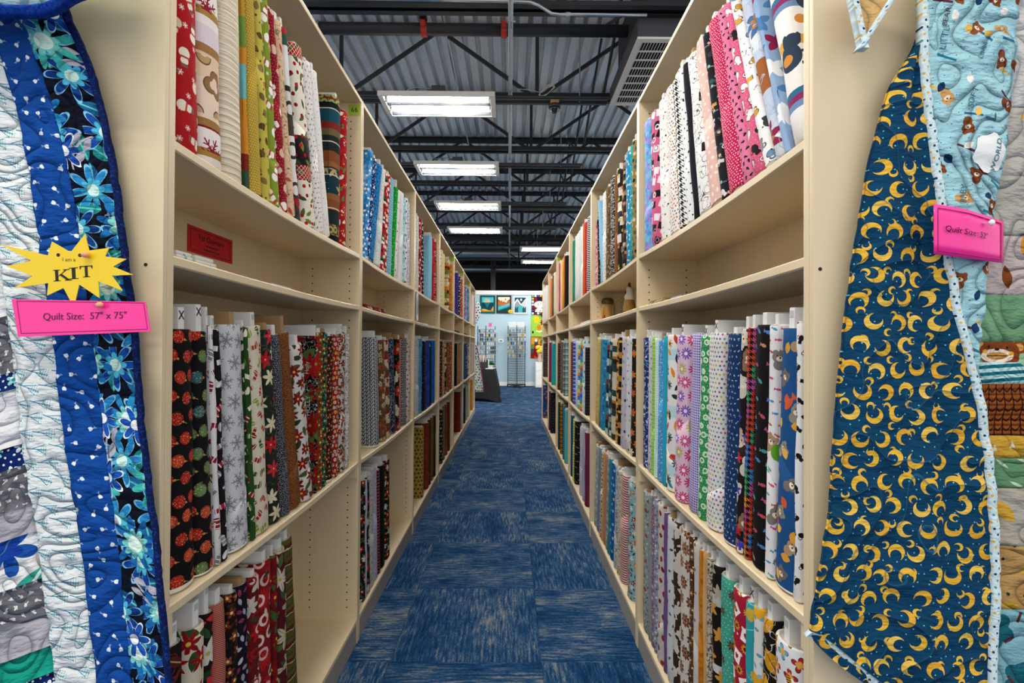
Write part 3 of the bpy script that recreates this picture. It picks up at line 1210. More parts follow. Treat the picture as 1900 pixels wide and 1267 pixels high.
def bolt(side, k, lv, x0, x1, lean, spec, desc, o={}, ya=0, yb=0, tn=0.0, tf=0.0):
    s = -1 if side == 'left' else 1
    fx = (-AL if side == 'left' else AR) + s * (SPINE + o.get('in', 0))
    y0 = (Y0L if side == 'left' else Y0R) + k * WB
    a = math.radians(lean)
    t = max(.012, (yb - ya) * math.cos(a) - .004)
    if s > 0: tn, tf = tf, tn
    rr = random.Random(NB[0] * 13 + 5)
    NB[0] += 1
    h = o.get('h', (.585 if lv == SB and k == 0 else .55) + rr.uniform(-.012, .008))
    w = .2 - rr.uniform(0, .012)
    yc = (ya + yb) / 2
    z = max(shelf_z(lv, q, y0) for q in (ya, yc, yb)) + abs(math.sin(a)) * t / 2 + .0012
    e = empty('fabric_bolt', (fx + s * w / 2, yc, z), (-a * s, 0, math.pi if s > 0 else 0))
    mat = fabric_mat('cloth_%03d' % NB[0], spec, o.get('sel', False), o.get('puck', 0), o.get('sc', 1.0 if any(L[0] == 'bands' for L in spec[1:]) else 1.35))
    ou = rr.uniform(-.3, .3)
    v, f, uv, mi, pts, ss, s0, press = fabric_mesh(t, w, h, NB[0], ou, tn, tf)
    mobj('fabric', v, f, [mat, M_LAYERS], e, uvs=uv, smooth=True, midx=mi)
    if o.get('flap', rr.random() < .55) and k < 3:
        fv, ff, fuv = flap_mesh(pts, ss, s0, h, o.get('fc', rr.uniform(.2, .6)), rr.choice((-1, 1)) * rr.uniform(.1, .2), ou, press)
        mobj('fabric_flap', fv, ff, mat, e, uvs=fuv, smooth=True)
    ext = o.get('ext', rr.uniform(.008, .034))
    tb = min(.019, (t - tn - tf) * .5)
    by = (tn - tf) / 2
    kraft = o.get('kraft', rr.random() < .12)
    b = MB().box(-w / 2 + .008, w / 2 - .012, by - tb / 2, by + tb / 2, h - .03, h + ext).build('board', M_KRAFT if kraft else M_CARD, e, bevel=.0015)
    if o.get('X'):
        # printed cross on the end of the board that faces the aisle
        text_mesh('printed_mark', 'X', .026, M_INK, b, (w / 2 - .0115, by, h + ext - .017), (math.pi / 2, 0, math.pi / 2), .0003)
    elif ext > .03 and k < 2 and not kraft:
        MB().box(w / 2 - .0122, w / 2 - .0114, by - tb * .32, by + tb * .32, h + ext - .02, h + ext - .006).build('price_label', plain('grey_print_label', 'b9bcc0', .7), b)
    for body, size, lx, lz, face in o.get('txt', ()):
        ink = plain('white_chalk_print', 'd8d6d0', .8) if face == 'side' else plain('tan_letter_print', 'cdb38c', .8)
        if face == 'side': text_mesh('printed_word', body, size, ink, e, (w / 2 - lx, -t / 2 - .0012, lz), (math.pi / 2, -math.pi / 2, 0), .0003)
        else: text_mesh('printed_word', body, size, ink, e, (w / 2 + .0012, lx, lz), (math.pi / 2, 0, math.pi / 2), .0003)
    where = '%s shelf of %s %s bookcase' % (SHELFNAME[lv], BAY[k] if not (side == 'right' and k == 5) else 'last', side)
    tag(e, '%s fabric bolt, %s' % (desc, where), 'fabric bolt', 'fabric bolts on the %s' % where)
    return e


def row(side, k, lv, items):
    y0 = (Y0L if side == 'left' else Y0R) + k * WB
    L = []
    for it in items:
        ya, yb = extent(side, k, lv, *it)
        lo, hi = y0 + TH + .004, y0 + WB - TH - .004
        lean = it[2]
        H = .56
        lean = min(lean, math.degrees(math.atan(max(0, ya - lo) / H)) if lean > 0 else lean)
        lean = max(lean, -math.degrees(math.atan(max(0, hi - yb) / H)) if lean < 0 else lean)
        L.append([it, ya, yb, lean, 0.0, 0.0])
    L.sort(key=lambda q: q[1])
    for p, q in zip(L, L[1:]):
        if q[1] < p[2]: p[2] = q[1] = (p[2] + q[1]) / 2          # keep the feet apart
        if p[2] - p[1] < .014: p[1] = p[2] - .014
        if q[2] - q[1] < .014: q[2] = q[1] + .014
        over = (p[2] - .55 * math.tan(math.radians(p[3]))) - (q[1] - .55 * math.tan(math.radians(q[3])))
        if over > 0:
            tp, tq = p[2] - p[1] - .012, q[2] - q[1] - .012
            r_ = min(1.0, max(0.0, tp / max(.001, tp + tq)))
            p[5] += over * r_ + .0006
            q[4] += over * (1 - r_) + .0006
    for it, ya, yb, lean, tn, tf in L:
        lim = max(0, (yb - ya) - .004 - .011)
        if tn + tf > lim and tn + tf > 0: tn, tf = tn * lim / (tn + tf), tf * lim / (tn + tf)
        a = list(it)
        a[2] = lean
        bolt(side, k, lv, *a, **({} if len(a) > 5 else {'o': {}}), ya=ya, yb=yb, tn=tn, tf=tf)


# ---- frequently used prints
def poin(base, reds=('a8141c', '8c1016'), leaf=('2f5a2a', '1f4420'), cell=.075, s=.042):
    return (base, ('leaf', cell * .8, s * .8, list(leaf), {'jit': .6}), ('spike', cell, s, list(reds), {'n': 7, 'inner': .35, 'vein': '5e0a0e', 'cen': 'd8b23a', 'cr': .16, 'jit': .5}))


def dots(base, cols, cell=.012, r=.003, jit=.25):
    return (base, ('dot', cell, r, cols, {'jit': jit, 'rot': False}))


def floral(base, cols, leaf, cell=.035, s=.016, cen='e8d27a'):
    return (base, ('leaf', cell * .7, s * .8, leaf, {'jit': .7}), ('pet', cell, s, cols, {'n': 5, 'cen': cen, 'jit': .6}))


def cats(base, cols, cell=.05, s=.02, line=None, extra=()):
    o = {'jit': .3, 'rot': .9}
    if line: o['line'] = line
    return (base,) + tuple(extra) + (('cat', cell, s, cols, o),)


def speck(base, c, scale=330, thr=.55):
    return (base, ('speck', scale, thr, c))


def words(base, c, cell=.03):
    return (base, ('squig', 60, .035, c), ('rect', cell, cell * .34, c, {'h': .3, 'rot': False, 'jit': .5}))


def wood(cols, extra=()):
    return (cols[0], ('marble', 30, cols, {'st': .2})) + tuple(extra)


# ---- left row, nearest bookcase
row('left', 0, S1, [
    (324, 366, 2, ('a81820', ('snow', .045, .009, 'efe6dc', {'keep': .8}), ('man', .075, .03, ['e8dccb', 'd9c6ac', 'efe6d8'], {'jit': .4, 'rot': 5.0, 'vein': '7c5a48'})), 'red with cream snowmen and snowflakes'),
    (366, 410, 3.5, ('e6dcd2', ('bands', .3, [(0, 'e9e3de'), (.06, 'a5813c'), (.12, 'e9e3de'), (.26, '7d1420'), (.275, '9c7444'), (.33, 'e7d2bd'), (.62, 'e0c4a8'), (.8, '9c7444'), (.86, 'dcd0d6')]),
                     ('mask', .3, (.36, .78), [('pet', .07, .03, ['b99a6a', '8d6a44', 'c9a58c', '9a3a34'], {'n': 3, 'inner': .6, 'mid': 'e9cdb8', 'line': '6d5138'})]),
                     ('mask', .3, (.1, .26), [('snow', .075, .034, '8c1830', {'jit': .2})])), 'cream and brown nativity panel', {'flap': False}),
    (410, 447, 2.5, ('ddd2bc', ('stripeh', .022, .07, '7c6a4c', {'wob': .25}), ('stripeh', .048, .03, 'a89a78')), 'cream finely lined', {'puck': .7}),
    (447, 456, 3.8, ('c9812a', ('bands', .5, [(0, '35523a'), (.1, '7a2a20'), (.18, 'c9862a'), (.45, '6fb3b8'), (.62, 'c9862a'), (.7, '6d8a3a'), (.85, 'b98a2e')])), 'orange, teal and green striped', {'in': .004, 'flap': False}),
    (456, 482, 5, dots('a98a2c', 'd3c06a', .009, .0022, .0), 'mustard gold pin-dotted'),
    (482, 497, 7, ('bdb04a', ('leaf', .05, .016, ['5b4424', '6d5430', '7a6a3a'], {'wd': .7}), ('dot', .03, .004, '4a3a20', {'keep': .5})), 'olive yellow with brown pinecones'),
    (497, 515, 8, ('80932e', ('snow', .035, .008, 'eef0e4', {'keep': .7}), ('man', .08, .034, ['efece6', 'f4efe8'], {'vein': 'b0443c', 'rot': 3.0})), 'lime green with snowmen'),
    (515, 529, 10, ('8a1422', ('man', .07, .034, ['efe2da', 'f2ece8', 'd8b8a4'], {'vein': '8a1422', 'rot': 6.2}), ('dot', .012, .0012, 'd8a8a0')), 'crimson with white gnomes'),
    (529, 543, 11, ('d9b897', ('squig', 40, .016, '7a5438'), ('leaf', .06, .018, ['a5593c', '7f8a5a', 'b0452f'], {'keep': .7})), 'peach tan sketch-print'),
    (543, 552, 12, ('dcdcdc', ('bands', .5, [(0, '2c5a4a'), (.06, 'a8202a'), (.14, 'e2e2de'), (.5, '4a4238'), (.62, 'd8d6d2'), (.75, '2a2a2a'), (.78, 'e2e2e2')]), ('ring', .06, .02, '3a3a3a', {'keep': .5})), 'grey white snowy scene'),
    (552, 583, 13, ('e4ddcc', ('bands', .36, [(0, 'e8e2d2'), (.42, 'a81a26'), (.55, '241a1a'), (.8, 'e8e2d2')]), ('leaf', .04, .016, ['4a6a2c', '2f5226', '6a7f34'], {'jit': .7}), ('dot', .03, .006, ['b01a24', '8c1018'], {'keep': .8}),
                    ('mask', .36, (.42, .55), [('lat', .014, .12, 'e8dcc8')])), 'cream and black banded holly'),
    (583, 597, 14, ('e8e6e2', ('leaf', .022, .007, ['8c5a68', '6a5a52', 'a8788a'], {'jit': .3}), ('lat', .03, .04, 'd0ccc8')), 'white with tiny mauve sprigs'),
    (597, 609, 15, ('eceae6', ('dot', .024, .002, ['8a4a52', '5a5a52'], {'keep': .8})), 'plain white sparse-dotted'),
    (611, 627, 0, ('1d2c30', ('bands', .5, [(0, '14181a'), (.05, '7a2a22'), (.13, '1b2426'), (.24, '7e4a26'), (.32, '8a5a34'), (.36, '12343c'), (.56, '8a5a34'), (.6, '7e4626'), (.68, '1b2628'), (.8, '6a5a3a'), (.85, '7a2420'), (.9, '184a58')]),
                    ('mask', .5, (.37, .55), [('spike', .08, .036, 'b99a68', {'n': 5, 'inner': .2, 'rot': .6})]), ('mask', .5, (.05, .13), [('ring', .03, .01, '8aa860', {'w': .004})]), ('stripeh', .125, .03, 'd8cfc0')), 'dark teal lodge panel with deer', {'ext': .022, 'flap': False}),
    (627.5, 638, -1, poin('a01218', ('b5161e', 'c01c22'), ('4f7a3a', 'd8dcc8'), .06, .03), 'bright red poinsettia'),
])
ORN = ('120f10', ('orn', .056, .0195, ['b92a1c', 'c4432a', 'a81c18'], {'rot': .5, 'red': 1, 'jit': .25}))
row('left', 0, S3, [
    (322, 369, 1, ORN, 'black with red glass ornaments', {'ext': .045, 'X': 1, 'sel': True, 'flap': False, 'kraft': False, 'h': .53}),
    (369, 401, 2.5, ('131012', ('orn', .056, .02, ['b02418', '5c7a4a', '2f6068', 'b8402c'], {'rot': .6, 'jit': .3})), 'black with red and green ornaments', {'ext': .058, 'X': 1, 'sel': True, 'kraft': False, 'h': .53}),
    (401, 411, 4.5, ('d9d6d4', ('sock', .052, .021, ['8c1c30', '7c8084', 'a02a3c'], {'band': 'e8e4e2'})), 'white with crimson and grey stockings', {'ext': .04}),
    (411, 422, 4.5, ('161416', ('sock', .05, .022, ['a01c34', 'c9c6c4', '8c8c90'], {'band': 'e6e0de'})), 'black with crimson stockings'),
    (422, 466, 4, ('c9cacd', ('lat', .075, .014, 'aeb0b4'), ('snow', .066, .031, '7d8084', {'jit': .15, 'brick': .5})), 'white with silver snowflakes', {'sel': True, 'ext': .03, 'fc': .22, 'flap': True}),
    (466, 474, 5, ('24451f', ('sock', .05, .021, ['8a1a20', 'd8d0b8', '5a7a34'], {'band': 'e6dcc4'})), 'dark green with small stockings'),
    (474, 504, 5.5, ('d6cfba', ('sock', .05, .021, ['2c5a28', '8e1820', '7f9a3c', 'a32a26'], {'band': 'dcc9a8'})), 'cream with red and green stockings', {'ext': .035}),
    (504, 525, 7, ('20281f', ('squig', 24, .012, '3c4a3a'), ('spike', .085, .036, ['b81c2c', 'c42c3c', 'd8cfae'], {'n': 6, 'inner': .3, 'cen': 'd8c06a', 'cr': .1, 'jit': .5})), 'dark green with pink poinsettia blooms', {'kraft': True}),
    (525, 540, 9, speck('15161b', 'aab0bc', 300, .57), 'black white-speckled'),
    (540, 563, 10, speck('2c1810', '9c6030', 330, .5), 'brown copper-speckled', {'kraft': True, 'fc': .25, 'flap': True, 'ext': .05}),
    (563, 582, 11, poin('cfc9c4', ('7e1a1a', '94201c'), ('2c3c20', '46542c'), .07, .034), 'white with dark red poinsettia', {'in': -.008, 'h': .515}),
    (583, 588, 0, ('0e0c0c', ('squig', 50, .02, 'a8a8a4'), ('leaf', .1, .05, ['3c5a2a', '4f6e34']), ('spike', .13, .07, ['8c1414', 'a41a18'], {'n': 9, 'inner': .45, 'vein': '5a0a0a', 'cen': '8a8a4a', 'cr': .1, 'jit': .3})), 'black with huge red poinsettias and chalk lettering', {'txt': [('HOLLY', .022, .03, .3, 'side'), ('Holly', .02, .035, .43, 'side')], 'ext': .035, 'flap': False}),
    (588, 597, 0, floral('6e2216', ['8c2a18', '7a5a20', '5a6a2a'], ['4a5a24', '8a4a1c'], .03, .015), 'rust and olive leafy'),
    (597, 605, 0, floral('142a24', ['2f7a5c', '8a8a3a', 'a04a2a'], ['1f5a48', '2a8a6a'], .03, .014), 'dark teal jewel-print'),
    (605, 618, 0, floral('17100e', ['8a3420', '9c4a2c', '7a2420'], ['5a3018', '3a2a1a'], .022, .01), 'black with rust blossoms', {'sel': True}),
    (618, 627, 0, ('9a1c18', ('ring', .025, .006, ['e0cfb8', '8a8a8a', 'd89a3c', 'c8b8a8'], {'w': .003}), ('dot', .025, .003, 'e8d8c8')), 'scarlet with circles'),
    (627, 640, 0, poin('c4bdb6', ('84201c', '6e1a18'), ('3a4a28', '4a3a20'), .05, .025), 'white with small brick red poinsettia'),
    (640, 645, 0, floral('cfcac4', ['8c8c94', 'a8a0a8'], ['7c8474'], .03, .013), 'pale grey floral'),
])
row('left', 0, SB, [
    (320, 354, 0, ('1e100f', ('squig', 18, .012, '6a2a22'), ('leaf', .1, .034, ['7f8a2c', '4a5a24', '5a1c1c'], {'vein': 'a8a858'})), 'dark maroon leafy', {'mz': .4, 'ext': .04, 'h': .575}),
    (354, 391, 0, poin('cbc2ac', ('a4161e', '8c141a', 'b82228'), ('3f5a2c', '2c4422'), .09, .04), 'cream with scarlet poinsettia', {'mz': .4, 'ext': .05, 'in': -.01}),
    (391, 410, 1, ('1c1412', ('leaf', .07, .03, ['2c4a28', '1f3a22']), ('spike', .09, .05, ['a81c24', 'c02c34', 'cfcac0'], {'n': 6, 'inner': .4, 'cen': 'b8a83c', 'cr': .14})), 'black with red and white lilies', {'mz': .4, 'ext': .06}),
    (410, 436, 2.5, ('b8786a', ('diag', .008, .4, '8c2c2a', {'sl': 1.2})), 'red and pink candy-striped', {'mz': .3, 'ext': .03}),
    (436, 451, 1.5, floral('171011', ['7a3420', '8a4a2c'], ['3a2418'], .05, .018), 'black with rust blossom sprays', {'mz': .3}),
    (451, 474, 1.5, ('15121a', ('leaf', .032, .014, ['b9bcc9', 'a4a8bc', '8a8ea0', '8c3058'], {'wd': .5, 'jit': .5})), 'black with silvery leaves', {'mz': .3}),
    (474, 492, 2, ('5e1416', ('spike', .09, .04, ['a81a20', '8c1418', 'c0b8ac'], {'n': 7, 'inner': .5}), ('ring', .06, .014, ['d8c0b8', '8c1a22'], {'w': .004}), ('leaf', .06, .02, ['2c4428'], {'keep': .6})), 'red and black roses', {'mz': .3, 'in': -.004}),
    (492, 514, 2, ('7c1418', ('spike', .1, .048, ['b01c22', '9c161c'], {'n': 8, 'inner': .5, 'vein': '5e0c10'}), ('ring', .07, .018, ['dcc4bc', 'c8a8a0'], {'w': .005}), ('leaf', .07, .02, ['26402a', 'c8c2b4'], {'keep': .7})), 'crimson ring-rose', {'mz': .3, 'in': -.006}),
    (514, 525, 2, poin('64121a', ('8c161c', '7a1218'), ('3a5a2c', '4f6a34'), .08, .04), 'dark red with green leaves', {'mz': .3}),
    (525, 543, 3, ('4e141a', ('leaf', .07, .03, ['46602e', '35502a']), ('spike', .12, .058, ['c4bba6', 'b8ae96'], {'n': 6, 'inner': .35, 'vein': '8a7f66', 'cen': 'b09a48', 'cr': .12})), 'maroon with big cream poinsettia', {'mz': .3, 'in': -.006}),
    (544, 562, 7, ('54501f', ('stripeh', .07, .28, '641a1c', {'wob': .3}), ('stripeh', .07, .05, 'cbbf9c', {'wob': .3}), ('stripeh', .035, .1, '25352a', {'wob': .3})), 'olive and maroon striped', {'mz': .05, 'flap': False}),
])
# ---- left row, second bookcase
row('left', 1, S1, [
    (672, 676, -10, ('1f7fc8', ('marble', 20, ['124f9c', '2f8fd6', '9fd0ec']), ('dot', .03, .008, 'f2f4f6', {'keep': .6})), 'bright blue winter scene'),
    (676, 680, -14, ('14356c', ('dot', .02, .003, 'e8eef6', {'jit': .6}), ('tree', .05, .014, ['e8eef4', 'b8d4ec'], {'rot': False})), 'navy snowfall'),
    (680, 689.5, -19, ('1878ba', ('dot', .03, .0062, '122c48', {'jit': .25, 'rot': False}), ('dot', .03, .0, 'ffffff')), 'sky blue penguin-dotted', {'ext': .04, 'kraft': False, 'fc': .4, 'flap': True}),
    (690, 702, -12, ('d9dcd8', ('squig', 22, .014, 'b8beb8')), 'white swirl-textured', {'puck': .5}),
    (702, 708, -9, ('a81c20', ('bands', .11, [(0, 'a81c20'), (.3, 'e8e0d4'), (.42, '1c1a1c'), (.55, '2f6a38'), (.66, 'a81c20')]), ('rect', .03, .007, ['f0e8dc', '1c1a1c'], {'rot': False})), 'red and black santa block'),
    (708, 714, -8, ('a8141c', ('dot', .04, .014, ['eee6de', 'e8c8b4'], {'jit': .4})), 'red with white santas'),
    (714, 723, -6, ('84bcd0', ('stripeh', .016, .3, '6fa8c4', {'wob': .4})), 'pale blue ribbed', {'puck': 1.0}),
    (723, 728, -12, ('12a02c', ('stripeh', .018, .3, '0c8020'), ('dot', .036, .003, 'd8f0d8', {'jit': 0, 'rot': False})), 'kelly green dotted', {'puck': 1.0, 'ext': .05, 'kraft': False}),
    (728, 733, -8, ('e8e4e0', ('leaf', .04, .012, ['b8202c', '9c1c28'], {'keep': .7})), 'white with red ribbons'),
    (733, 744, -4, ('dfe2e2', ('squig', 14, .01, 'c8cccc')), 'plain white'),
    (744, 748, -2, ('8cc4cc', ('tree', .03, .012, ['e8f0f0', '3a8a9c'], {'rot': False})), 'aqua with trees'),
    (748, 752, -1, ('e2e4ea', ('man', .05, .018, ['3f5a9c', '20242c'], {})), 'white with blue snowmen'),
    (752, 757, 0, ('d4d4dc', ('dot', .018, .005, ['20242c', '4a4a6c', 'b8b8c4'], {'jit': .6})), 'white and navy patterned'),
])
row('left', 1, S3, [
    (675, 704, 5, ('3c4046', ('weave', .016, 'bfc3c6')), 'grey and white basketweave', {'sc': .85, 'sel': True, 'ext': .03, 'in': -.006, 'kraft': False}),
    (704, 717, 6, floral('5a4630', ['b8a88c', 'a83c34', 'c4b69c'], ['6a4a28', '4f4a2c'], .05, .024, '8a6a3a'), 'brown and cream roses'),
    (717, 725, 8, ('c8b296', ('bands', .1, [(0, 'd0bca0'), (.35, '8a2c22'), (.6, '4a4a2c'), (.8, 'c8b296')]), ('spike', .05, .02, ['7a2a20', '5a4a30'], {'n': 5})), 'cream block-print'),
    (725, 735, 9, ('1c2438', ('squig', 50, .03, '8c94a4')), 'navy scribble'),
    (736, 739, 0, ('0c0b0b', ('leaf', .09, .034, ['3f5226', '2c3c1e']), ('pet', .12, .05, ['c4bfa8', '8c161a', 'a8281e'], {'n': 5, 'inner': .6, 'cen': 'b0a070', 'jit': .5})), 'black with large red and cream roses', {'kraft': True, 'ext': .03, 'flap': False}),
    (739, 742, 0, ('a82a26', ('dot', .012, .003, 'e8dccc')), 'red cream-dotted'),
    (742, 753, 0, ('15151a', ('lat', .02, .2, 'a8a8ac'), ('dot', .02, .003, 'c0c0c4', {'rot': False, 'jit': 0})), 'black and white lattice'),
    (753, 760, 0, ('c9c0b8', ('heart', .04, .009, ['7a1c1c', '5a1a1a'])), 'white with dark red birds'),
])
row('left', 1, SB, [
    (674, 679, 1, floral('141214', ['a82024', 'd8d4cc', '7a161c'], ['3a5a2a'], .05, .02), 'black with small red and white flowers', {'mz': .2}),
    (679, 681.5, 1, ('a9b4c8',), 'plain pale blue', {'mz': .2}),
    (681.5, 688, 2, poin('171514', ('a01a20', 'c4bfb4'), ('4a6a30', '2f4a24'), .07, .034), 'black with poinsettia and pine', {'mz': .1}),
    (688, 695, 3, ('b4b2b0', ('speck', 60, .58, '8c8c90')), 'pale grey mottled', {'mz': .1}),
    (695, 702, 3, ('9c9cb0', ('speck', 120, .56, 'c4c4d0')), 'lavender grey speckled', {'mz': .1}),
    (702, 707, 3, ('30141c', ('grid', .022, .14, 'c4a8ac'), ('stripev', .022, .3, '8c2030')), 'maroon plaid', {'mz': .1}),
    (707, 716, 2, ('101012', ('dot', .03, .001, '8c8c90')), 'plain black', {'mz': .1, 'ext': .045, 'kraft': False}),
    (716.5, 725, 2, floral('141012', ['a01c20', '8c1418', 'c8c4b8'], ['3f5a2c', '8a7a3a'], .06, .026), 'black with red and white bouquets', {'mz': .1}),
])
# ---- left row, third bookcase
row('left', 2, S1, [
    (770, 774.5, 0, ('cfd0d0', ('leaf', .03, .01, ['8c9490', 'a8a8b0'])), 'white grey-sprigged'),
    (775, 780, 1, ('9c1c20', ('dot', .04, .012, ['e6ded6', '1c1a1a', 'b0a89c'], {'jit': .6})), 'red with black and white dogs'),
    (780, 784, 1, ('161416', ('dot', .04, .01, ['e0dcd8', 'a8a4a0'], {'jit': .6})), 'black with white puppies'),
    (784, 799, -2, ('82bcd8', ('rect', .05, .016, ['4a7a9c', 'b06a7a', '5a90b0'], {'h': .06})), 'light blue with scattered needles', {'ext': .035, 'kraft': False}),
    (799, 803.5, 0, ('a8121c', ('spike', .05, .02, ['c02028', '8c1016'], {'n': 6})), 'bright red tonal'),
    (803.5, 808, 0, ('86141a', ('ring', .045, .014, ['d8c0b8', 'b05a58'], {'w': .003})), 'dark red swirled'),
])
row('left', 2, S3, [
    (771, 776, 0, speck('b9bcc2', '8088a0', 90, .6), 'white flecked'),
    (776, 782, 0, ('2f80b8', ('marble', 9, ['1f6aa4', '5aa8d0'])), 'sky blue marbled'),
    (782, 788, 0, ('10131f', ('dot', .04, .003, ['8a8ab8', 'c8a8c8'])), 'black starry'),
    (788, 791, 0, ('1c1f50', ('marble', 14, ['141440', '3a2f80', '1c3a8c'])), 'indigo galaxy'),
    (791, 797, 3, ('163f98', ('marble', 12, ['123480', '1f4fb0'])), 'royal blue mottled'),
    (797, 800, 2, ('101a30',), 'plain dark navy', {'h': .5}),
    (799.5, 806, -1, ('1457a8', ('marble', 9, ['114a94', '1a66bc'])), 'cobalt blue'),
])
row('left', 2, SB, [
    (772, 787, 0, ('a8903c', ('dot', .04, .009, '2a1a10', {'jit': .3}), ('ring', .04, .009, '6a4a1c', {'w': .003, 'keep': .0})), 'yellow with dark sunflower centres', {'mz': .1}),
    (787, 796, 0, ('7c2a16', ('marble', 12, ['6a2212', '8e3a20'])), 'rust red mottled', {'mz': .1}),
    (796, 800, 0, ('1c1a14', ('marble', 14, ['14140f', '5a3a1c'])), 'black bronze', {'mz': .1}),
    (800, 804.5, 0, ('6a5420', ('leaf', .04, .016, ['9a7a2c', 'a04a1c', '4a4a20'])), 'golden olive leaf', {'mz': .1}),
    (804.5, 808.5, 0, ('201814', ('stripev', .008, .4, '3a2a20')), 'dark brown', {'mz': .1}),
])
row('left', 3, S1, [
    (816, 819.5, 0, ('d9cfb4', ('leaf', .05, .014, ['c07a3a', 'a85a34', '8a9a5a'])), 'cream with orange leaves'),
    (819.5, 823, 0, ('d8c88c',), 'plain butter yellow'),
    (823, 832, -1, ('6a4422', ('bands', .26, [(0, 'd0c4a0'), (.2, '5a2a1c'), (.36, 'c8b48c'), (.5, '6a7434'), (.7, '3a2418'), (.84, 'c07a2c')]), ('pet', .06, .02, ['b05a24', '8a8a3c', 'd8c8a0'])), 'brown autumn panel', {'ext': .035, 'kraft': False}),
    (832, 838, -1, ('c07a2c', ('pet', .04, .014, ['d8a83c', 'a04a1c', '6a6a2c'])), 'orange harvest'),
])
row('left', 3, S3, [
    (816.5, 820, 0, ('2a1c14', ('pet', .04, .014, ['b0702c', 'a03a20'])), 'dark brown with orange flowers'),
    (820, 824, 0, ('c09a84', ('pet', .05, .016, ['9c3a2c', 'b8703c', '8a8a4a'])), 'peach floral'),
    (824, 827.5, 0, ('20221a', ('rect', .06, .024, ['8a9a3c', 'c8c0a8', '1c1a18'], {'rot': False})), 'black and green blocked'),
    (827.5, 833, 0, ('8c4a28', ('pet', .03, .012, ['b0602c', '7a2a20', 'c89a6a'])), 'russet floral'),
    (833, 838, 0, ('9c3a24', ('pet', .03, .012, ['c06a34', 'd0a88c', '8a8a8c'])), 'orange red floral'),
])
row('left', 3, SB, [
    (817.5, 822, 0, ('1a1612', ('pet', .05, .016, ['b06a24', 'c8b88c', '6a8a3a'])), 'black with amber flowers', {'mz': .1}),
    (822, 825.5, 1, ('6a6460',), 'plain warm grey', {'mz': .1}),
    (825.5, 830.5, 4, ('8a3c1c', ('marble', 10, ['7a3016', '9c4a28'])), 'rust orange', {'mz': .1}),
    (830.5, 835, 2, ('3a1c12', ('stripev', .012, .3, '8a4a2c')), 'chocolate brown', {'mz': .1}),
])
row('left', 4, S1, [
    (844, 849.5, 0, ('3c2f86', ('dot', .03, .006, ['5a4fa8', '2a2060'])), 'violet'),
    (849.5, 853.5, 0, ('1a1a1e', ('dot', .045, .012, ['dcdad8', 'c8c0b8'])), 'black with white spots'),
    (853.5, 857.5, 0, ('b0482c', ('dot', .04, .01, ['e0c8b0', '8a2a20'])), 'orange red'),
])
row('left', 4, S3, [
    (844.5, 847.5, 0, ('17181a',), 'plain black'),
    (847.5, 850, 0, ('b09a94', ('ging', .02, '8a6a6a')), 'pinkish checked'),
    (850, 853.5, 0, ('b06a1c', ('marble', 10, ['a05a18', 'c8862a'])), 'amber orange'),
    (853.5, 857, 0, ('b8bcc0', ('stripev', .02, .5, '1c1c20')), 'black and white striped'),
])
row('left', 4, SB, [
    (843.5, 855, 0, ('782816', ('spike', .1, .02, ['2a1410', '4a1c10'], {'n': 5, 'jit': .2})), 'rust red with dark leaves', {'mz': .1}),
    (855, 858.5, 0, ('9c9ea0', ('dot', .03, .008, 'c8cacc')), 'grey spotted', {'mz': .1}),
])
row('left', 5, S1, [
    (862.5, 866.5, 0, ('8a88b8', ('pet', .04, .015, ['c8c8e0', '5a58a0', '3f6a9c'])), 'lavender floral'),
    (866.5, 870.5, 0, ('4a7aa8', ('pet', .04, .014, ['9cc0dc', '2f4a80'])), 'blue floral'),
])
row('left', 5, S3, [
    (862.5, 865, 0, ('2f4f7c',), 'slate blue'),
    (865, 868, 0, ('3a4470', ('pet', .04, .014, ['c0c4d8', '20264a'])), 'navy and white floral'),
    (868, 872, 0, ('9c9aa0', ('pet', .06, .022, ['5a5860', 'd0ced4'])), 'grey rose'),
])
row('left', 5, SB, [
    (862.5, 864.5, 0, ('1a2028',), 'charcoal', {'mz': .1}),
    (864.5, 868, 2, ('94a8ac',), 'pale aqua grey', {'mz': .1}),
    (868, 871.5, 0, ('a8b08c', ('pet', .04, .012, ['d0c870', 'c8ccb8'])), 'pale green sprigged', {'mz': .1}),
])
row('left', 6, S1, [
    (876, 878.5, 0, ('dcd4cc',), 'ivory white'),
    (878.5, 880.5, 0, ('d0b8b4',), 'blush pink'),
    (880.5, 882, 0, ('8c2a2c',), 'brick red'),
])
row('left', 6, S3, [
    (876, 878, 0, ('c8b8b0', ('ging', .03, 'a09088')), 'cream checked'),
    (878, 880, 0, ('b0a090', ('ging', .03, '7a6a60')), 'tan checked'),
    (880, 882, 0, ('c0aca4', ('dot', .03, .008, '8a6a6a')), 'pink dotted'),
])
row('left', 6, SB, [
    (876, 879, 0, ('b8741c', ('marble', 10, ['a86414', 'cc8c2c'])), 'orange batik', {'mz': .1}),
    (879, 882, 0, ('9ca098', ('dot', .03, .008, 'c4c8c0')), 'grey green', {'mz': .1}),
])

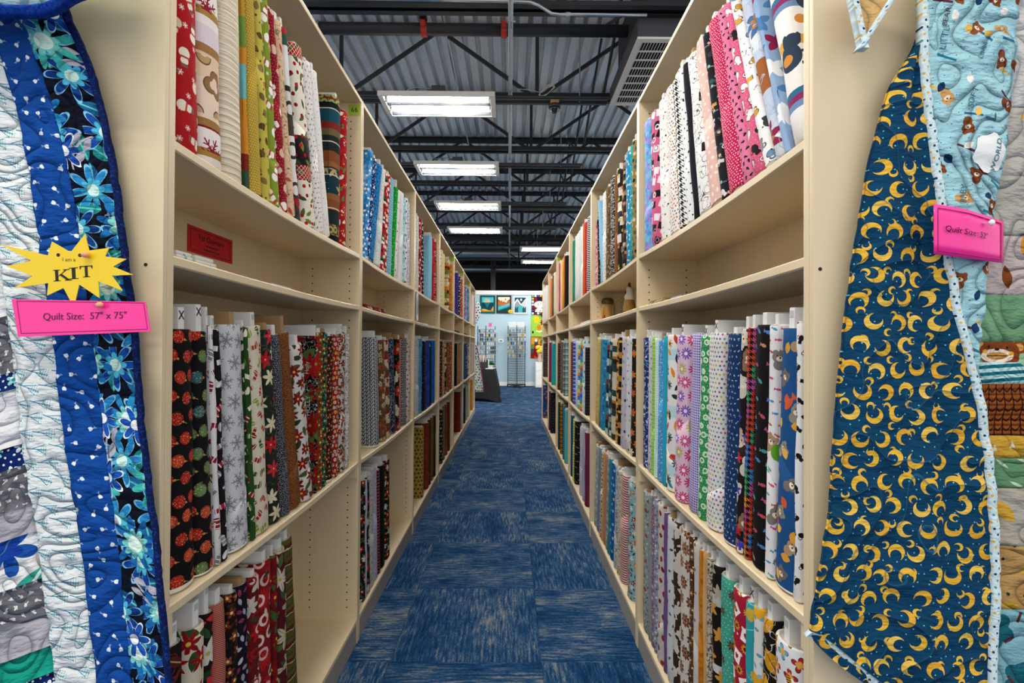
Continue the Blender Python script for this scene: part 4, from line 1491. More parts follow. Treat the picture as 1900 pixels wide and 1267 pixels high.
# ---- right row, nearest bookcase
row('right', 0, S1, [
    (1478, 1512, -15, ('e2e0de', ('bands', .24, [(0, 'e8e6e4'), (.3, '6a8ab0'), (.36, '8a2a5c'), (.42, '2f6a8c'), (.48, 'e8e6e2'), (.9, 'd8a04a')], ), ('cat', .14, .05, ['22303c', '2c3c50', 'd8d4ce'], {'jit': .15, 'rot': .3, 'brick': .3}), ('dot', .08, .012, ['d08a3c', '5a7ab8', '8a3a7a'], {'keep': .5})), 'white knit-wear cat panel', {'flap': False}),
    (1468, 1478, -19, ('8ca8c8', ('spike', .09, .045, ['e6e8ea', '4a7aa8', '8c1c4c'], {'n': 4, 'inner': .4})), 'blue and wine quilt-star'),
    (1446, 1468, -20, ('cfd6de', ('bands', .3, [(0, 'd3dae2'), (.12, 'e6e8ec'), (.18, 'c4ccd8'), (.36, 'b8c4d6'), (.6, '9a5a2c'), (.9, 'b9c6d8')]), ('mask', .3, (.05, .36), [('spike', .11, .05, ['8c2048', '3f6a98'], {'n': 8, 'inner': .5, 'mid': 'b07a44', 'jit': .1})]), ('squig', 26, .01, 'aab4c2')), 'pale blue kitten-star panel', {'flap': False}),
    (1426, 1446, -21, ('e8e8e8', ('cat', .062, .022, ['8a8c8e', 'c8963c', '6a90b0', '3a3c40', 'e0e0e0'], {'line': '2a2a2c', 'jit': .3, 'rot': 6.0}), ('dot', .03, .003, ['c0869a', '3a3a3a'], {'keep': .4})), 'white with grey and ginger cats', {'ext': .01}),
    (1404, 1426, -19, ('d65e80', ('dot', .014, .0014, 'f4c8d4'), ('cat', .06, .024, ['eeeae8', '1c1a1c', 'e8e4e2'], {'line': '1c1a1c', 'jit': .3, 'rot': 4.0})), 'rose pink with black and white cats'),
    (1383, 1404, -17, ('d8789c', ('cat', .026, .0085, '18161a', {'jit': .3, 'rot': 5.0})), 'pink with tiny black cats'),
    (1356, 1383, -15, dots('c01650', 'f2d4dc', .0105, .0023, .35), 'hot pink white-dotted'),
    (1345, 1356, -15, ('1a1c22', ('cat', .06, .02, ['d8d4cc', 'c89a5a', '2f5a5c', '3a3a40'], {'rot': 3.0}), ('rect', .05, .013, ['8a8478', '5a6a70'], {'h': .2, 'keep': .5, 'rot': False}), ('dot', .05, .006, ['d0a8a0', '8ac0b8'])), 'black cat-portrait'),
    (1320, 1345, -13, ('e0b8ae', ('leaf', .034, .01, ['f2e6e0', 'ecd8d0'], {'wd': .6}), ('cat', .1, .017, ['26242a', 'f0e8e2'], {'keep': .5})), 'blush pink with pale leaves'),
    (1300, 1319, -12, ('e6e6e6', ('cat', .07, .026, 'e8e8e8', {'line': '4a4a4e', 'rot': .7}), ('rect', .11, .02, '16161a', {'keep': .4, 'rot': .5}), ('squig', 20, .006, '5a5a5c')), 'white line-drawn cat'),
    (1292, 1300, -11, ('191a22',), 'plain black', {'flap': False}),
    (1278, 1291, -11, ('e4e8ea', ('dot', .04, .004, '26262a', {'asp': .6}), ('leaf', .06, .012, '26262a', {'keep': .4})), 'white black-spotted'),
    (1263, 1277, -9, ('e6e6e4', ('hound', .028, '17171a')), 'black and white houndstooth'),
    (1245, 1262, -7, dots('e9e6e2', ['a05a3c', '8c2c4c', 'c08040', '8a8a8c'], .017, .0045, .5), 'white with rust and plum dots'),
    (1228, 1244, -5, ('e8e6e2', ('leaf', .03, .007, ['c89ab0', '8ab0a8', 'b08a5a', '3a3a3c'], {'keep': .8}), ('dot', .05, .005, ['c0784a', '26262a'])), 'white with scattered pastel motifs'),
    (1210, 1227, -3, ('cc5884', ('rect', .062, .02, ['16151a', 'e4e0e2', '16151a'], {'h': .9, 'jit': .3, 'rot': .5}), ('ring', .05, .012, ['eae4e6', '8c8c90'], {'keep': .6})), 'pink with black cat silhouettes', {'flap': False}),
    (1196, 1209, -1, ('7a74c0', ('marble', 22, ['5a48a8', '8a84d0', '4ab0d8', 'b0a8dc', '6a3a9c']), ('rect', .04, .012, ['4a90d8', '9c8ad0', '7ac0d0'])), 'purple and aqua watercolour'),
])
row('right', 0, S3, [
    (1482, 1494, 1, ('e0e0e0', ('cat', .04, .014, '17171a', {'rot': 5.0})), 'white with black cats', {'ext': .028, 'kraft': False}),
    (1441, 1482, 3, ('1b4c80', ('fish', .12, .034, ['c06a34', 'c8543a'], {'keep': .45}), ('bear', .09, .019, ['8a8478', 'a88a68', '6c665e'], {'jit': .25, 'rot': 1.4}), ('leaf', .07, .017, ['d89a34', 'd05a34', 'e0b050'], {'wd': .7, 'keep': .8})), 'royal blue with kittens and sushi', {'sel': True, 'ext': .042, 'fc': .5, 'flap': True, 'kraft': False}),
    (1427, 1441, 2, ('e0dedd', ('fish', .034, .012, ['c05a3c', '4a8ab8', 'c84a6a', '5aa08c'], {'rot': .6}), ('bear', .12, .021, ['7a766e', 'a88a70', '8c867c'], {'keep': .8, 'rot': 1.4}), ('dot', .15, .024, '5c9a24', {'keep': .5})), 'white with kittens and little fish', {'ext': .022, 'kraft': False}),
    (1396, 1427, 2, ('121112', ('fish', .05, .018, ['c0487a', '3a8ac0', 'd89a3a', 'c8503c', '3aa890'], {'rot': .7, 'vein': '5a3a8a', 'jit': .5})), 'black with rainbow fish', {'ext': .028, 'kraft': False}),
    (1384, 1396, 2.5, ('131113', ('hound', .019, ['c04a2c', 'd88a2c', '3a9a6a', '3a7ac8', 'b84a8c', 'c0302c'])), 'rainbow and black houndstooth', {'ext': .03, 'kraft': False}),
    (1371, 1384, 3, ('1c1618', ('bear', .085, .028, ['b8a48c', '8a6a50', 'c8c0b4'], {'jit': .4, 'rot': 1.4}), ('spike', .06, .02, ['b81c28', '3a3ab0', 'd0c8c0'], {'n': 5, 'keep': .6})), 'black and red costumed cats', {'ext': .03}),
    (1344, 1371, 2.5, ('17335f', ('leaf', .02, .005, ['a8c0d8', '88a8c8'], {'wd': .35}), ('dot', .02, .0016, 'c4d4e4')), 'navy white-sprigged', {'fc': .12, 'flap': True, 'sel': True}),
    (1312, 1343, 2, dots('dcdad8', ['8a5a8c', 'b8a83c', '5a98a8', 'b0587a', '6aa068', '3f5a8c'], .0165, .0042, .15), 'white with confetti dots', {'ext': .035, 'X': 1, 'fc': .18, 'flap': True, 'kraft': False}),
    (1297, 1311, 2.5, ('2c8a52', ('dot', .012, .0013, 'cfe8d4'), ('ring', .036, .009, 'd4ead0', {'w': .003}), ('dot', .036, .006, 'b8dcb8')), 'green dandelion-dotted', {'X': 1, 'ext': .03, 'kraft': False}),
    (1279, 1297, 3.5, ('5f4fa4', ('grid', .0105, .34, 'cfc6e4')), 'purple gingham', {'ext': .0}),
    (1253, 1279, 2.5, ('d9b8cc', ('pet', .052, .023, ['c42c6c', 'a8aa3a', '6a4ab0', 'c83c74'], {'n': 11, 'inner': .3, 'cen': 'ece0ea', 'cr': .3, 'jit': .2})), 'pale pink with bright daisies', {'X': 1, 'ext': .035, 'in': -.006, 'fc': .42, 'flap': True, 'kraft': False, 'sc': 1.12}),
    (1237, 1252, 1.5, ('d9e2e0', ('bands', .2, [(0, 'e4e6e2'), (.3, 'b8dce0'), (.5, 'e2e4e2')]), ('leaf', .05, .02, ['b8402c', '2a8a9c', '22303a', 'd88a2c'], {'jit': .6}), ('pet', .08, .018, ['c8503c', 'd89a2c', '2a6a6c'], {'n': 8, 'cen': '2a2a2a'})), 'white beach-holiday'),
    (1232.5, 1237, 1, ('2aa0bc',), 'plain turquoise', {'flap': False}),
    (1222, 1232, 1, ('4f92cc', ('dot', .016, .0032, ['a8d0ec', '2f6cb0', 'c8e0f0'], {'jit': .6})), 'sky blue dotted', {'kraft': True, 'ext': .028, 'h': .53}),
    (1217, 1222, 1, ('a8d4c8', ('hound', .012, 'e0f0e8')), 'pale mint'),
    (1211, 1217, 1, ('86b84c', ('stripeh', .02, .5, '9cc868')), 'lime green'),
    (1204, 1211, 1, ('c4c6c8', ('leaf', .03, .008, ['8c8e92', '5a5a60'])), 'light grey sprigged'),
    (1195, 1204, 0, ('1b2f6c', ('leaf', .04, .012, ['b8c458', 'c8d4e0', '4a8ab8'], {}), ('squig', 30, .016, 'c0c8d8')), 'navy wildflower'),
])
row('right', 0, SB, [
    (1440, 1494, 0, ('d6d8dc', ('pet', .055, .02, ['a8222c', '5aa4bc', 'c4862c', 'a8222c'], {'n': 4, 'inner': .3, 'line': '2c2420', 'mid': 'd8a040', 'jit': .3}), ('bee', .09, .014, 'c8962c', {'keep': .5})), 'white with butterflies and bees', {'mz': .5, 'h': .575, 'in': -.005, 'ext': .045, 'kraft': False}),
    (1421, 1440, 0, ('17140f', ('leaf', .09, .04, ['d09a1c', 'c88c18'], {'vein': '8a5a0c', 'wd': .6}), ('squig', 30, .01, 'c8c4b8')), 'black with golden beehives', {'mz': .5, 'ext': .034, 'kraft': False}),
    (1403, 1421, 0, ('d8d6d0', ('pet', .12, .038, 'd8a01c', {'n': 2, 'inner': .8, 'rot': .4, 'jit': .2}), ('leaf', .035, .011, ['4a98b0', '6aa8c0', '8ab0bc'], {'wd': .5})), 'white with yellow hives and blue birds', {'mz': .45, 'ext': .03, 'kraft': False}),
    (1391, 1403, 0, ('2c98a0', ('pet', .1, .022, 'c8a83c', {'n': 12, 'inner': .8, 'keep': .8}), ('squig', 16, .012, '8ccace')), 'turquoise lemon', {'mz': .45, 'X': 1, 'ext': .034, 'kraft': False}),
    (1362, 1391, 0, ('a01a34', ('card', .075, .018, 'a8162c', {'jit': .3, 'rot': 1.2}), ('spike', .062, .017, 'd89c24', {'n': 11, 'inner': .5, 'cen': '4a2a14', 'cr': .4}), ('heart', .05, .005, 'e8d8d8')), 'crimson with cards and sunflowers', {'mz': .45, 'ext': .034, 'kraft': False}),
    (1340, 1362, 0, ('3f9a86', ('leaf', .016, .0035, 'b8dcd0', {}), ('spike', .085, .02, ['2a2018', '4a3420'], {'n': 8, 'inner': .25, 'mid': '6a4a24'})), 'teal with brown beetles', {'mz': .4, 'ext': .034, 'kraft': False}),
    (1325, 1340, 0, ('15110d', ('bands', .36, [(0, '15110d'), (.3, 'b8b4ae'), (.38, '15110d'), (.8, 'c8c4c0'), (.86, '15110d')]), ('spike', .06, .024, ['b8701c', 'c88c3a', 'a8a090'], {'n': 5, 'inner': .4})), 'black and amber bee-panel', {'mz': .4, 'ext': .04}),
    (1318, 1325, 0, ('b4aa98', ('squig', 70, .05, '4a4238')), 'tan newsprint', {'mz': .4}),
    (1310, 1318, 0, wood(['a87a40', 'c8a470', 'b88c54']), 'honey woodgrain', {'mz': .4}),
    (1302, 1310, 0, ('a05c14', ('marble', 24, ['8a4a0c', 'c07a1c', 'a8641a'])), 'burnt orange batik', {'mz': .35}),
    (1291.5, 1302, 0, ('c4bcb8', ('rect', .05, .006, ['8a5a50', '5a5a5c'], {'keep': .7})), 'white with tiny stamps', {'mz': .35}),
    (1284, 1291, 0, floral('4a3424', ['8a6a4a', 'b89a80', '5a2a1c'], ['3a2a1a'], .03, .012), 'brown meadow', {'mz': .35}),
    (1264, 1284, 0, ('ccc6bc', ('pet', .075, .03, ['6a3c24', '5a3420', '8a5a44'], {'n': 9, 'inner': .6, 'mid': 'a87a60', 'cen': '4a2418', 'cr': .2, 'jit': .3}), ('dot', .04, .003, ['9c2c2c', '4a4a2c'], {'keep': .6})), 'cream with brown turkeys', {'mz': .35}),
    (1252, 1264, 0, ('c8c2bc', ('speck', 22, .5, '38241a')), 'brown cow-hide', {'mz': .35}),
    (1240.5, 1252, 0, ('c4cacc', ('leaf', .05, .012, ['5a3424', '3a3a3c', '7a4a3a'], {'wd': .5, 'keep': .8})), 'white with little birds', {'mz': .3}),
    (1236.5, 1240.5, 0, ('6a4a80',), 'plain purple', {'mz': .3, 'flap': False}),
    (1222, 1236.5, 0, ('c4beb8', ('lat', .03, .05, '9c9894'), ('leaf', .055, .017, ['8c2a22', '7a2018'], {'wd': .7})), 'cream with red birds on a grid', {'mz': .3}),
    (1218.5, 1222, 0, ('8c94a4', ('dot', .02, .006, ['5a6484', 'c8ccd8'])), 'grey blue floral', {'mz': .3}),
    (1212, 1218.5, 0, floral('86708c', ['b8a8c0', '6a4a7a', '9c4a4a'], ['5a5a70'], .03, .012), 'mauve floral', {'mz': .3}),
    (1206, 1212, 0, ('84908f', ('leaf', .03, .006, '4a5456', {'keep': .6})), 'sage grey', {'mz': .3}),
    (1195, 1206, 0, ('8a9494', ('leaf', .03, .01, ['c8ccc8', '4a5254'], {}), ('leaf', .07, .018, ['8c3c22', '9c4a2c'], {'keep': .7, 'wd': .6})), 'grey green with foxes', {'mz': .3}),
])
# ---- right row, second bookcase
row('right', 1, S1, [
    (1174, 1178, 0, ('8a744a', ('dot', .04, .012, ['1c1a18', 'c8b88c', '3a5a5c'])), 'tan and black dog'),
    (1170, 1174, 0, ('2f9a98', ('bone', .04, .012, ['c8dcd8', '1f6a70'])), 'teal bone'),
    (1162, 1170, -4, ('1f88b8', ('bone', .05, .018, ['cfe0e4', 'd8d4c0'], {}), ('paw', .06, .01, ['8a5a3c', 'b8d8d8'], {'keep': .6})), 'bright blue with dog bones'),
    (1155, 1162, 0, ('2e2018', ('bands', .13, [(0, '2e2018'), (.35, '4a3426'), (.5, '241a14'), (.8, '7a5a44')]), ('rect', .05, .016, ['c9b08c', 'b8906a', 'a87a5a'], {'h': .5, 'rot': False})), 'dark brown lettered dog', {'txt': [('PI', .05, 0, .36, 'spine'), ('LO', .045, 0, .1, 'spine')], 'flap': False}),
    (1145.5, 1155, -2, ('211d1a', ('grid', .12, .08, '1a1612'), ('rect', .1, .03, ['d8d0c4', '2a2622'], {'rot': False}), ('paw', .08, .026, ['c8803c', 'b8a83c', 'd0ccc4'])), 'black paw-print panel', {'ext': .035, 'kraft': False}),
    (1141, 1145.5, 0, ('5c3018', ('diag', .012, .4, 'a06a3c')), 'brown diagonal-striped'),
    (1133, 1141, -1, words('181818', 'b0aca8', .03), 'black word-print'),
    (1125, 1133, -1, ('5a4830', ('bone', .04, .015, ['b8a078', '2a2018', '8a7450'])), 'brown bone-print'),
    (1119.5, 1125, -2, dots('dcd8d4', '5a4a44', .03, .004), 'white dotted'),
    (1115.5, 1119, -14, ('88b8d4', ('paw', .09, .01, '6a4a3a', {'keep': .6})), 'light blue paw-dotted panel', {'ext': .035, 'kraft': False}),
    (1110, 1115, -1, ('121214', ('bone', .035, .01, ['c8485a', '4a9ac8', 'c8b83c', '5aa85a'])), 'black with coloured bones', {'h': .4}),
    (1105, 1109.5, 0, ('cc8a90', ('dot', .03, .007, ['3a2a2c', 'e8c8c8'])), 'pink dog-print', {'h': .42}),
])
row('right', 1, S3, [
    (1172.5, 1177, 2, ('1f1a14', ('pet', .06, .024, ['c8702c', 'b85a24', 'd8c8a8'])), 'black and orange pumpkin'),
    (1161, 1172.5, 3, ('cfd2d8', ('dot', .012, .0015, 'a8aeb8'), ('leaf', .045, .01, ['8a4a5a', '3a3c40', 'a8b048'], {'wd': .6, 'keep': .8})), 'white with small pandas'),
    (1152, 1161, 4, ('bab6c4', ('dot', .05, .01, ['3a3a40', 'b89a5a', '8a8494'], {'keep': .7})), 'lilac grey with tiny animals'),
    (1147, 1152, 4, ('17140f', ('bands', .12, [(0, '17140f'), (.4, 'c8a02c'), (.5, '17140f'), (.75, 'a87a2c')])), 'black and gold lettered'),
    (1144.5, 1147, 4, ('b87a34', ('dot', .03, .01, ['1c1814', 'd8b080'])), 'orange brown'),
    (1135, 1144.5, 4, ('c4bba4', ('bands', .24, [(0, '1f3f3c'), (.14, 'c8c0a8'), (.55, '1f3f3c'), (.72, '241f18'), (.84, 'a8642c'), (.9, 'c8c0a8')])), 'cream and forest green panel'),
    (1129, 1135, 4, ('20404a', ('rect', .06, .02, ['8a9a8c', '1c2428', 'b8bcb4'], {'rot': .5})), 'dark teal camping'),
    (1125, 1129, 5, ('3a5a70', ('bands', .2, [(0, 'a8c0b8'), (.2, '17233a'), (.45, '7a3a34'), (.6, '2a80a8'), (.8, '22344c')])), 'blue scenic'),
    (1116, 1125, 6, ('1d6f9c', ('marble', 16, ['125a88', '2f90bc', '0f4870']), ('spike', .06, .008, 'cfe0e8', {'n': 5, 'keep': .7})), 'blue starry'),
    (1113, 1116, 7, ('4f7f90',), 'slate teal'),
    (1106, 1112, 8, ('c4b060', ('dot', .02, .004, ['8a7a34', 'd8c88c'])), 'pale yellow dotted'),
])
row('right', 1, SB, [
    (1166.5, 1175, 1, floral('84b0bc', ['c87a5a', 'd8d4c8', '8c2c3c'], ['4a6a5a', '2a4a50'], .05, .018), 'light blue floral', {'mz': .1}),
    (1152, 1166, 4, ('d4cac4', ('stripeh', .016, .5, '98283a')), 'red and white striped', {'mz': .1, 'puck': .5}),
    (1148, 1152, 4, floral('c4bca8', ['b89a4a', '8a9a8c'], ['6a7a5a'], .04, .014), 'cream floral', {'mz': .1}),
    (1141, 1148, 4, floral('b8bcc0', ['4a5a74', '8c8c9c'], ['6a7a80'], .04, .015), 'white with blue flowers', {'mz': .1}),
    (1133.5, 1141, 5, ('175a9c', ('dot', .05, .011, ['c8b8a0', '12304c', '8ac0d8'])), 'bright blue spotted', {'mz': .1}),
    (1130, 1133.5, 5, ('2c7a84',), 'plain teal', {'mz': .1}),
    (1126, 1130, 6, ('8a9c94', ('dot', .03, .009, ['c8c0a8', '5a7a80'])), 'grey sage', {'mz': .1}),
    (1121, 1126, 6, ('b87a68',), 'plain salmon', {'mz': .1}),
    (1119, 1121, 6, ('c09a4c',), 'gold', {'mz': .1}),
    (1114.5, 1119, 7, ('bcb8b4', ('dot', .03, .01, ['98282c', '6a5a4a'])), 'white with red berries', {'mz': .1}),
    (1109.5, 1114.5, 7, ('6a7c88', ('dot', .015, .003, '9cacb8')), 'slate grey dotted', {'mz': .1}),
    (1104.5, 1109.5, 8, ('98a4a4', ('dot', .05, .012, ['b08a5a', 'd0d0cc'])), 'pale grey with foxes', {'mz': .1}),
])
row('right', 2, S1, [
    (1089.5, 1094, 0, ('d0d0d0', ('stripeh', .018, .55, '1c1c20')), 'black and white striped', {'flap': False}),
    (1086, 1089.5, 0, ('a81a24',), 'deep red'),
    (1082.5, 1086, 0, ('d05a1c', ('stripeh', .02, .4, 'b84a14')), 'bright orange'),
    (1079, 1082.5, -1, ('dcdcda', ('stripeh', .02, .1, 'c0c0c0')), 'white ribbed'),
    (1075.5, 1079, -1, ('d0d4d8', ('dot', .02, .004, 'b0b4b8')), 'white tonal-dotted'),
    (1072, 1075.5, -1, ('d8d8d4',), 'snow white'),
    (1068.5, 1072, -1, ('dadcde', ('squig', 30, .02, 'b8babc')), 'white scribbled'),
    (1064, 1068, -3, ('1a7a5c',), 'emerald green'),
])
row('right', 2, S3, [
    (1087, 1091, 0, ('17171c', ('stripeh', .03, .2, '3a3a44')), 'black ribbed', {'h': .5}),
    (1082.5, 1086.5, 2, ('cfd8d8', ('rect', .05, .014, ['3a9aa8', 'b8c8c8'], {'rot': False})), 'white and teal'),
    (1078, 1082, 1, ('3f9ab0', ('bands', .16, [(0, 'c83a20'), (.12, 'd88a2c'), (.25, 'd8c83c'), (.4, '4aa85a'), (.55, '3a9ac8'), (.7, '2a4ab0'), (.85, '3a8ac0')]), ('stripev', .02, .3, '2a6a8c')), 'rainbow plaid'),
    (1074, 1078, 1, ('8ab0a0', ('bands', .16, [(0, 'd8702c'), (.15, 'd8c84c'), (.35, '5ab0a0'), (.55, 'c8d4d8'), (.8, '3a6ac0')], {'off': .3})), 'pastel rainbow striped'),
    (1070, 1074, 0, ('c4d0e0', ('dot', .02, .005, ['5a9ac8', 'c8b83c']),), 'white multi-dotted'),
    (1065.5, 1070, 0, ('2a4ab8', ('stripeh', .045, .3, '9cbce0')), 'royal blue banded'),
    (1063.7, 1065.5, 0, ('7a1430',), 'wine red'),
    (1060.3, 1063.7, 0, ('8a7a1c', ('stripeh', .025, .45, '1c1a14')), 'yellow and black striped'),
])
row('right', 2, SB, [
    (1087.5, 1090.5, 1, ('6a2444',), 'plum', {'mz': .1}),
    (1083, 1087.5, 1, ('a8a4b8', ('dot', .02, .003, 'c8c4d4')), 'lavender', {'mz': .1}),
    (1078, 1083, 2, ('cfd0d8', ('grid', .02, .2, '5a6480')), 'white windowpane-checked', {'mz': .1}),
    (1068, 1078, 3, ('14161c', ('leaf', .08, .03, ['8a5a3c', '3a6a8c', '8a8c90', 'b08a3c'], {'wd': .2, 'rot': .6})), 'black with gliders', {'mz': .1}),
    (1065.5, 1068, 3, ('a8b43c', ('stripeh', .03, .4, 'd8d88c')), 'lime and yellow', {'mz': .1}),
    (1061.5, 1065.5, 2, ('1f4a70',), 'ocean blue', {'mz': .1}),
])
row('right', 3, S1, [
    (1050, 1054, 0, ('14161c',), 'ink black', {'ext': .04, 'kraft': False}),
    (1048, 1050, 0, ('c8581c',), 'pumpkin orange'),
    (1045.5, 1048, 0, ('d0a834',), 'golden yellow'),
    (1043.5, 1045.5, 0, ('d8cc98',), 'cream yellow'),
    (1041, 1043.5, 0, ('b02470', ('dot', .03, .006, 'd06aa0')), 'magenta'),
])
row('right', 3, S3, [
    (1048.5, 1053.5, 0, ('4a6a74', ('ging', .08, 'a8c0c4'), ('grid', .08, .1, '22343c')), 'teal plaid'),
    (1044, 1048.5, 0, ('6a5648', ('marble', 12, ['5a4a3c', '7a6656'])), 'taupe brown'),
    (1039.5, 1044, 0, ('241c18', ('dot', .025, .006, '8a7a6c')), 'dark brown dotted'),
])
row('right', 3, SB, [
    (1051, 1054, 0, ('5aa89c',), 'mint green', {'mz': .1}),
    (1048, 1051, 0, ('1f5a8c', ('stripeh', .03, .3, '3a80b0')), 'azure blue', {'mz': .1}),
    (1044, 1048, 0, ('17140f', ('hound', .06, 'a87a1c')), 'black and gold checked', {'mz': .1}),
    (1040.5, 1044, 0, ('1c2c1c', ('dot', .03, .008, '4a5a3a')), 'dark green', {'mz': .1}),
])
row('right', 4, S1, [
    (1033, 1035, 0, ('cfc8b4',), 'ecru'),
    (1031, 1033, 0, ('3a3c40',), 'charcoal grey'),
    (1028, 1031, 0, ('c86a1c',), 'orange'),
])
row('right', 4, S3, [
    (1030, 1034, 2, ('1f98a0',), 'turquoise'),
    (1026.5, 1030, 2, ('8c1c4c',), 'raspberry'),
])
row('right', 4, SB, [
    (1028.5, 1033.5, 1, ('14141a', ('dot', .05, .012, '3a3a40')), 'black', {'mz': .1}),
    (1025.5, 1028.5, 1, ('5a1c34',), 'maroon', {'mz': .1}),
])
row('right', 5, S1, [
    (1020, 1022.5, 0, ('dcdad8',), 'white'),
    (1018, 1020, 0, ('d4d0cc',), 'off white'),
    (1015.5, 1018, 0, ('e0dede', ('dot', .03, .006, 'b8b0b8')), 'white dotted'),
])
row('right', 5, S3, [(1016, 1021.5, 0, ('2a2428', ('dot', .04, .012, '6a646a')), 'dark grey dotted')])
row('right', 5, SB, [(1016, 1021.5, 0, ('14407c', ('dot', .07, .02, ['b85a24', '0f2c5c'])), 'blue and orange', {'mz': .1})])

# ------------------------------------------------------------------ hanging quilts
def quilt_mat(name, spec, freq=26.0, stitch=None, depth=.5, st=1.0):
    if freq >= 60: depth = .12
    m = new_mat(name)
    x, y = uvxy()
    c = spec[0]
    for L in spec[1:]: c = layer(c, x, y, L)
    n = nz(x, y * st, freq * .42, .6, 4.0)
    w = ab(sn(n * 30.0))
    if stitch: c = mix(c, stitch, lt(w, .045) * .5)
    finish(c, .9, 0, .12)
    bump(M('POWER', w, .5) + nz(x, y * 2.2, 48.0, 2.0) * .7, min(1.0, depth * 1.5), .011)
    return m


def sheet(name, Pf, u0, u1, v0, v1, nu, nv, mat, parent, uvf=None, thick=.004, puff=.0, smooth=True):
    """a soft panel: Pf(u, v) gives its front surface; thickness goes away from the viewer (+y)"""
    v, uv = [], []
    for j in range(nv + 1):
        for i in range(nu + 1):
            a, b = i / nu, j / nv
            p = Vector(Pf(u0 + (u1 - u0) * a, v0 + (v1 - v0) * b))
            e = min(a, 1 - a) * abs(u1 - u0)
            if puff: p.y -= puff * min(1, e / .012 if e < .012 else 1)
            v.append(p)
            uv.append(list(uvf(u0 + (u1 - u0) * a, v0 + (v1 - v0) * b)) if uvf else [u0 + (u1 - u0) * a, v0 + (v1 - v0) * b])
    n = len(v)
    W = nu + 1
    f = []
    for j in range(nv):
        for i in range(nu):
            f.append((j * W + i, j * W + i + 1, (j + 1) * W + i + 1, (j + 1) * W + i))
    # orient towards -y
    a, b, c = v[f[0][0]], v[f[0][1]], v[f[0][2]]
    if (b - a).cross(c - a).y > 0: f = [q[::-1] for q in f]
    back = [p + Vector((0, thick, 0)) for p in v]
    f2 = [tuple(n + i for i in q[::-1]) for q in f]
    rim = [i for i in range(W)] + [j * W + nu for j in range(1, nv + 1)] + [nv * W + i for i in range(nu - 1, -1, -1)] + [j * W for j in range(nv - 1, 0, -1)]
    f3 = [(rim[k], rim[(k + 1) % len(rim)], n + rim[(k + 1) % len(rim)], n + rim[k]) for k in range(len(rim))]
    return mobj(name, v + back, f + f2 + f3, mat, parent, uvs=uv + uv, smooth=smooth)


def drape(o, Yf, off=.0012):
    """lay a flat piece that was built in the x,z plane onto the surface y = Yf(x, z)"""
    mw = o.matrix_basis
    for v in o.data.vertices:
        p = mw @ v.co
        p.y = Yf(p.x, p.z) - off
        v.co = p
    o.matrix_basis = Matrix.Identity(4)
    o.location = (0, 0, 0)


def crinkle(x, z, s=1.0):
    return mnoise.noise(Vector((x * 9 * s, z * 34 * s, 1.7))) * .0044 + mnoise.noise(Vector((x * 22 * s, z * 60 * s, 4.1))) * .0022


# ---- left: blue floral quilt
DL = .885
EDGE_PX = [(-140, 70), (-60, 92), (20, 118), (100, 150), (200, 178), (300, 197), (400, 212), (500, 223), (640, 240), (800, 256), (900, 268), (1000, 283), (1100, 294), (1267, 312), (1420, 326), (1600, 340)]
edge = sorted((at(x, y, DL).z, at(x, y, DL).x) for y, x in EDGE_PX)
FACE_L = Y0L - .012


def left_y(u, z):
    t = max(0.0, (z - 1.55) / .5)
    off = .017 + .009 * (1 + math.sin(15 * u + 2.6 * z + .8)) + .03 * t * t + .012 * t * math.sin(48 * u + 6 * z)
    off += .012 * math.exp(-(u / .05) ** 2)
    return FACE_L - max(.006, off + crinkle(u, z))


def PL(u, z): return (smooth_interp(edge, z) - u, left_y(u, z), z)


QL = empty('floral_quilt', (0, 0, 0))
tag(QL, 'blue floral quilt with navy binding hanging on the left end panel', 'quilt')
ZT, ZB = at(0, -120, DL).z, at(0, 1500, DL).z
NV = 150
UVL = lambda u, z: (-u, z)
m_bind = quilt_mat('navy_binding', ('081a4a', ('speck', 260, .58, '14327c')), 60)
m_flor = quilt_mat('blue_floral_print', ('050a1c',
    ('leaf', .07, .03, ['1a7f7c', '185c8c', '23988f'], {'wd': .4, 'jit': .6, 'vein': '5cc0b8'}),
    ('pet', .085, .043, ['14479a', '2585c0', '103a80'], {'n': 8, 'inner': .12, 'line': '7fc0de', 'vein': '0f3a80', 'mid': '49b0d0', 'cen': 'c8ece0', 'cr': .26, 'jit': .45}),
    ('sprig', .13, .038, ['a9a4b4', 'b4b0bc'], {'keep': .7, 'jit': .5}),
    ('pet', .11, .05, ['2183b8', '2aa4b4', '1a68a8', '3fb4a8'], {'n': 9, 'inner': .08, 'vein': '155a8c', 'mid': '7ad0c4', 'cen': 'd8f2e4', 'cr': .3, 'keep': .7, 'jit': .5}),
    ('pet', .12, .034, ['1a54b0', '123f94'], {'n': 7, 'inner': .12, 'line': 'e6f0f4', 'mid': '1a54b0', 'cen': 'f0f4f4', 'cr': .28, 'keep': .5, 'jit': .6})), 22)
m_blue = quilt_mat('blue_tulip_print', ('0f4796', ('tulip', .031, .0046, 'e8eef2', {'jit': .45, 'vein': 'a8bcd8'})), 20)
m_tul = quilt_mat('white_teal_twig_print', ('dfe3e3', ('twig', .036, .019, ['2a7f9c', '3a8aa4'], {'rot': .5, 'jit': .25, 'asp': .75})), 22, stitch='5a9aa8')
m_grey = quilt_mat('dark_grey_cross_print', ('66666c', ('dot', .017, .0026, 'd8d8da', {'jit': .2}), ('dot', .017, .0016, 'e8e8ea', {'jit': .4}), ('rect', .017, .005, 'd0d0d2', {'h': .18, 'jit': .15})), 22, stitch='7a98a8')
m_lgrey = quilt_mat('light_grey_cotton', ('a9a6ac', ('marble', 12, ['9c9aa2', 'b8b4ba'])), 22, stitch='6a9aa8')
m_white = quilt_mat('white_cotton', ('dcdcde',), 20, stitch='7ab0bc')
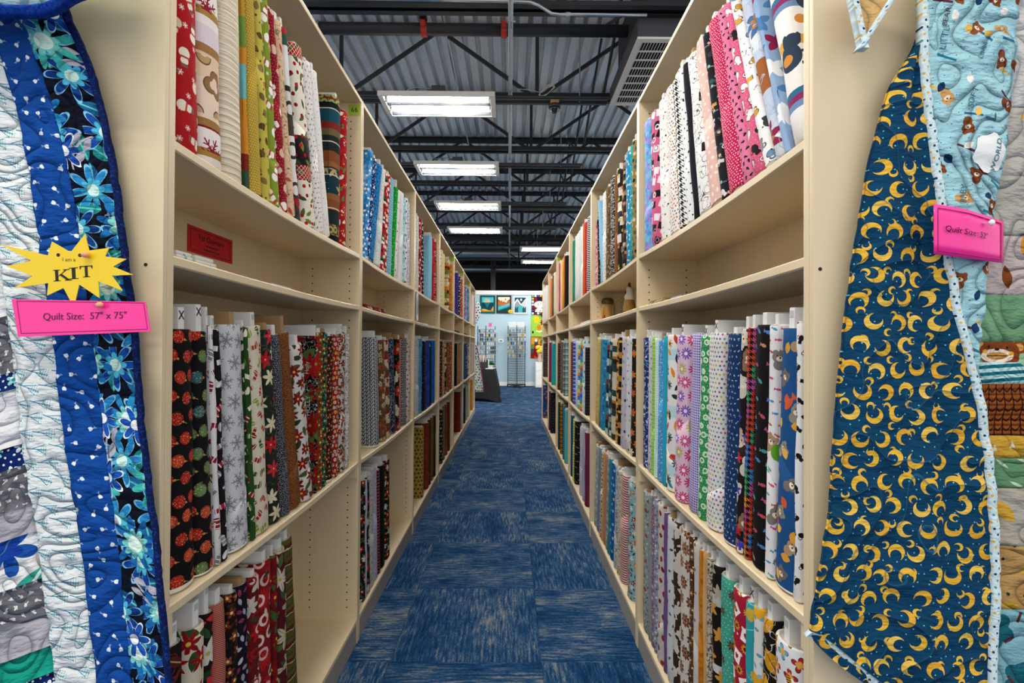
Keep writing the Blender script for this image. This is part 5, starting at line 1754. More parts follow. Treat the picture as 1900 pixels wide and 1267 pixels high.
m_navy = quilt_mat('navy_blossom_print', ('0b2560', ('pet', .03, .011, ['e8ecf0', '8ad0c8'], {'n': 5, 'cen': '2a8a9c', 'jit': .5}), ('dot', .012, .002, 'dfe8ec')), 26)
m_teal = quilt_mat('green_teal_cotton', ('149a84', ('speck', 30, .6, '0f7f70')), 22)
m_flow = quilt_mat('white_with_big_bloom', ('e2e2e2', ('leaf', .1, .05, ['1f8a7c', '2f9a88'], {'wd': .45, 'jit': .3, 'vein': 'c8e8dc'}), ('pet', .11, .05, ['1f78b8', '1a4fa0', '2fa0b4'], {'n': 6, 'inner': .35, 'mid': '0f3a94', 'jit': .2})), 22, stitch='7ab0bc')
sheet('binding', lambda u, z: (smooth_interp(edge, z) - u, left_y(u, z) - .003 * math.sin(math.pi * min(1, max(0, (u + .004) / .0155))), z), -.001, .0115, ZT, ZB, 6, NV, m_bind, QL, UVL, .006)
sheet('floral_border', PL, .0115, .086, ZT, ZB, 16, NV, m_flor, QL, UVL, puff=.003)
sheet('blue_border', PL, .086, .153, ZT, ZB, 14, NV, m_blue, QL, UVL, puff=.003)
sheet('twig_border', PL, .153, .221, ZT, ZB, 14, NV, m_tul, QL, UVL, puff=.003)
rows = [(-120, 120, m_white), (120, 300, m_grey), (300, 430, m_teal), (430, 585, m_white), (585, 690, m_grey), (690, 722, m_navy), (722, 826, m_white), (826, 866, m_navy), (866, 938, m_grey), (938, 992, m_lgrey),
        (992, 1082, m_flow), (1082, 1150, m_grey), (1150, 1212, m_lgrey), (1212, 1262, m_teal), (1262, 1330, m_navy), (1330, 1500, m_white)]
SL = .32         # the block rows run slightly uphill towards the border
for a, b, m in rows:
    za, zb = at(0, a, DL).z, at(0, b, DL).z
    sheet('patch', lambda u, z: PL(u, z - SL * (u - .221)), .221, .305, za, zb, 12, max(4, int((b - a) / 10)), m, QL, lambda u, z: (-u, z), puff=.003)
    sheet('patch', lambda u, z: PL(u, z - SL * (u - .221)), .305, .5, za, zb, 10, max(4, int((b - a) / 12)), {m_white: m_lgrey, m_grey: m_white, m_lgrey: m_white}.get(m, m), QL, lambda u, z: (-u, z), puff=.003)

# folded quilt end that hangs over it at the top
QT = empty('folded_quilt', (0, 0, 0))
tag(QT, 'pale aqua quilt edge with blue binding, folded over at the upper left corner', 'quilt')
low = [(-160, 28), (-60, 26), (0, 21), (20, 16), (60, 10), (100, 5), (140, -3), (160, -8), (200, -18)]
m_aqua = quilt_mat('pale_aqua_print', ('b8dcd8', ('leaf', .03, .008, ['8ac4c0', 'e8f0ee'], {}), ('squig', 22, .02, 'd8ecea')), 24)
def top_y(x): return .812 + .012 * math.sin(x * .03)
def PT(k, x):          # k: 0 at the lower edge, 1 at the top
    p = at(x, smooth_interp(low, x) - k, .82)
    return (p.x, top_y(x) - .012 * math.sin(min(1, k / 40) * math.pi / 2) + .02, p.z)
UVT = lambda k, x: (x * .0009, k * .0009)
sheet('quilt_top', PT, 13, 260, -160, 200, 12, 24, m_aqua, QT, UVT, .006)
sheet('binding', lambda k, x: Vector(PT(k, x)) - Vector((0, .004, 0)), 0, 14, -160, 204, 4, 24, quilt_mat('bright_blue_binding', ('123f9c', ('speck', 240, .56, '0c2c7c')), 60), QT, UVT, .012)

# ---- kit star and size tag pinned to it
M_YEL = plain('yellow_laminated_card', 'f2cd0c', .25, 0, .5)
M_PINK = plain('hot_pink_laminated_card', 'ff2f9c', .25, 0, .5)
M_PINKD = plain('dark_pink_print', 'a80f5c', .4)
M_PEACH = plain('peach_pin_head', 'f0a07c', .4)
M_STEEL = plain('pin_steel', 'b8bcc0', .3, .9)
TY = .862
star = [(0, 140), (540, 265), (585, 110), (795, 230), (955, 25), (1000, 210), (1225, 180), (1180, 275), (1420, 305), (1270, 390), (1495, 482), (1255, 490), (1375, 660), (1105, 555), (1115, 740), (890, 590), (830, 845), (715, 630), (530, 715), (545, 575), (160, 630), (370, 495), (70, 385), (360, 325)]
K = 6.034
sp = [at(x / K, 430 + y / K, TY) for x, y in star]
so = empty('kit_star', tuple(at(790 / K, 430 + 420 / K, TY)))
cx, cy, cz = so.location
MB().prism([(p.x - cx, p.z - cz) for p in sp], -.0008, .0006).build('star_card', M_YEL, so)
tag(so, 'yellow starburst card reading KIT pinned to the blue floral quilt', 'sign')
UN = (at(101, 430, TY).x - at(1, 430, TY).x) / 100      # metres per column at the card


def letter(polys, x0, y0, hgt, tilt, name, parent, sx=1.0):
    m = MB()
    for pl in polys:
        q = [(x0 + (px * hgt * sx), y0 + pz * hgt) for px, pz in pl]
        c, s = math.cos(tilt), math.sin(tilt)
        m.prism([(a * c - b * s, a * s + b * c) for a, b in q], -.0013, -.0007)
    return m.build(name, M_INK, parent)


def ser(x0, x1, z0, z1): return [(x0, z0), (x1, z0), (x1, z1), (x0, z1)]


KP = [ser(.12, .30, 0, 1), ser(0, .42, 0, .06), ser(0, .42, .94, 1), [(.30, .40), (.40, .47), (.86, .97), (.76, .97)], [(.36, .55), (.52, .62), (1.02, .04), (.80, .04)], ser(.62, 1.0, .94, 1), ser(.7, 1.12, 0, .06)]
IP = [ser(.14, .32, 0, 1), ser(0, .46, 0, .06), ser(0, .46, .94, 1)]
TP = [ser(.36, .54, 0, 1), ser(.22, .68, 0, .06), ser(.02, .88, .93, 1), [(.02, .72), (.06, .72), (.12, .95), (.02, .95)], [(.84, .72), (.88, .72), (.88, .95), (.78, .95)]]
tl = math.radians(4)
hgt = 128 / K * UN
letter(KP, (600 - 790) / K * UN, -(545 - 420) / K * UN, hgt, tl, 'printed_letter', so, 1.42)
letter(IP, (778 - 790) / K * UN, -(532 - 420) / K * UN, hgt, tl, 'printed_letter', so, 1.7)
letter(TP, (895 - 790) / K * UN, -(520 - 420) / K * UN, hgt, tl, 'printed_letter', so, 1.3)
text_mesh('printed_words', 'I am a', 62 / K * UN, plain('faded_print', '8a7420', .5), so, ((775 - 790) / K * UN, -.0009, (420 - 312) / K * UN), (math.pi / 2, 0, 0), .0003)
for x, y in ((655, 260), (898, 262)):
    MB().tube(((x - 790) / K * UN, -.0011, (420 - y) / K * UN), ((x - 790) / K * UN, .0003, (420 - y) / K * UN), 20 / K * UN, 12).build('punch_hole', M_HOLE, so)


def pin(x, y, dy, name_lab, col=M_PEACH):
    p = at(x, y, TY + dy)
    o = empty('pin', tuple(p))
    MB().ball((0, -.006, 0), .0062, .005, .0052, 12, 8).build('pin_head', col, o, smooth=True)
    MB().tube((-.02, .002, 0), (0, -.004, 0), .0007, 6).build('pin_shaft', M_STEEL, o)
    tag(o, name_lab, 'pin')


pin(990 / K, 430 + 262 / K, -.001, 'peach headed pin through the yellow starburst card')
tag_q = [(22, 555), (270, 560), (280, 615), (34, 625)]
to = empty('size_tag', tuple(at(150, 590, TY - .003)))
tc = to.location
Q = [at(x, y, TY - .003) for x, y in tag_q]
MB().prism([(p.x - tc[0], p.z - tc[2]) for p in Q], -.0005, .0005).build('tag_card', M_PINK, to)
inn = [(32, 558.5), (267, 562), (274, 610.5), (40, 618.5)]
I = [at(x, y, TY - .003) for x, y in inn]
for a, b in zip(I, I[1:] + I[:1]):
    MB().tube((a.x - tc[0], -.0006, a.z - tc[2]), (b.x - tc[0], -.0006, b.z - tc[2]), .0007, 6).build('printed_frame', M_PINKD, to)
text_mesh('printed_words', 'Quilt Size:  57" x 75"', 78 / K * UN * 1.42, plain('plum_print', '5a0f3c', .5), to, ((955 / K - 150) * UN, -.0008, -(430 + 945 / K - 590) * UN), (math.pi / 2, math.radians(-1.5), 0), .0003)
tag(to, 'bright pink quilt size tag pinned below the yellow starburst', 'tag')
pin(1147 / K, 430 + 822 / K, -.004, 'peach headed pin through the left pink size tag')

# ---- right: baby quilt with moon print backing
DR = .868
FACE_R = Y0R - .012
ML = [(-80, 1752), (0, 1728), (85, 1700), (150, 1662), (210, 1640), (350, 1611), (480, 1590), (640, 1570), (780, 1555), (960, 1540), (1060, 1522), (1150, 1507), (1178, 1505), (1215, 1535), (1267, 1602), (1330, 1690), (1420, 1815)]
MR = [(-80, 1703), (0, 1700), (30, 1701), (130, 1704), (240, 1714), (350, 1728), (480, 1746), (600, 1766), (700, 1792), (800, 1811), (900, 1825), (1000, 1835), (1100, 1839), (1267, 1836), (1420, 1832)]
BR = [(-80, 1902), (0, 1893), (100, 1885), (200, 1875), (300, 1862), (370, 1852), (450, 1841), (550, 1829), (620, 1818), (680, 1803), (720, 1798)]
QR = empty('baby_quilt', (0, 0, 0))
tag(QR, 'baby quilt with navy moon backing and patchwork animals on the right end panel', 'quilt')


def Pm(a, py):
    x0, x1 = smooth_interp(ML, py), smooth_interp(MR, py)
    x = x0 + (x1 - x0) * a
    p = at(x, py, DR)
    t = py / 1267
    y = DR + .006 - .013 * math.sin(a * math.pi) + .008 * math.sin(a * 9 + t * 5) * t - .012 * math.exp(-((a - 1) / .12) ** 2)
    y += .010 * math.exp(-((a - .82 + .1 * t) / .05) ** 2) * (1 if .45 < t < .85 else max(0, 1 - abs(t - .65) * 5 + 1)) * .8
    return (p.x, min(FACE_R - .008, y + crinkle(p.x, p.z, .8)), p.z)


def uvm(a, py):
    p = Pm(a, py)
    return (p[0], p[2])


m_moon = quilt_mat('navy_moon_print', ('0a3d5c', ('dot', .018, .0012, '6fc0dc', {'jit': .7, 'keep': .8}), ('moon', .04, .0068, 'dcae3c', {'jit': .4, 'brick': 0, 'keep': .8}), ('moon', .0395, .014, ['e0b03a', 'dba634', 'e6bc50'], {'jit': .28})), 14, stitch='2f6a8c', depth=.45)
m_dotb = quilt_mat('dotted_pale_binding', ('cfe2e6', ('dot', .0125, .0024, ['e2ac3a', '1f3a60', '4a9a9c'], {'jit': .2, 'rot': False}),), 80)
m_baby = quilt_mat('pale_blue_bear_print', ('9fcdd6',
    ('dot', .016, .001, ['1f4a6c', '2a8a9a'], {'jit': .7, 'keep': .6}),
    ('rect', .05, .016, ['1f7f96', '2a6a8c', '5a2a3c', 'e0b860'], {'h': .14, 'rot': 1.3, 'keep': .55, 'jit': .5}),
    ('bear', .06, .0105, ['7a3f22', '8a4a28', 'c89a60'], {'keep': .6, 'jit': .4, 'rot': 5.0}),
    ('leaf', .045, .01, ['1f8a9c', 'e2b452', '17365c', 'f0ece4'], {'wd': .6, 'keep': .5, 'jit': .6})), 20, depth=.6)
sheet('moon_backing', Pm, 0, 1, -80, 1420, 44, 150, m_moon, QR, uvm, .006)


def Pbind(k, py):        # k in columns from the edge
    x = smooth_interp(MR, py) - 2 + k
    p = at(x, py, DR)
    y = Pm(1, py)[1] - .004 - .003 * math.sin(max(0, min(1, k / 15)) * math.pi)
    return (p.x, y, p.z)


sheet('binding', Pbind, 0, 15, -80, 1420, 5, 110, m_dotb, QR, lambda k, py: (Pbind(k, py)[0] * 1.3, Pbind(k, py)[2] * 1.1), .012)


def Pbot(k, s):          # binding along the slanted lower edge of the backing
    x, y = 1503 + s * 330, 1172 + s * 250 - 22 * math.exp(-s * 9) * s * 9
    p = at(x - k * .55, y + k * .85, DR)
    return (p.x, DR - .004 + .006 * k / 14, p.z)


sheet('binding', Pbot, -2, 12, 0, 1, 4, 30, m_dotb, QR, lambda k, s: (k * .001, s * .38), .01)


def Pb(a, py):
    x0, x1 = smooth_interp(MR, py) + 11, smooth_interp(BR, py)
    x1 = max(x1, x0 + 2)
    p = at(x0 + (x1 - x0) * a, py, DR)
    y = DR - .012 - .016 * math.sin(a * 2.6) + .022 * a + crinkle(p.x, p.z, .9) * 2.0
    return (p.x, min(y, FACE_R - .008), p.z)


def uvb(a, py):
    p = Pb(a, py)
    return (p[0], p[2])


def py_of(z): return 642 - (z - EYE) / DR * FPX


sheet('blue_border', Pb, 0, 1, -80, 700, 18, 90, m_baby, QR, uvb, .006)


def blue_y(X, Z):
    # surface of the pale blue border at (X, Z)
    py = 633.5
    for _ in range(3):
        lo = at(1700, py, DR)
        py += (lo.z - Z) / (DR / FPX)
    x0, x1 = smooth_interp(MR, py) + 11, smooth_interp(BR, py)
    c = 1700 + (X - at(1700, py, DR).x) / (DR / FPX)
    a = (c - x0) / max(2, x1 - x0)
    return Pb(max(0, min(1, a)), py)[1]


def on_blue(name, body, px, py, size, mat, tilt, off=.0022):
    p = at(px, py, DR)
    o = text_mesh(name, body, size, mat, None, (p.x, 0, p.z), (math.pi / 2, math.radians(tilt), 0), .0002)
    drape(o, blue_y, off)
    o.parent = QR


M_TEALINK = plain('teal_print', '1f7f94', .7)
M_PLUMINK = plain('plum_brown_print', '4a2434', .7)
on_blue('printed_word', 'LITTLE', 1738, 78, .016, M_TEALINK, -80)
on_blue('printed_word', 'BEAR', 1742, 42, .013, M_PLUMINK, -80)
on_blue('printed_word', 'Loved', 1804, 105, .013, M_TEALINK, -70)
on_blue('printed_word', 'L', 1822, 224, .034, M_TEALINK, -82)
on_blue('printed_word', 'SOFT', 1788, 190, .015, M_TEALINK, -75)
on_blue('printed_word', 'BABY', 1772, 365, .014, M_TEALINK, -78)
cl = MB()
n = 26
cp = at(1822, 290, DR)
cv, cf = [(cp.x, 0, cp.z)], []
for r_ in range(1, 7):
    for i in range(n):
        t = 2 * math.pi * i / n
        w = (1 + .09 * math.sin(6 * t)) * r_ / 6
        cv.append((cp.x + .032 * math.cos(t) * w, 0, cp.z + .033 * math.sin(t) * w))
for i in range(n): cf.append((0, 1 + (i + 1) % n, 1 + i))
for r_ in range(5):
    for i in range(n):
        a_, b_ = 1 + r_ * n + i, 1 + r_ * n + (i + 1) % n
        cf.append((a_, b_, b_ + n, a_ + n))
cl.add(cv, cf)
co = cl.build('printed_cloud', plain('white_print', 'eef0ee', .8), None)
drape(co, blue_y, .0022); co.parent = QR
on_blue('printed_word', 'WORLD', 1834, 293, .0155, M_TEALINK, -80, .0032)

# patchwork front behind the flap
YP = FACE_R - .022


def Pp(x, py):
    p = at(x, py, .89)
    return (p.x, YP + .006 * math.sin(x * .022 + py * .006) + crinkle(p.x, p.z, .7) * 1.3, p.z)


UVP = lambda x, py: (x * .001, -py * .001)


def monkey_mat():
    m = new_mat('monkey_patch_print')
    x, y = uvxy()
    X, Y = x * 1000.0, y * -1000.0
    c = '6f9f78'
    def el(cx, cy, a, b): return m_ell(X - cx, Y - cy, a, b)
    c = mix(c, '8fb890', el(1868, 650, 62, 32))
    c = mix(c, '0f4f60', lt(ab(X - 1836), (Y - 606) * .55) * lt(Y, 628))
    c = mix(c, '7ca0b0', el(1830, 604, 7, 5))
    c = mix(c, '7a3c18', mx(el(1810, 640, 14, 12), el(1893, 644, 14, 12)))
    c = mix(c, 'c8924a', mx(el(1811, 640, 7, 7), el(1893, 644, 8, 7)))
    c = mix(c, '7a3c18', mx(el(1852, 652, 40, 27), el(1852, 664, 38, 15)))
    c = mix(c, 'e2d2bc', el(1847, 660, 33, 13))
    c = mix(c, 'c08a48', el(1848, 660, 22, 7))
    c = mix(c, '4a2210', m_rect(X - 1847, Y - (660), 20, .9))
    c = mix(c, '2a140a', mx(mx(el(1830, 644, 2.6, 2.6), el(1869, 645, 2.6, 2.6)), el(1848, 648, 5, 2.4)))
    c = mix(c, 'e0a83c', mx(el(1823, 652, 5, 4), el(1876, 656, 5, 4)))
    sh = gt(Y, 672) * lt(ab(X - 1848), (Y - 640) * 1.25)
    c = mix(c, mix('bcdcdc', '146a78', lt(fr((Y + (X - 1848) * .06) / 13), .5)), sh)
    finish(c, .9, 0, .1)
    n = nz(X, Y, .03, 1.0)
    bump(ab(sn(n * 22.0)), .5, .006)
    return m


def scallop_mat():
    m = new_mat('brown_scallop_print')
    x, y = uvxy()
    u = x / .0155
    yy = y / .018 + ab(sn(u * 3.1416)) * .45
    d = mx(lt(fr(yy), .2), lt(fr(u), .16))
    finish(mix(mix('97541c', '6e3410', nz(x, y, 60)), '2e1210', d), .9, 0, .1)
    bump(ab(sn(y * 330.0)), .6, .006)
    return m


pr = [(-90, 205, quilt_mat('pale_grey_star_print', ('c4c2c0', ('spike', .05, .014, 'd0a03c', {'n': 5, 'keep': .5}), ('leaf', .03, .005, '2a2a2c', {'keep': .4})), 20)),
      (205, 330, quilt_mat('grey_bow_print', ('b3aea6', ('spike', .06, .02, ['d8a83c', '2a2624'], {'n': 4, 'inner': .3, 'keep': .6})), 20)),
      (330, 440, quilt_mat('grey_gold_star_print', ('a8a49c', ('spike', .055, .018, 'cf9a34', {'n': 5, 'inner': .45, 'keep': .7})), 20)),
      (440, 548, quilt_mat('pinkish_fox_print', ('b9aaa6', ('leaf', .07, .022, ['7a3c18', 'c88a3c'], {'wd': .5, 'keep': .7})), 20)),
      (548, 634, quilt_mat('sage_green_print', ('648f6c', ('marble', 14, ['58845f', '7aa680'])), 20)),
      (634, 712, monkey_mat()), (712, 808, scallop_mat()),
      (808, 850, quilt_mat('mustard_triangle_print', ('c39636', ('tree', .03, .0065, 'ddd0b8', {'rot': False})), 26)),
      (850, 905, quilt_mat('green_leaf_print', ('5b8562', ('leaf', .04, .014, 'b8c8b0', {'wd': .2, 'rot': .8, 'keep': .8})), 24)),
      (905, 1010, quilt_mat('stone_fox_print', ('a7a094', ('leaf', .07, .026, ['c0922c', 'c99c38'], {'wd': .5, 'keep': .75, 'rot': 1.2})), 20)),
      (1010, 1124, quilt_mat('tan_giraffe_print', ('a98452', ('marble', 10, ['9c7644', 'bb965e']), ('dot', .03, .003, '1f2a3a', {'keep': .6}), ('leaf', .06, .016, 'c89c34', {'keep': .6})), 20)),
      (1124, 1290, quilt_mat('blue_teal_cloud_print', ('78a8b2', ('pet', .1, .035, ['17606c', '1f7480'], {'n': 5, 'inner': .7, 'keep': .8}), ('rect', .04, .01, ['5a2a2c', '1f5a6c'], {'h': .25})), 20)),
      (1290, 1420, m_lgrey)]
for a, b, m in pr:
    sheet('patch', lambda x, py: Pp(x, py), 1765, 2010, a, b, 18, max(5, int((b - a) / 8)), m, QR, UVP, .005)

# folded corner above
QC = empty('quilt_corner', (0, 0, 0))
tag(QC, 'folded tan quilt corner with dotted binding above the moon print quilt', 'quilt')
cor = [(1578, -30), (1600, 62), (1604, 82), (1618, 72), (1690, -30)]
m_tan = quilt_mat('tan_bear_print', ('bb935c', ('marble', 12, ['b0884f', 'cda873']), ('leaf', .05, .012, ['2a2f48', 'd8a83c'], {'keep': .5})), 22)
pts = [at(x, y, .85) for x, y in cor]
tip = pts[2]


def Pc(a, b):           # triangle between the two edges, b = 0 at the tip
    l = at(1603 - 27 * b, 84 - 130 * b, .85)
    r = at(1605 + 84 * b, 84 - 130 * b, .85)
    x = l.x + (r.x - l.x) * a
    return (x, .852 + .012 * math.sin(a * 3.1) * b, l.z + (r.z - l.z) * a)


UVC = lambda a, b: (Pc(a, b)[0], Pc(a, b)[2])
sheet('quilt_top', Pc, .0, 1.0, .03, 1, 10, 16, m_tan, QC, UVC, .008)
sheet('binding', lambda k, b: Vector(at(1603 - 27 * b + k, 84 - 130 * b, .846)), -3, 9, -.03, 1, 3, 24, m_dotb, QC, lambda k, b: (k * .001, b * .13), .014)
sheet('binding', lambda k, b: Vector(at(1603 + 84 * b - k, 84 - 130 * b + k * .4, .845)), -4, 9, -.03, 1, 3, 24, m_dotb, QC, lambda k, b: (k * .001, b * .14), .014)

# pink tag on the fold
tr = empty('size_tag', tuple(at(1795, 430, .835)))
rc = to = tr.location.copy()
topc = [(1733, 378), (1765, 383), (1800, 390), (1830, 400), (1862, 411)]
botc = [(1735, 471), (1765, 475), (1800, 480), (1830, 484), (1864, 488)]


def tag_yy(x): return .832 + .018 * (max(0, x - 1790) / 70) ** 2


def Pt(x, k):
    a, b = at(x, interp(topc, x), tag_yy(x)), at(x, interp(botc, x), tag_yy(x))
    p = a + (b - a) * k
    return p - rc


sheet('tag_card', Pt, 1733, 1862, 0, 1, 16, 4, M_PINK, tr, None, .001)
def tg_y(X, Z):
    x = 1795 + (X + 0) / (.835 / FPX)
    return tag_yy(x) - rc[1]
for k0, x0, x1 in ((.07, 1740, 1857), (.93, 1740, 1857)):
    MB().path([Pt(x0 + (x1 - x0) * i / 8, k0) - Vector((0, .0006, 0)) for i in range(9)], .0006, 5).build('printed_frame', M_PINKD, tr)
for x0 in (1740, 1857):
    MB().path([Pt(x0, .07 + .86 * i / 3) - Vector((0, .0006, 0)) for i in range(4)], .0006, 5).build('printed_frame', M_PINKD, tr)
o = text_mesh('printed_words', 'Quilt Size: 52"', .0138, plain('plum_print', '5a0f3c', .5), None, ((1792 - 1795) * .0009, 0, -(432 - 430) * .0009), (math.pi / 2, math.radians(9), 0), .0002)
drape(o, tg_y, .0026)
o.parent = tr
tag(tr, 'bright pink size tag curling off the light blue edge of the baby quilt', 'tag')
p = at(1836, 414, .835)
o = empty('pin', tuple(p))
MB().ball((0, -.004, 0), .0048, .004, .0052, 12, 8).build('pin_head', M_WHITE, o, smooth=True)
MB().tube((-.012, .001, 0), (0, -.003, 0), .0007, 6).build('pin_shaft', M_STEEL, o)
tag(o, 'white headed pin through the right pink size tag', 'pin')

# ------------------------------------------------------------------ small things on the shelves
def face_tag(k, side, lab, body):
    s = -1 if side == 'left' else 1
    y = (Y0L if side == 'left' else Y0R) + (k + 1) * WB - TH - .0008
    fx = -AL if side == 'left' else AR
    o = empty('shelf_tag', (fx + s * .03, y, TOPZ - .05))
    pbox('tag_card', plain('lime_green_card', 'a8c83c', .6), (-.026, .026, -.0006, .0002, -.024, .024), o)
    if body: text_mesh('printed_number', body, .03, M_INK, o, (0, -.0008, 0), (math.pi / 2, 0, 0), .0002)
    tag(o, lab, 'tag')


face_tag(0, 'left', 'lime green shelf tag numbered 66 at the top of the nearest left bookcase', '66')
for k, w in ((3, 'fourth'), (4, 'fifth'), (5, 'sixth')):
    face_tag(k, 'left', 'small lime green shelf tag at the top of the %s left bookcase' % w, '')
face_tag(3, 'right', 'small lime green shelf tag at the top of the fourth right bookcase', '')

# red fat quarters sign on the back panel
bx = -AL - DEPTH + .0095
o = empty('paper_sign', (bx, 1.508, 1.578))
M_REDP = plain('red_card', 'c80f1e', .6)
def S(w, h): return [(0, -w, -h), (0, w, -h), (0, w, h), (0, -w, h)]
MB().box(0, .001, -.113, .113, -.038, .038).build('sign_card', M_REDP, o)
for a, b, c, d in ((-.1, .1, .029, .0305), (-.1, .1, -.0305, -.029), (-.1, -.0985, -.03, .03), (.0985, .1, -.03, .03)):
    MB().box(.001, .0014, a, b, c, d).build('printed_frame', M_INK, o)
for body, sz, z in (('Fat Quarters', .024, .012), ('each', .011, -.008), ('or by the bundle', .010, -.02)):
    if body == 'Fat Quarters':
        text_mesh('printed_words', body, sz, M_INK, o, (.0013, 0, z), (math.pi / 2, 0, math.pi / 2), .0002)
    else:       # fine print too small to read
        m = MB()
        x = -.04 if z < -.01 else -.028
        while x < (.04 if z < -.01 else .028):
            w = R.uniform(.004, .011)
            m.box(.001, .0014, x, x + w, z - .002, z + .002)
            x += w + .003
        pr_ = m.build('printed_words', M_INK, o)
        pr_['kind'] = 'stuff'
tag(o, 'red fat quarters sign on the back of the nearest left bookcase', 'sign')


def folded(side, k, lv, x0, x1, dx0, dx1, h, spec, lab, n=2, z0=0):
    s = -1 if side == 'left' else 1
    fx = -AL if side == 'left' else AR
    y0 = (Y0L if side == 'left' else Y0R) + k * WB
    ya, yb = sorted((depth_y(x0, fx + s * dx0, lv), depth_y(x1, fx + s * dx0, lv)))
    z = max(shelf_z(lv, ya, y0), shelf_z(lv, yb, y0), shelf_z(lv, (ya + yb) / 2, y0)) + .001
    o = empty('folded_fabric', (fx + s * (dx0 + dx1) / 2, (ya + yb) / 2, z))
    m = fabric_mat('folded_%d' % len(bpy.data.materials), spec, sc=1.3)
    hx, hy = (dx1 - dx0) / 2, (yb - ya) / 2
    for i in range(n):
        q = MB().box(-hx + .004 * i, hx - .003 * i, -hy + .004 * i, hy - .006 * i, h * i / n + .0004, h * (i + 1) / n)
        q.build('fabric_fold', m, o, bevel=min(.004, h / n * .4), uv=False)
        uvl = o.children[-1].data.uv_layers.new(name='UVMap')
        me = o.children[-1].data
        for lp in me.loops:
            c = me.vertices[lp.vertex_index].co
            uvl.data[lp.index].uv = (c.y, c.x + c.z)
    tag(o, lab, 'fabric')


folded('left', 0, S2, 328, 362, .012, .16, .016, ('dcd8d0', ('dot', .03, .006, ['8ab0b0', 'b05a6a'], {'keep': .5})), 'folded white fabric lying under the red sign, nearer piece')
folded('left', 0, S2, 364, 402, .012, .17, .018, ('d8d4c8', ('pet', .04, .01, ['b04a6a', '5a7a9c'], {'keep': .5})), 'folded white fabric lying under the red sign, farther piece')
folded('left', 0, S2, 505, 545, .03, .2, .010, ('dddad4',), 'folded white fabric at the far end of the nearest left gap shelf')
folded('left', 1, S2, 678, 716, .012, .2, .02, ('7a1c1c', ('dot', .03, .009, ['e0d4cc', '3a1414', 'b03030'])), 'folded dark red printed fabric on the second left gap shelf')
folded('left', 2, S2, 787, 795, .02, .2, .012, ('dcdad6',), 'folded white fabric on the third left gap shelf')
folded('left', 4, S2, 846, 853, .02, .2, .03, ('5a3a1c', ('dot', .04, .01, ['a86a2c', '2a2a1a'])), 'folded brown fabric on the fifth left gap shelf')
folded('left', 5, S2, 864, 868, .02, .2, .025, ('8c1c1c',), 'folded red fabric on the sixth left gap shelf')
folded('right', 0, S2, 1203, 1232, .02, .2, .016, ('8a7a4a', ('dot', .03, .008, ['c87a3c', '4a6a3a', 'd8d4c8'])), 'folded multicoloured fabric at the far end of the nearest right gap shelf')
folded('right', 0, S2, 1234, 1262, .04, .2, .014, ('9c98b8', ('dot', .03, .008, ['d8d4e0', '5a6a9c'])), 'folded lilac fabric on the nearest right gap shelf')
folded('right', 2, S2, 1066, 1074, .015, .2, .014, ('d8c8b8', ('dot', .04, .01, ['c87a5a', 'e8e0d8'])), 'folded peach fabric on the third right gap shelf')
folded('right', 2, S2, 1076, 1090, .015, .2, .022, ('e2e0dc',), 'folded white fabric on the third right gap shelf')
folded('right', 4, S2, 1025, 1032, .02, .2, .015, ('b8d0cc',), 'folded pale green fabric on the fifth right gap shelf')

# plastic sign holder between two shelves of the third left bookcase
y = Y0L + 2 * WB + .075
o = empty('sign_holder', (-AL + .004, y, S2 + .003))
pbox('holder_sleeve', plain('clear_sleeve', 'c9ced6', .15, 0, .6), (-.002, .002, -.03, .03, 0, S1 - S2 - .03), o)
pbox('printed_card', plain('grey_print_card', '8a90a4', .6), (.0021, .0026, -.02, .02, .04, .15), o)
tag(o, 'narrow plastic sign holder standing at the third left gap shelf', 'sign')

# jar with a felt chick, and a rooster figurine, second right bookcase
M_GLASSISH = plain('aged_tin', '6a6440', .4, .6)
y = depth_y(1124, AR + .1, S2)
o = empty('glass_jar', (AR + .1, min(y, Y0R + 2 * WB - .07), shelf_z(S2, y - .04, Y0R + WB) + .0035))
MB().lathe([(.030, 0), (.036, .006), (.037, .09), (.034, .105), (.028, .115)], n=20).build('jar_body', plain('amber_jar', 'c89a5c', .12, 0, .6), o, smooth=True)
MB().lathe([(.034, .11), (.04, .118), (.039, .135), (.03, .147), (.01, .152)], n=20).build('jar_lid', M_GLASSISH, o, smooth=True)
MB().prism([(-.014, .0), (.012, .0), (.0, .036)], -.044, -.034).build('felt_beak', plain('red_felt', 'b8241c', .9), o, rot=(0, 0, -.7))
MB().ball((-.036, -.012, .055), .006, .018, .03, 10, 8).build('chick_face', plain('yellow_felt', 'e0a02c', .9), o, smooth=True)
MB().tube((.03, -.02, .10), (.034, -.02, .02), .005, 8).build('raffia_tie', plain('raffia', 'b0a488', .9), o)
tag(o, 'small jar with a chick face and tin lid on the second right gap shelf', 'jar')
y = depth_y(1171, AR + .1, S2)
o = empty('rooster_figurine', (AR + .09, y, shelf_z(S2, y, Y0R + WB) + .004))
MB().lathe([(.028, .001), (.036, .02), (.038, .05), (.032, .08), (.024, .10)], n=16).build('straw_skirt', plain('straw', '8a6a34', .95, grain=.5, gscale=220), o, smooth=True)
MB().lathe([(.026, .09), (.03, .11), (.024, .135), (.02, .15), (.019, .165), (.012, .175), (.003, .178)], n=16).build('body', plain('rooster_white', 'd8d2c4', .8), o, smooth=True)
MB().prism([(-.018, .17), (.018, .17), (.022, .185), (.014, .182), (.010, .198), (.003, .186), (-.004, .2), (-.009, .186), (-.017, .195)], -.005, .005).build('comb', plain('rooster_red', '7a1a14', .7), o, rot=(0, 0, math.pi / 2))
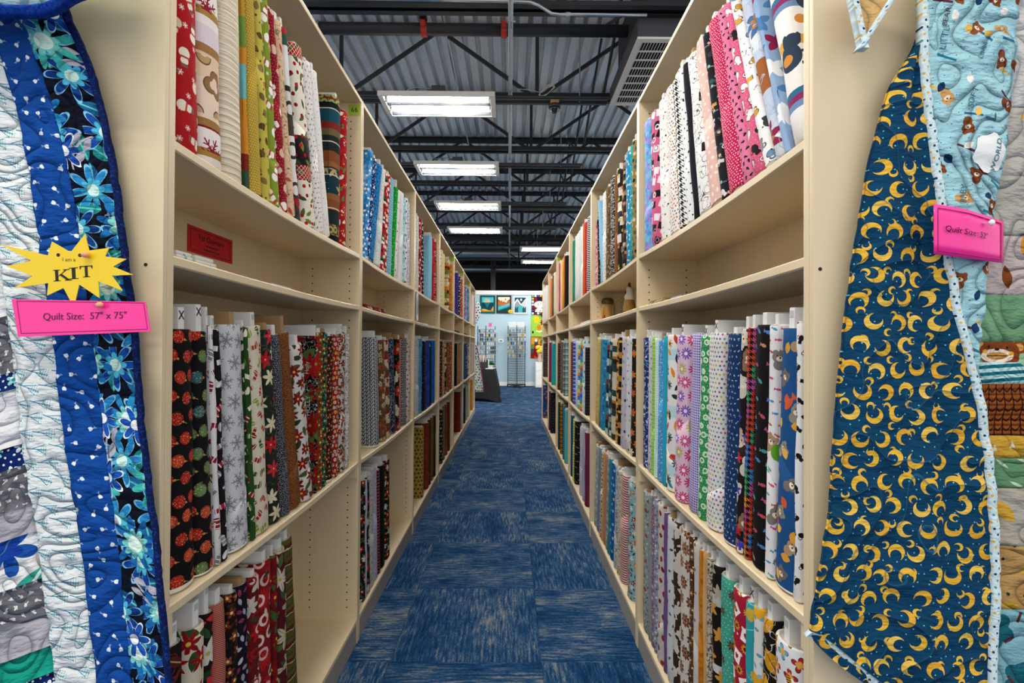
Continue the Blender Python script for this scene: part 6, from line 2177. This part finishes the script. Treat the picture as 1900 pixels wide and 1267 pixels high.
MB().ball((-.022, -.004, .135), .006, .006, .014, 8, 6).build('wattle', plain('rooster_red', '7a1a14', .7), o, smooth=True)
MB().tube((-.02, 0, .155), (-.034, 0, .152), .004, 8, .001).build('beak', plain('rooster_beak', 'b0843c', .6), o)
o.scale = (.87, .87, .87)
tag(o, 'white rooster figurine with red comb and straw skirt on the second right gap shelf', 'figurine')
o = empty('craft_ornament', (-AL - .12, Y0L + 6.3 * WB, TOPZ + .001))
MB().ball((0, 0, .045), .05, .05, .045, 12, 8).build('body', plain('orange_felt', 'c8682c', .9), o, smooth=True)
MB().ball((.02, -.02, .1), .03, .03, .03, 10, 7).build('head', plain('orange_felt', 'c8682c', .9), o, smooth=True)
tag(o, 'small orange stuffed ornament on top of the last left bookcase', 'ornament')

# ------------------------------------------------------------------ open floor beyond the shelves
M_WIRE = plain('black_wire', '1f2126', .5, .3)


def pic_mat(name, fn):
    m = new_mat(name)
    x, y = uvxy()
    finish(fn(x, y), .9, 0, .1)
    return m


def frame_mix(x, y, inner, bc, w=.1):
    return mix(bc, inner, lt(ab(x - .5), .5 - w) * lt(ab(y - .5), .5 - w * .85))


def sunset(x, y):
    r = rad(x - .47, (y - .62) * 1.15)
    c = mix('58b8c4', 'e8c070', lt(r, .1))
    c = mix(c, 'e6d4a0', gt(r, .12) * lt(r, .23) * lt(fr(at2(y - .62, x - .47) * 3.5), .4))
    c = mix(c, '14404c', lt(y, .61))
    c = mix(c, '1f7080', lt(y, .61) * lt(ab(x - .47), (y - .3) * .6))
    c = mix(c, 'd8a83c', lt(y, mx(.22 + sn(x * 7) * .04, (x - .55) * 1.3 - .02)) * lt(y, .72))
    c = mix(c, 'b8882c', lt(y, .16 + sn(x * 9 + 1.0) * .03))
    return frame_mix(x, y, c, mix('0f4a4c', '1c6a64', nz(x, y, 30)), .12)


def canyon(x, y):
    c = mix('e8dcc8', 'c89038', m_ell(x - .6, y - .78, .06, .06))
    c = mix(c, 'b05a34', lt(y, .74 + sn(x * 16) * .05 - lt(ab(x - .55), .16) * .12))
    c = mix(c, '5a7a70', lt(y, .6 + sn(x * 20) * .02))
    c = mix(c, 'c8642c', lt(y, .56 - ab(x - .5) * -.2))
    c = mix(c, '2f8f94', lt(y, .46 + sn(x * 8 + 1) * .05))
    c = mix(c, '5ab4b8', lt(ab(y - .34 - (x - .3) * .3), .07))
    c = mix(c, '12454e', lt(y, .26 - (.5 - x) * .3))
    return frame_mix(x, y, c, mix('2c2420', '4a4038', nz(x, y, 40)), .11)


def mountain(x, y):
    c = mix('12404c', 'eef0ee', m_ell(x - .55, y - .78, .07, .06))
    c = mix(c, '8c8e90', lt(y, .82 - ab(x - .3) * 1.2))
    c = mix(c, 'b8babc', lt(y, .86 - ab(x - .86) * 1.0))
    c = mix(c, 'd0d2d2', lt(ab(y - .8 + ab(x - .3) * 1.2), .06) * lt(y, .82))
    c = mix(c, '4aa4ac', lt(y, .42 - ab(x - .5) * .5 + .1) * lt(ab(x - .5), .17))
    c = mix(c, '17545c', lt(y, .3 + ab(sn(x * 24)) * .12) * gt(ab(x - .5), .14))
    return frame_mix(x, y, c, mix('b4bcc0', 'd4d8d8', nz(x, y, 30)), .12)


def snowman(x, y):
    c = mix('6a1420', '1a1414', lt(ab(x - .5), .14) * gt(y, .66) * lt(y, .92))
    c = mix(c, 'e8e8e4', mx(m_ell(x - .5, y - .5, .33, .17), m_ell(x - .5, y - .16, .27, .18)))
    c = mix(c, 'd08a3c', m_ell(x - .42, y - .48, .08, .025))
    c = mix(c, '1a1414', mx(m_dot(x - .42, y - .56, .025), mx(m_dot(x - .58, y - .56, .025), m_dot(x - .55, y - .2, .03))))
    q = pick(wn(fl(x * 6), fl(y * 7), 3.0)[0], ['8c1c24', 'c8922c', '3a4a9c', 'd8dce0', '1a1618', '6aa08c'])
    b = mix('120f10', q, lt(ab(fr(x * 6) - .5), .36) * lt(ab(fr(y * 7) - .5), .36))
    return frame_mix(x, y, c, b, .17)


def flowers(x, y):
    c = mix('7fc03a', 'a8d45a', nz(x, y, 9))
    for cx, cy, r_, col, n_ in ((.33, .82, .2, 'e6c21c', 10), (.72, .66, .17, '98161c', 8), (.5, .44, .16, 'dd7a24', 8)):
        c = mix(c, col, m_pet(x - cx, y - cy, n_, r_, .6))
    c = mix(c, 'e0ecc0', lt(ab(y - .24 - sn(x * 22) * .02), .03) * gt(x, .3))
    c = mix(c, '2a2412', m_dot(x - .12, y - .2, .06))
    return c


def apple(x, y):
    q = pick(wn(fl(x * 4.5), fl(y * 4.5), 8.0)[0], ['c8561c', 'd89a2c', '8c1c14', '2a4a64', 'e0c088', '6a8a34'])
    c = mix(q, '8a1416', mx(m_ell(x - .42, y - .36, .26, .3), m_ell(x - .66, y - .36, .26, .3)))
    c = mix(c, '4a6a24', m_ell((x - .68) * .8 + (y - .8) * .6, (y - .8) * .8 - (x - .68) * .6, .16, .09))
    return mix(c, 'ece4d4', lt(ab(y - .84), .07) * lt(ab(x - .32), .09 - ab(y - .84) * .6))


def wall_quilt(x0, x1, y0, y1, name, fn, lab):
    p0, p1 = at(x0, y1, WALL_Y - .03), at(x1, y0, WALL_Y - .03)
    o = empty('wall_quilt', ((p0.x + p1.x) / 2, WALL_Y - .012, p0.z))
    w, h = (p1.x - p0.x) / 2, p1.z - p0.z
    n = 10
    v, uv, f = [], [], []
    for j in range(n + 1):
        for i in range(n + 1):
            v.append((-w + 2 * w * i / n, -.004 + .003 * math.sin(i * 1.3 + j), h * j / n)); uv.append([i / n, j / n])
    N = len(v)
    for j in range(n):
        for i in range(n):
            a = j * (n + 1) + i
            f.append((a, a + 1, a + n + 2, a + n + 1)); f.append((N + a, N + a + n + 1, N + a + n + 2, N + a + 1))
    v += [(q[0], .008, q[2]) for q in v]
    mobj('quilt_top', v, f, pic_mat(name, fn), o, uvs=uv + uv)
    m = MB()
    for b in ((-w, -w + .015, 0, h), (w - .015, w, 0, h), (-w, w, 0, .015), (-w, w, h - .015, h)):
        m.box(b[0], b[1], -.009, .009, b[2], b[3])
    m.build('binding', plain(name + '_binding', {'sunset_quilt': '123f42', 'canyon_quilt': '241d1a', 'mountain_quilt': 'a8aeb2', 'snowman_quilt': '120f10', 'flower_quilt': '8cbc4a', 'apple_quilt': '9c3a1c'}[name], .9), o)
    tag(o, lab, 'quilt')


wall_quilt(890.5, 919, 548, 581.5, 'sunset_quilt', sunset, 'teal wall quilt of a sun setting over a yellow beach')
wall_quilt(921, 949, 548, 581.5, 'canyon_quilt', canyon, 'brown edged wall quilt of orange cliffs along a river')
wall_quilt(951.5, 979.5, 548.5, 583, 'mountain_quilt', mountain, 'grey edged wall quilt of moonlit mountains')
wall_quilt(986, 1016, 546, 584, 'snowman_quilt', snowman, 'black and red wall quilt of a snowman in a top hat')
wall_quilt(985, 1016, 585.5, 624, 'flower_quilt', flowers, 'lime green wall quilt with yellow, red and orange flowers')
wall_quilt(984.5, 1016, 625, 665, 'apple_quilt', apple, 'orange patchwork wall quilt with a red apple')
p = at(947, 578, WALL_Y - .06)
o = empty('paper_flower', tuple(p))
m = MB()
for i in range(8):
    t = math.pi / 4 * i
    m.ball((.045 * math.cos(t), .0, .035 * math.sin(t)), .035, .015, .028, 8, 6)
m.build('petals', plain('yellow_paper', 'e8c41c', .8), o, smooth=True)
MB().ball((0, -.012, 0), .03, .015, .025, 8, 6).build('flower_centre', plain('yellow_centre', 'd8a818', .8), o, smooth=True)
tag(o, 'yellow paper flower at the corner of the canyon wall quilt', 'decoration')
p = at(1008, 583, WALL_Y - .06)
o = empty('tree_skirt', tuple(p))
MB().prism([(-.14, .02), (.12, .16), (.12, -.15), (.02, -.15)], -.006, .03).build('cloth', plain('black_print_cloth', '1c1414', .9, grain=.6, gscale=40), o)
MB().prism([(-.14, .03), (.12, .17), (.12, .14), (-.12, .005)], -.009, .028).build('orange_edge', plain('orange_edge', 'b0602c', .9), o)
tag(o, 'black pointed cloth with orange edge hanging between two wall quilts', 'cloth')
p = at(929.5, 632.5, WALL_Y - .02)
o = empty('thermostat', (p.x, WALL_Y - .018, p.z))
pbox('thermostat_case', M_WHITE, (-.075, .075, -.012, .018, -.055, .055), o, bevel=.008)
pbox('thermostat_screen', plain('lcd_grey', '7a7f78', .3), (-.04, .04, -.014, -.012, -.025, .025), o)
tag(o, 'white thermostat on the pale blue wall between the wire racks', 'thermostat')


def spinner(xc, y, w, lab, ztop):
    c = at(xc, 640, y)
    o = empty('wire_rack', (c.x, y, 0))
    m = MB()
    a = [(-w, .18), (0, -.22), (w, .18)]
    m.prism([(0, 0)] * 3, 0, 0) if False else None
    pr = [(-w * 1.08, .22, .05), (0, -.28, .05), (w * 1.08, .22, .05)]
    v = pr + [(p[0], p[1], .085) for p in pr]
    MB().add(v, [(0, 2, 1), (3, 4, 5), (0, 1, 4, 3), (1, 2, 5, 4), (2, 0, 3, 5)]).build('rack_base', M_WIRE, o)
    for p in pr:
        MB().tube((p[0] * .95, p[1] * .95, 0), (p[0] * .95, p[1] * .95, .05), .022, 10).build('caster', M_WIRE, o)
    for p in a:
        MB().tube((p[0], p[1], .08), (p[0], p[1], ztop), .011, 8).build('rack_post', M_WIRE, o)
    panels = []
    for p, q in ((a[0], a[1]), (a[1], a[2]), (a[0], a[2])):
        m = MB()
        for i in range(1, 7):
            t = i / 7
            m.tube((p[0] + (q[0] - p[0]) * t, p[1] + (q[1] - p[1]) * t, .1), (p[0] + (q[0] - p[0]) * t, p[1] + (q[1] - p[1]) * t, ztop - .12), .0038, 4)
        z = .12
        while z < ztop - .1:
            m.tube((p[0], p[1], z), (q[0], q[1], z), .0038, 4)
            z += .076
        g = m.build('wire_grid', M_WIRE, o)
        g['kind'] = 'stuff'
        g['label'] = 'grid of thin black wires'
    tag(o, lab, 'rack')
    return o, a


PK = [plain('white_pack', 'd4d6d8', .5), plain('grey_pack', '8c9094', .5), plain('dark_pack', '2c2e34', .5), plain('tan_pack', 'c8b89c', .5), plain('blue_pack', '4a6a9c', .5), plain('yellow_pack', 'd8b838', .5)]
PME = {}


def packs(o, a, z0, rows_, lab, grp, seed, rowdz=.13):
    rr = random.Random(seed)
    for fc, (p, q) in (('left', (a[0], a[1])), ('right', (a[1], a[2]))):
        d = Vector((q[0] - p[0], q[1] - p[1], 0))
        nrm = Vector((d.y, -d.x, 0)).normalized()
        ang = math.atan2(d.y, d.x)
        for r in range(rows_):
            n = 5
            for i in range(n):
                if rr.random() < .12: continue
                mi = rr.choices(range(6), (6, 5, 4, 1, .6, .6))[0]
                if mi not in PME:
                    x = MB().box(-.027, .027, -.006, .006, -.1, -.015).box(-.004, .004, -.09, .002, -.012, -.006)
                    b = x.build('notion_pack', PK[mi], None)
                    PME[mi] = b.data
                else:
                    b = link(bpy.data.objects.new('notion_pack', PME[mi]))
                t = (i + .5) / n
                w = o.location + Vector((p[0], p[1], 0)) + d * t + nrm * .03
                b.location = (w.x, w.y, z0 - r * rowdz)
                b.rotation_euler = (0, 0, ang)
                tag(b, ('white', 'grey', 'dark', 'tan', 'blue', 'yellow')[mi] + ' carded notion, %s row, %s face of %s' % (('top', 'second', 'third', 'fourth', 'fifth', 'sixth', 'lowest')[r], fc, lab), 'package', grp)


o, a = spinner(958.5, 15.72, .27, 'black wire spinner rack standing alone before the blue wall', 1.93)
packs(o, a, 1.82, 7, 'the wire rack by the drawers', 'notions on the middle wire rack', 3)
MB().box(-.25, -.008, -.005, .005, 1.88, 2.05).box(.008, .25, -.005, .005, 1.88, 2.05).build('rack_header', plain('white_header_card', 'd8dcde', .6), o)
o, a = spinner(902, 15.4, .27, 'black wire spinner rack behind the black draped table', 1.9)
packs(o, a, 1.8, 7, 'the rack behind the table', 'notions on the left wire rack', 9)
p = at(910, 603, 15.3)
tag(pbox('paper_note', plain('pink_note', 'f060a8', .7), (-.05, .05, -.001, .001, -.06, .06), loc=(p.x, 15.2, p.z)), 'pink paper note on top of the left wire rack', 'note')
o = bpy.data.objects['paper_note']
MB().tube((0, .002, -.07), (0, .002, -.13), .003, 6).build('note_clip', M_WIRE, o)

# white chest of drawers with flowers
o = empty('drawer_chest', (1.24, 15.85, 0))
pbox('chest_body', M_WHITE, (-.4, .4, -.23, .23, .0, .76), o, bevel=.003)
pbox('chest_top', M_WHITE, (-.41, .41, -.24, .235, .762, .79), o, bevel=.003)
for k in range(3):
    pbox('drawer', plain('white_drawer_front', 'f2f2f0', .5), (-.39, .39, -.25, -.232, .05 + k * .235, .05 + k * .235 + .226), o, bevel=.003)
tag(o, 'white chest of three drawers against the blue wall', 'dresser')
c = at(1001.5, 671, 15.75)
o = empty('flower_vase', (c.x, 15.78, .7905))
MB().lathe([(.07, 0), (.075, .02), (.06, .12), (.055, .2), (.075, .27)], n=16).build('vase', plain('patterned_vase', 'c8b09a', .5, grain=.4, gscale=30), o, smooth=True)
rr = random.Random(4)
for i in range(14):
    t, q = rr.uniform(0, 6.28), rr.uniform(.02, .13)
    MB().ball((q * math.cos(t) * 1.1, q * math.sin(t), .36 + rr.uniform(-.06, .12)), .075, .07, .062, 8, 6).build('flower_head', plain('yellow_mum', 'ecd24a', .9, grain=.3, gscale=40), o, smooth=True)
for i in range(6):
    t = rr.uniform(0, 6.28)
    MB().tube((0, 0, .2), (.09 * math.cos(t), .09 * math.sin(t), .33), .012, 6, .004).build('leaf_stem', plain('dark_leaf', '2c3a1c', .8), o)
tag(o, 'vase of yellow flowers standing on the white drawers', 'vase')
c = at(1012, 670, 15.7)
o = empty('green_plush', (c.x, 15.7, .7905))
MB().ball((0, 0, .05), .07, .06, .05, 10, 7).ball((-.03, -.02, .1), .04, .04, .04, 8, 6).build('body', plain('lime_plush', '8cb82c', .9), o, smooth=True)
tag(o, 'small lime green ornament beside the flower vase', 'ornament')

# table draped in black
tb = empty('display_table', (-1.22, 12.3, 0))
pbox('table_top', M_BLACKSTEEL, (-.86, .86, -.72, .72, .70, .735), tb, bevel=.004)
for sx in (-.78, .78):
    for sy in (-.62, .62):
        MB().tube((sx, sy, 0), (sx, sy, .70), .02, 10).build('leg', M_BLACKSTEEL, tb)
tag(tb, 'display table hidden under a black cloth left of the open floor', 'table')
W2, D2, ZT2 = .885, .745, .742
per = []
N = 96
for i in range(N):
    t = i / N * 4
    k, f_ = int(t), t - int(t)
    c = [(-W2, -D2), (W2, -D2), (W2, D2), (-W2, D2)]
    p, q = c[k], c[(k + 1) % 4]
    per.append((p[0] + (q[0] - p[0]) * f_, p[1] + (q[1] - p[1]) * f_, min(f_, 1 - f_)))
v = [(x, y, ZT2) for x, y, e in per]
f = [tuple(range(N))]
prev = 0
for r, (z, out) in enumerate(((.735, .004), (.55, .02), (.3, .05), (.03, .09))):
    b = len(v)
    for i, (x, y, e) in enumerate(per):
        cor = math.exp(-(e / .07) ** 2)
        o_ = out * (.6 + .5 * math.sin(i * .9) * (z < .7)) + cor * (.735 - z) * .26
        L = math.hypot(x / W2, y / D2)
        nx, ny = (x / W2) ** 5, (y / D2) ** 5
        nl = math.hypot(nx, ny) or 1
        zz = max(.004, z - .028 * cor * (z < .1) + (0 if z > .1 else .04 * (1 - cor)))
        v.append((x + nx / nl * o_, y + ny / nl * o_, zz))
    for i in range(N):
        f.append((prev + i, b + i, b + (i + 1) % N, prev + (i + 1) % N))
    prev = b
tc_ = mobj('tablecloth', v, f, M_BLACKCLOTH, None, smooth=True, loc=(-1.22, 12.3, 0))
tag(tc_, 'black cloth draped to the floor over the display table', 'tablecloth')
c = at(898, 684, 11.9)
o = empty('pattern_bin', (c.x, 11.95, ZT2 + .001))
pbox('bin_back', M_BLACKSTEEL, (-.12, .10, .08, .1, 0, .2), o)
pbox('bin_floor', M_BLACKSTEEL, (-.12, .10, -.1, .1, 0, .01), o)
pbox('bin_side', M_WHITE, (.10, .112, -.1, .1, 0, .22), o)
pbox('bin_side', M_BLACKSTEEL, (-.132, -.12, -.1, .1, 0, .2), o)
pbox('bin_front', M_BLACKSTEEL, (-.12, .10, -.11, -.1, 0, .16), o)
tag(o, 'black bin of sewing patterns on the black draped table', 'bin')
for k, (dx, col, lab) in enumerate(((-.08, 'ece6dc', 'white'), (-.04, 'd8b088', 'tan'), (.0, 'eee8e0', 'cream'), (.05, 'd89a6a', 'orange'))):
    b = empty('pattern_envelope', (c.x + dx, 11.95, ZT2 + .014), (0, math.radians(-5), 0))
    pbox('envelope', plain('envelope_' + lab, col, .7), (-.008, .008, -.06, .06, .0, .3), b)
    pbox('envelope_flap', plain('envelope_flap_' + lab, col, .6), (-.010, -.0081, -.06, .06, .24, .3), b)
    tag(b, lab + ' pattern envelope standing in the black bin on the table', 'envelope')
c = at(911, 681, 12.6)
o = empty('potted_plant', (c.x, 12.6, ZT2 + .001))
MB().lathe([(.04, 0), (.05, .06)], n=12).build('pot', M_WHITE, o)
m = MB()
for i in range(12):
    t = i * 2.4
    m.ball((.06 * math.cos(t) * (i % 3) / 2, .06 * math.sin(t) * (i % 3) / 2, .08 + .02 * (i % 4)), .035, .035, .025, 6, 5)
m.build('foliage', plain('dark_green_leaf', '1f5a2a', .8), o)
tag(o, 'small green plant on the black draped table', 'plant')
for k, (x, yy) in enumerate(((908, 11.75), (913, 12.1))):
    c = at(x, 684, yy)
    b = empty('paper_stack', (c.x, yy, ZT2 + .001))
    pbox('paper_sheet', plain('grey_white_paper', 'ccd2dc', .6), (-.09, .09, -.06, .06, 0, .012), b)
    pbox('paper_sheet', M_WHITE, (-.08, .085, -.055, .05, .0125, .018), b, rot=(0, 0, .15))
    tag(b, 'stack of papers on the black draped table, the %s one' % ('nearer', 'farther')[k], 'paper')

# polka dot quilt on the far end of the left row
QD = empty('dotted_quilt', (0, 0, 0))
YQ = Y0L + 7 * WB
rt = [(560, 889), (575, 893), (590, 889), (600, 884), (630, 880), (645, 885), (665, 889), (690, 893), (715, 896.5), (727, 897.5)]
m_pd = fabric_mat('white_polka_print', ('dfe4e8', ('dot', .05, .015, ['1f8a8c', '22305c', '8ab83c', '3a3a8c', '1f9a6c'], {'jit': .5}),), False, 0, 1.0)


def Pd(a, py):
    x1 = smooth_interp(rt, py)
    p = at(x1 - 40 + 40 * a, py, YQ + .05)
    return (p.x, YQ + .0015 + .006 * (1 + math.sin(a * 9)), p.z)


sheet('quilt_top', Pd, 0, 1, 560, 727, 10, 30, m_pd, QD, lambda a, py: (Pd(a, py)[0], Pd(a, py)[2]), .01)
sheet('binding', lambda k, py: Vector(at(smooth_interp(rt, py) - .6 + k, py, YQ + .0015)), 0, 1.2, 640, 727, 2, 24, plain('magenta_binding', 'a82a6c', .9), QD, None, .02)
tag(QD, 'white polka dot quilt hanging at the far end of the left shelf row', 'quilt')
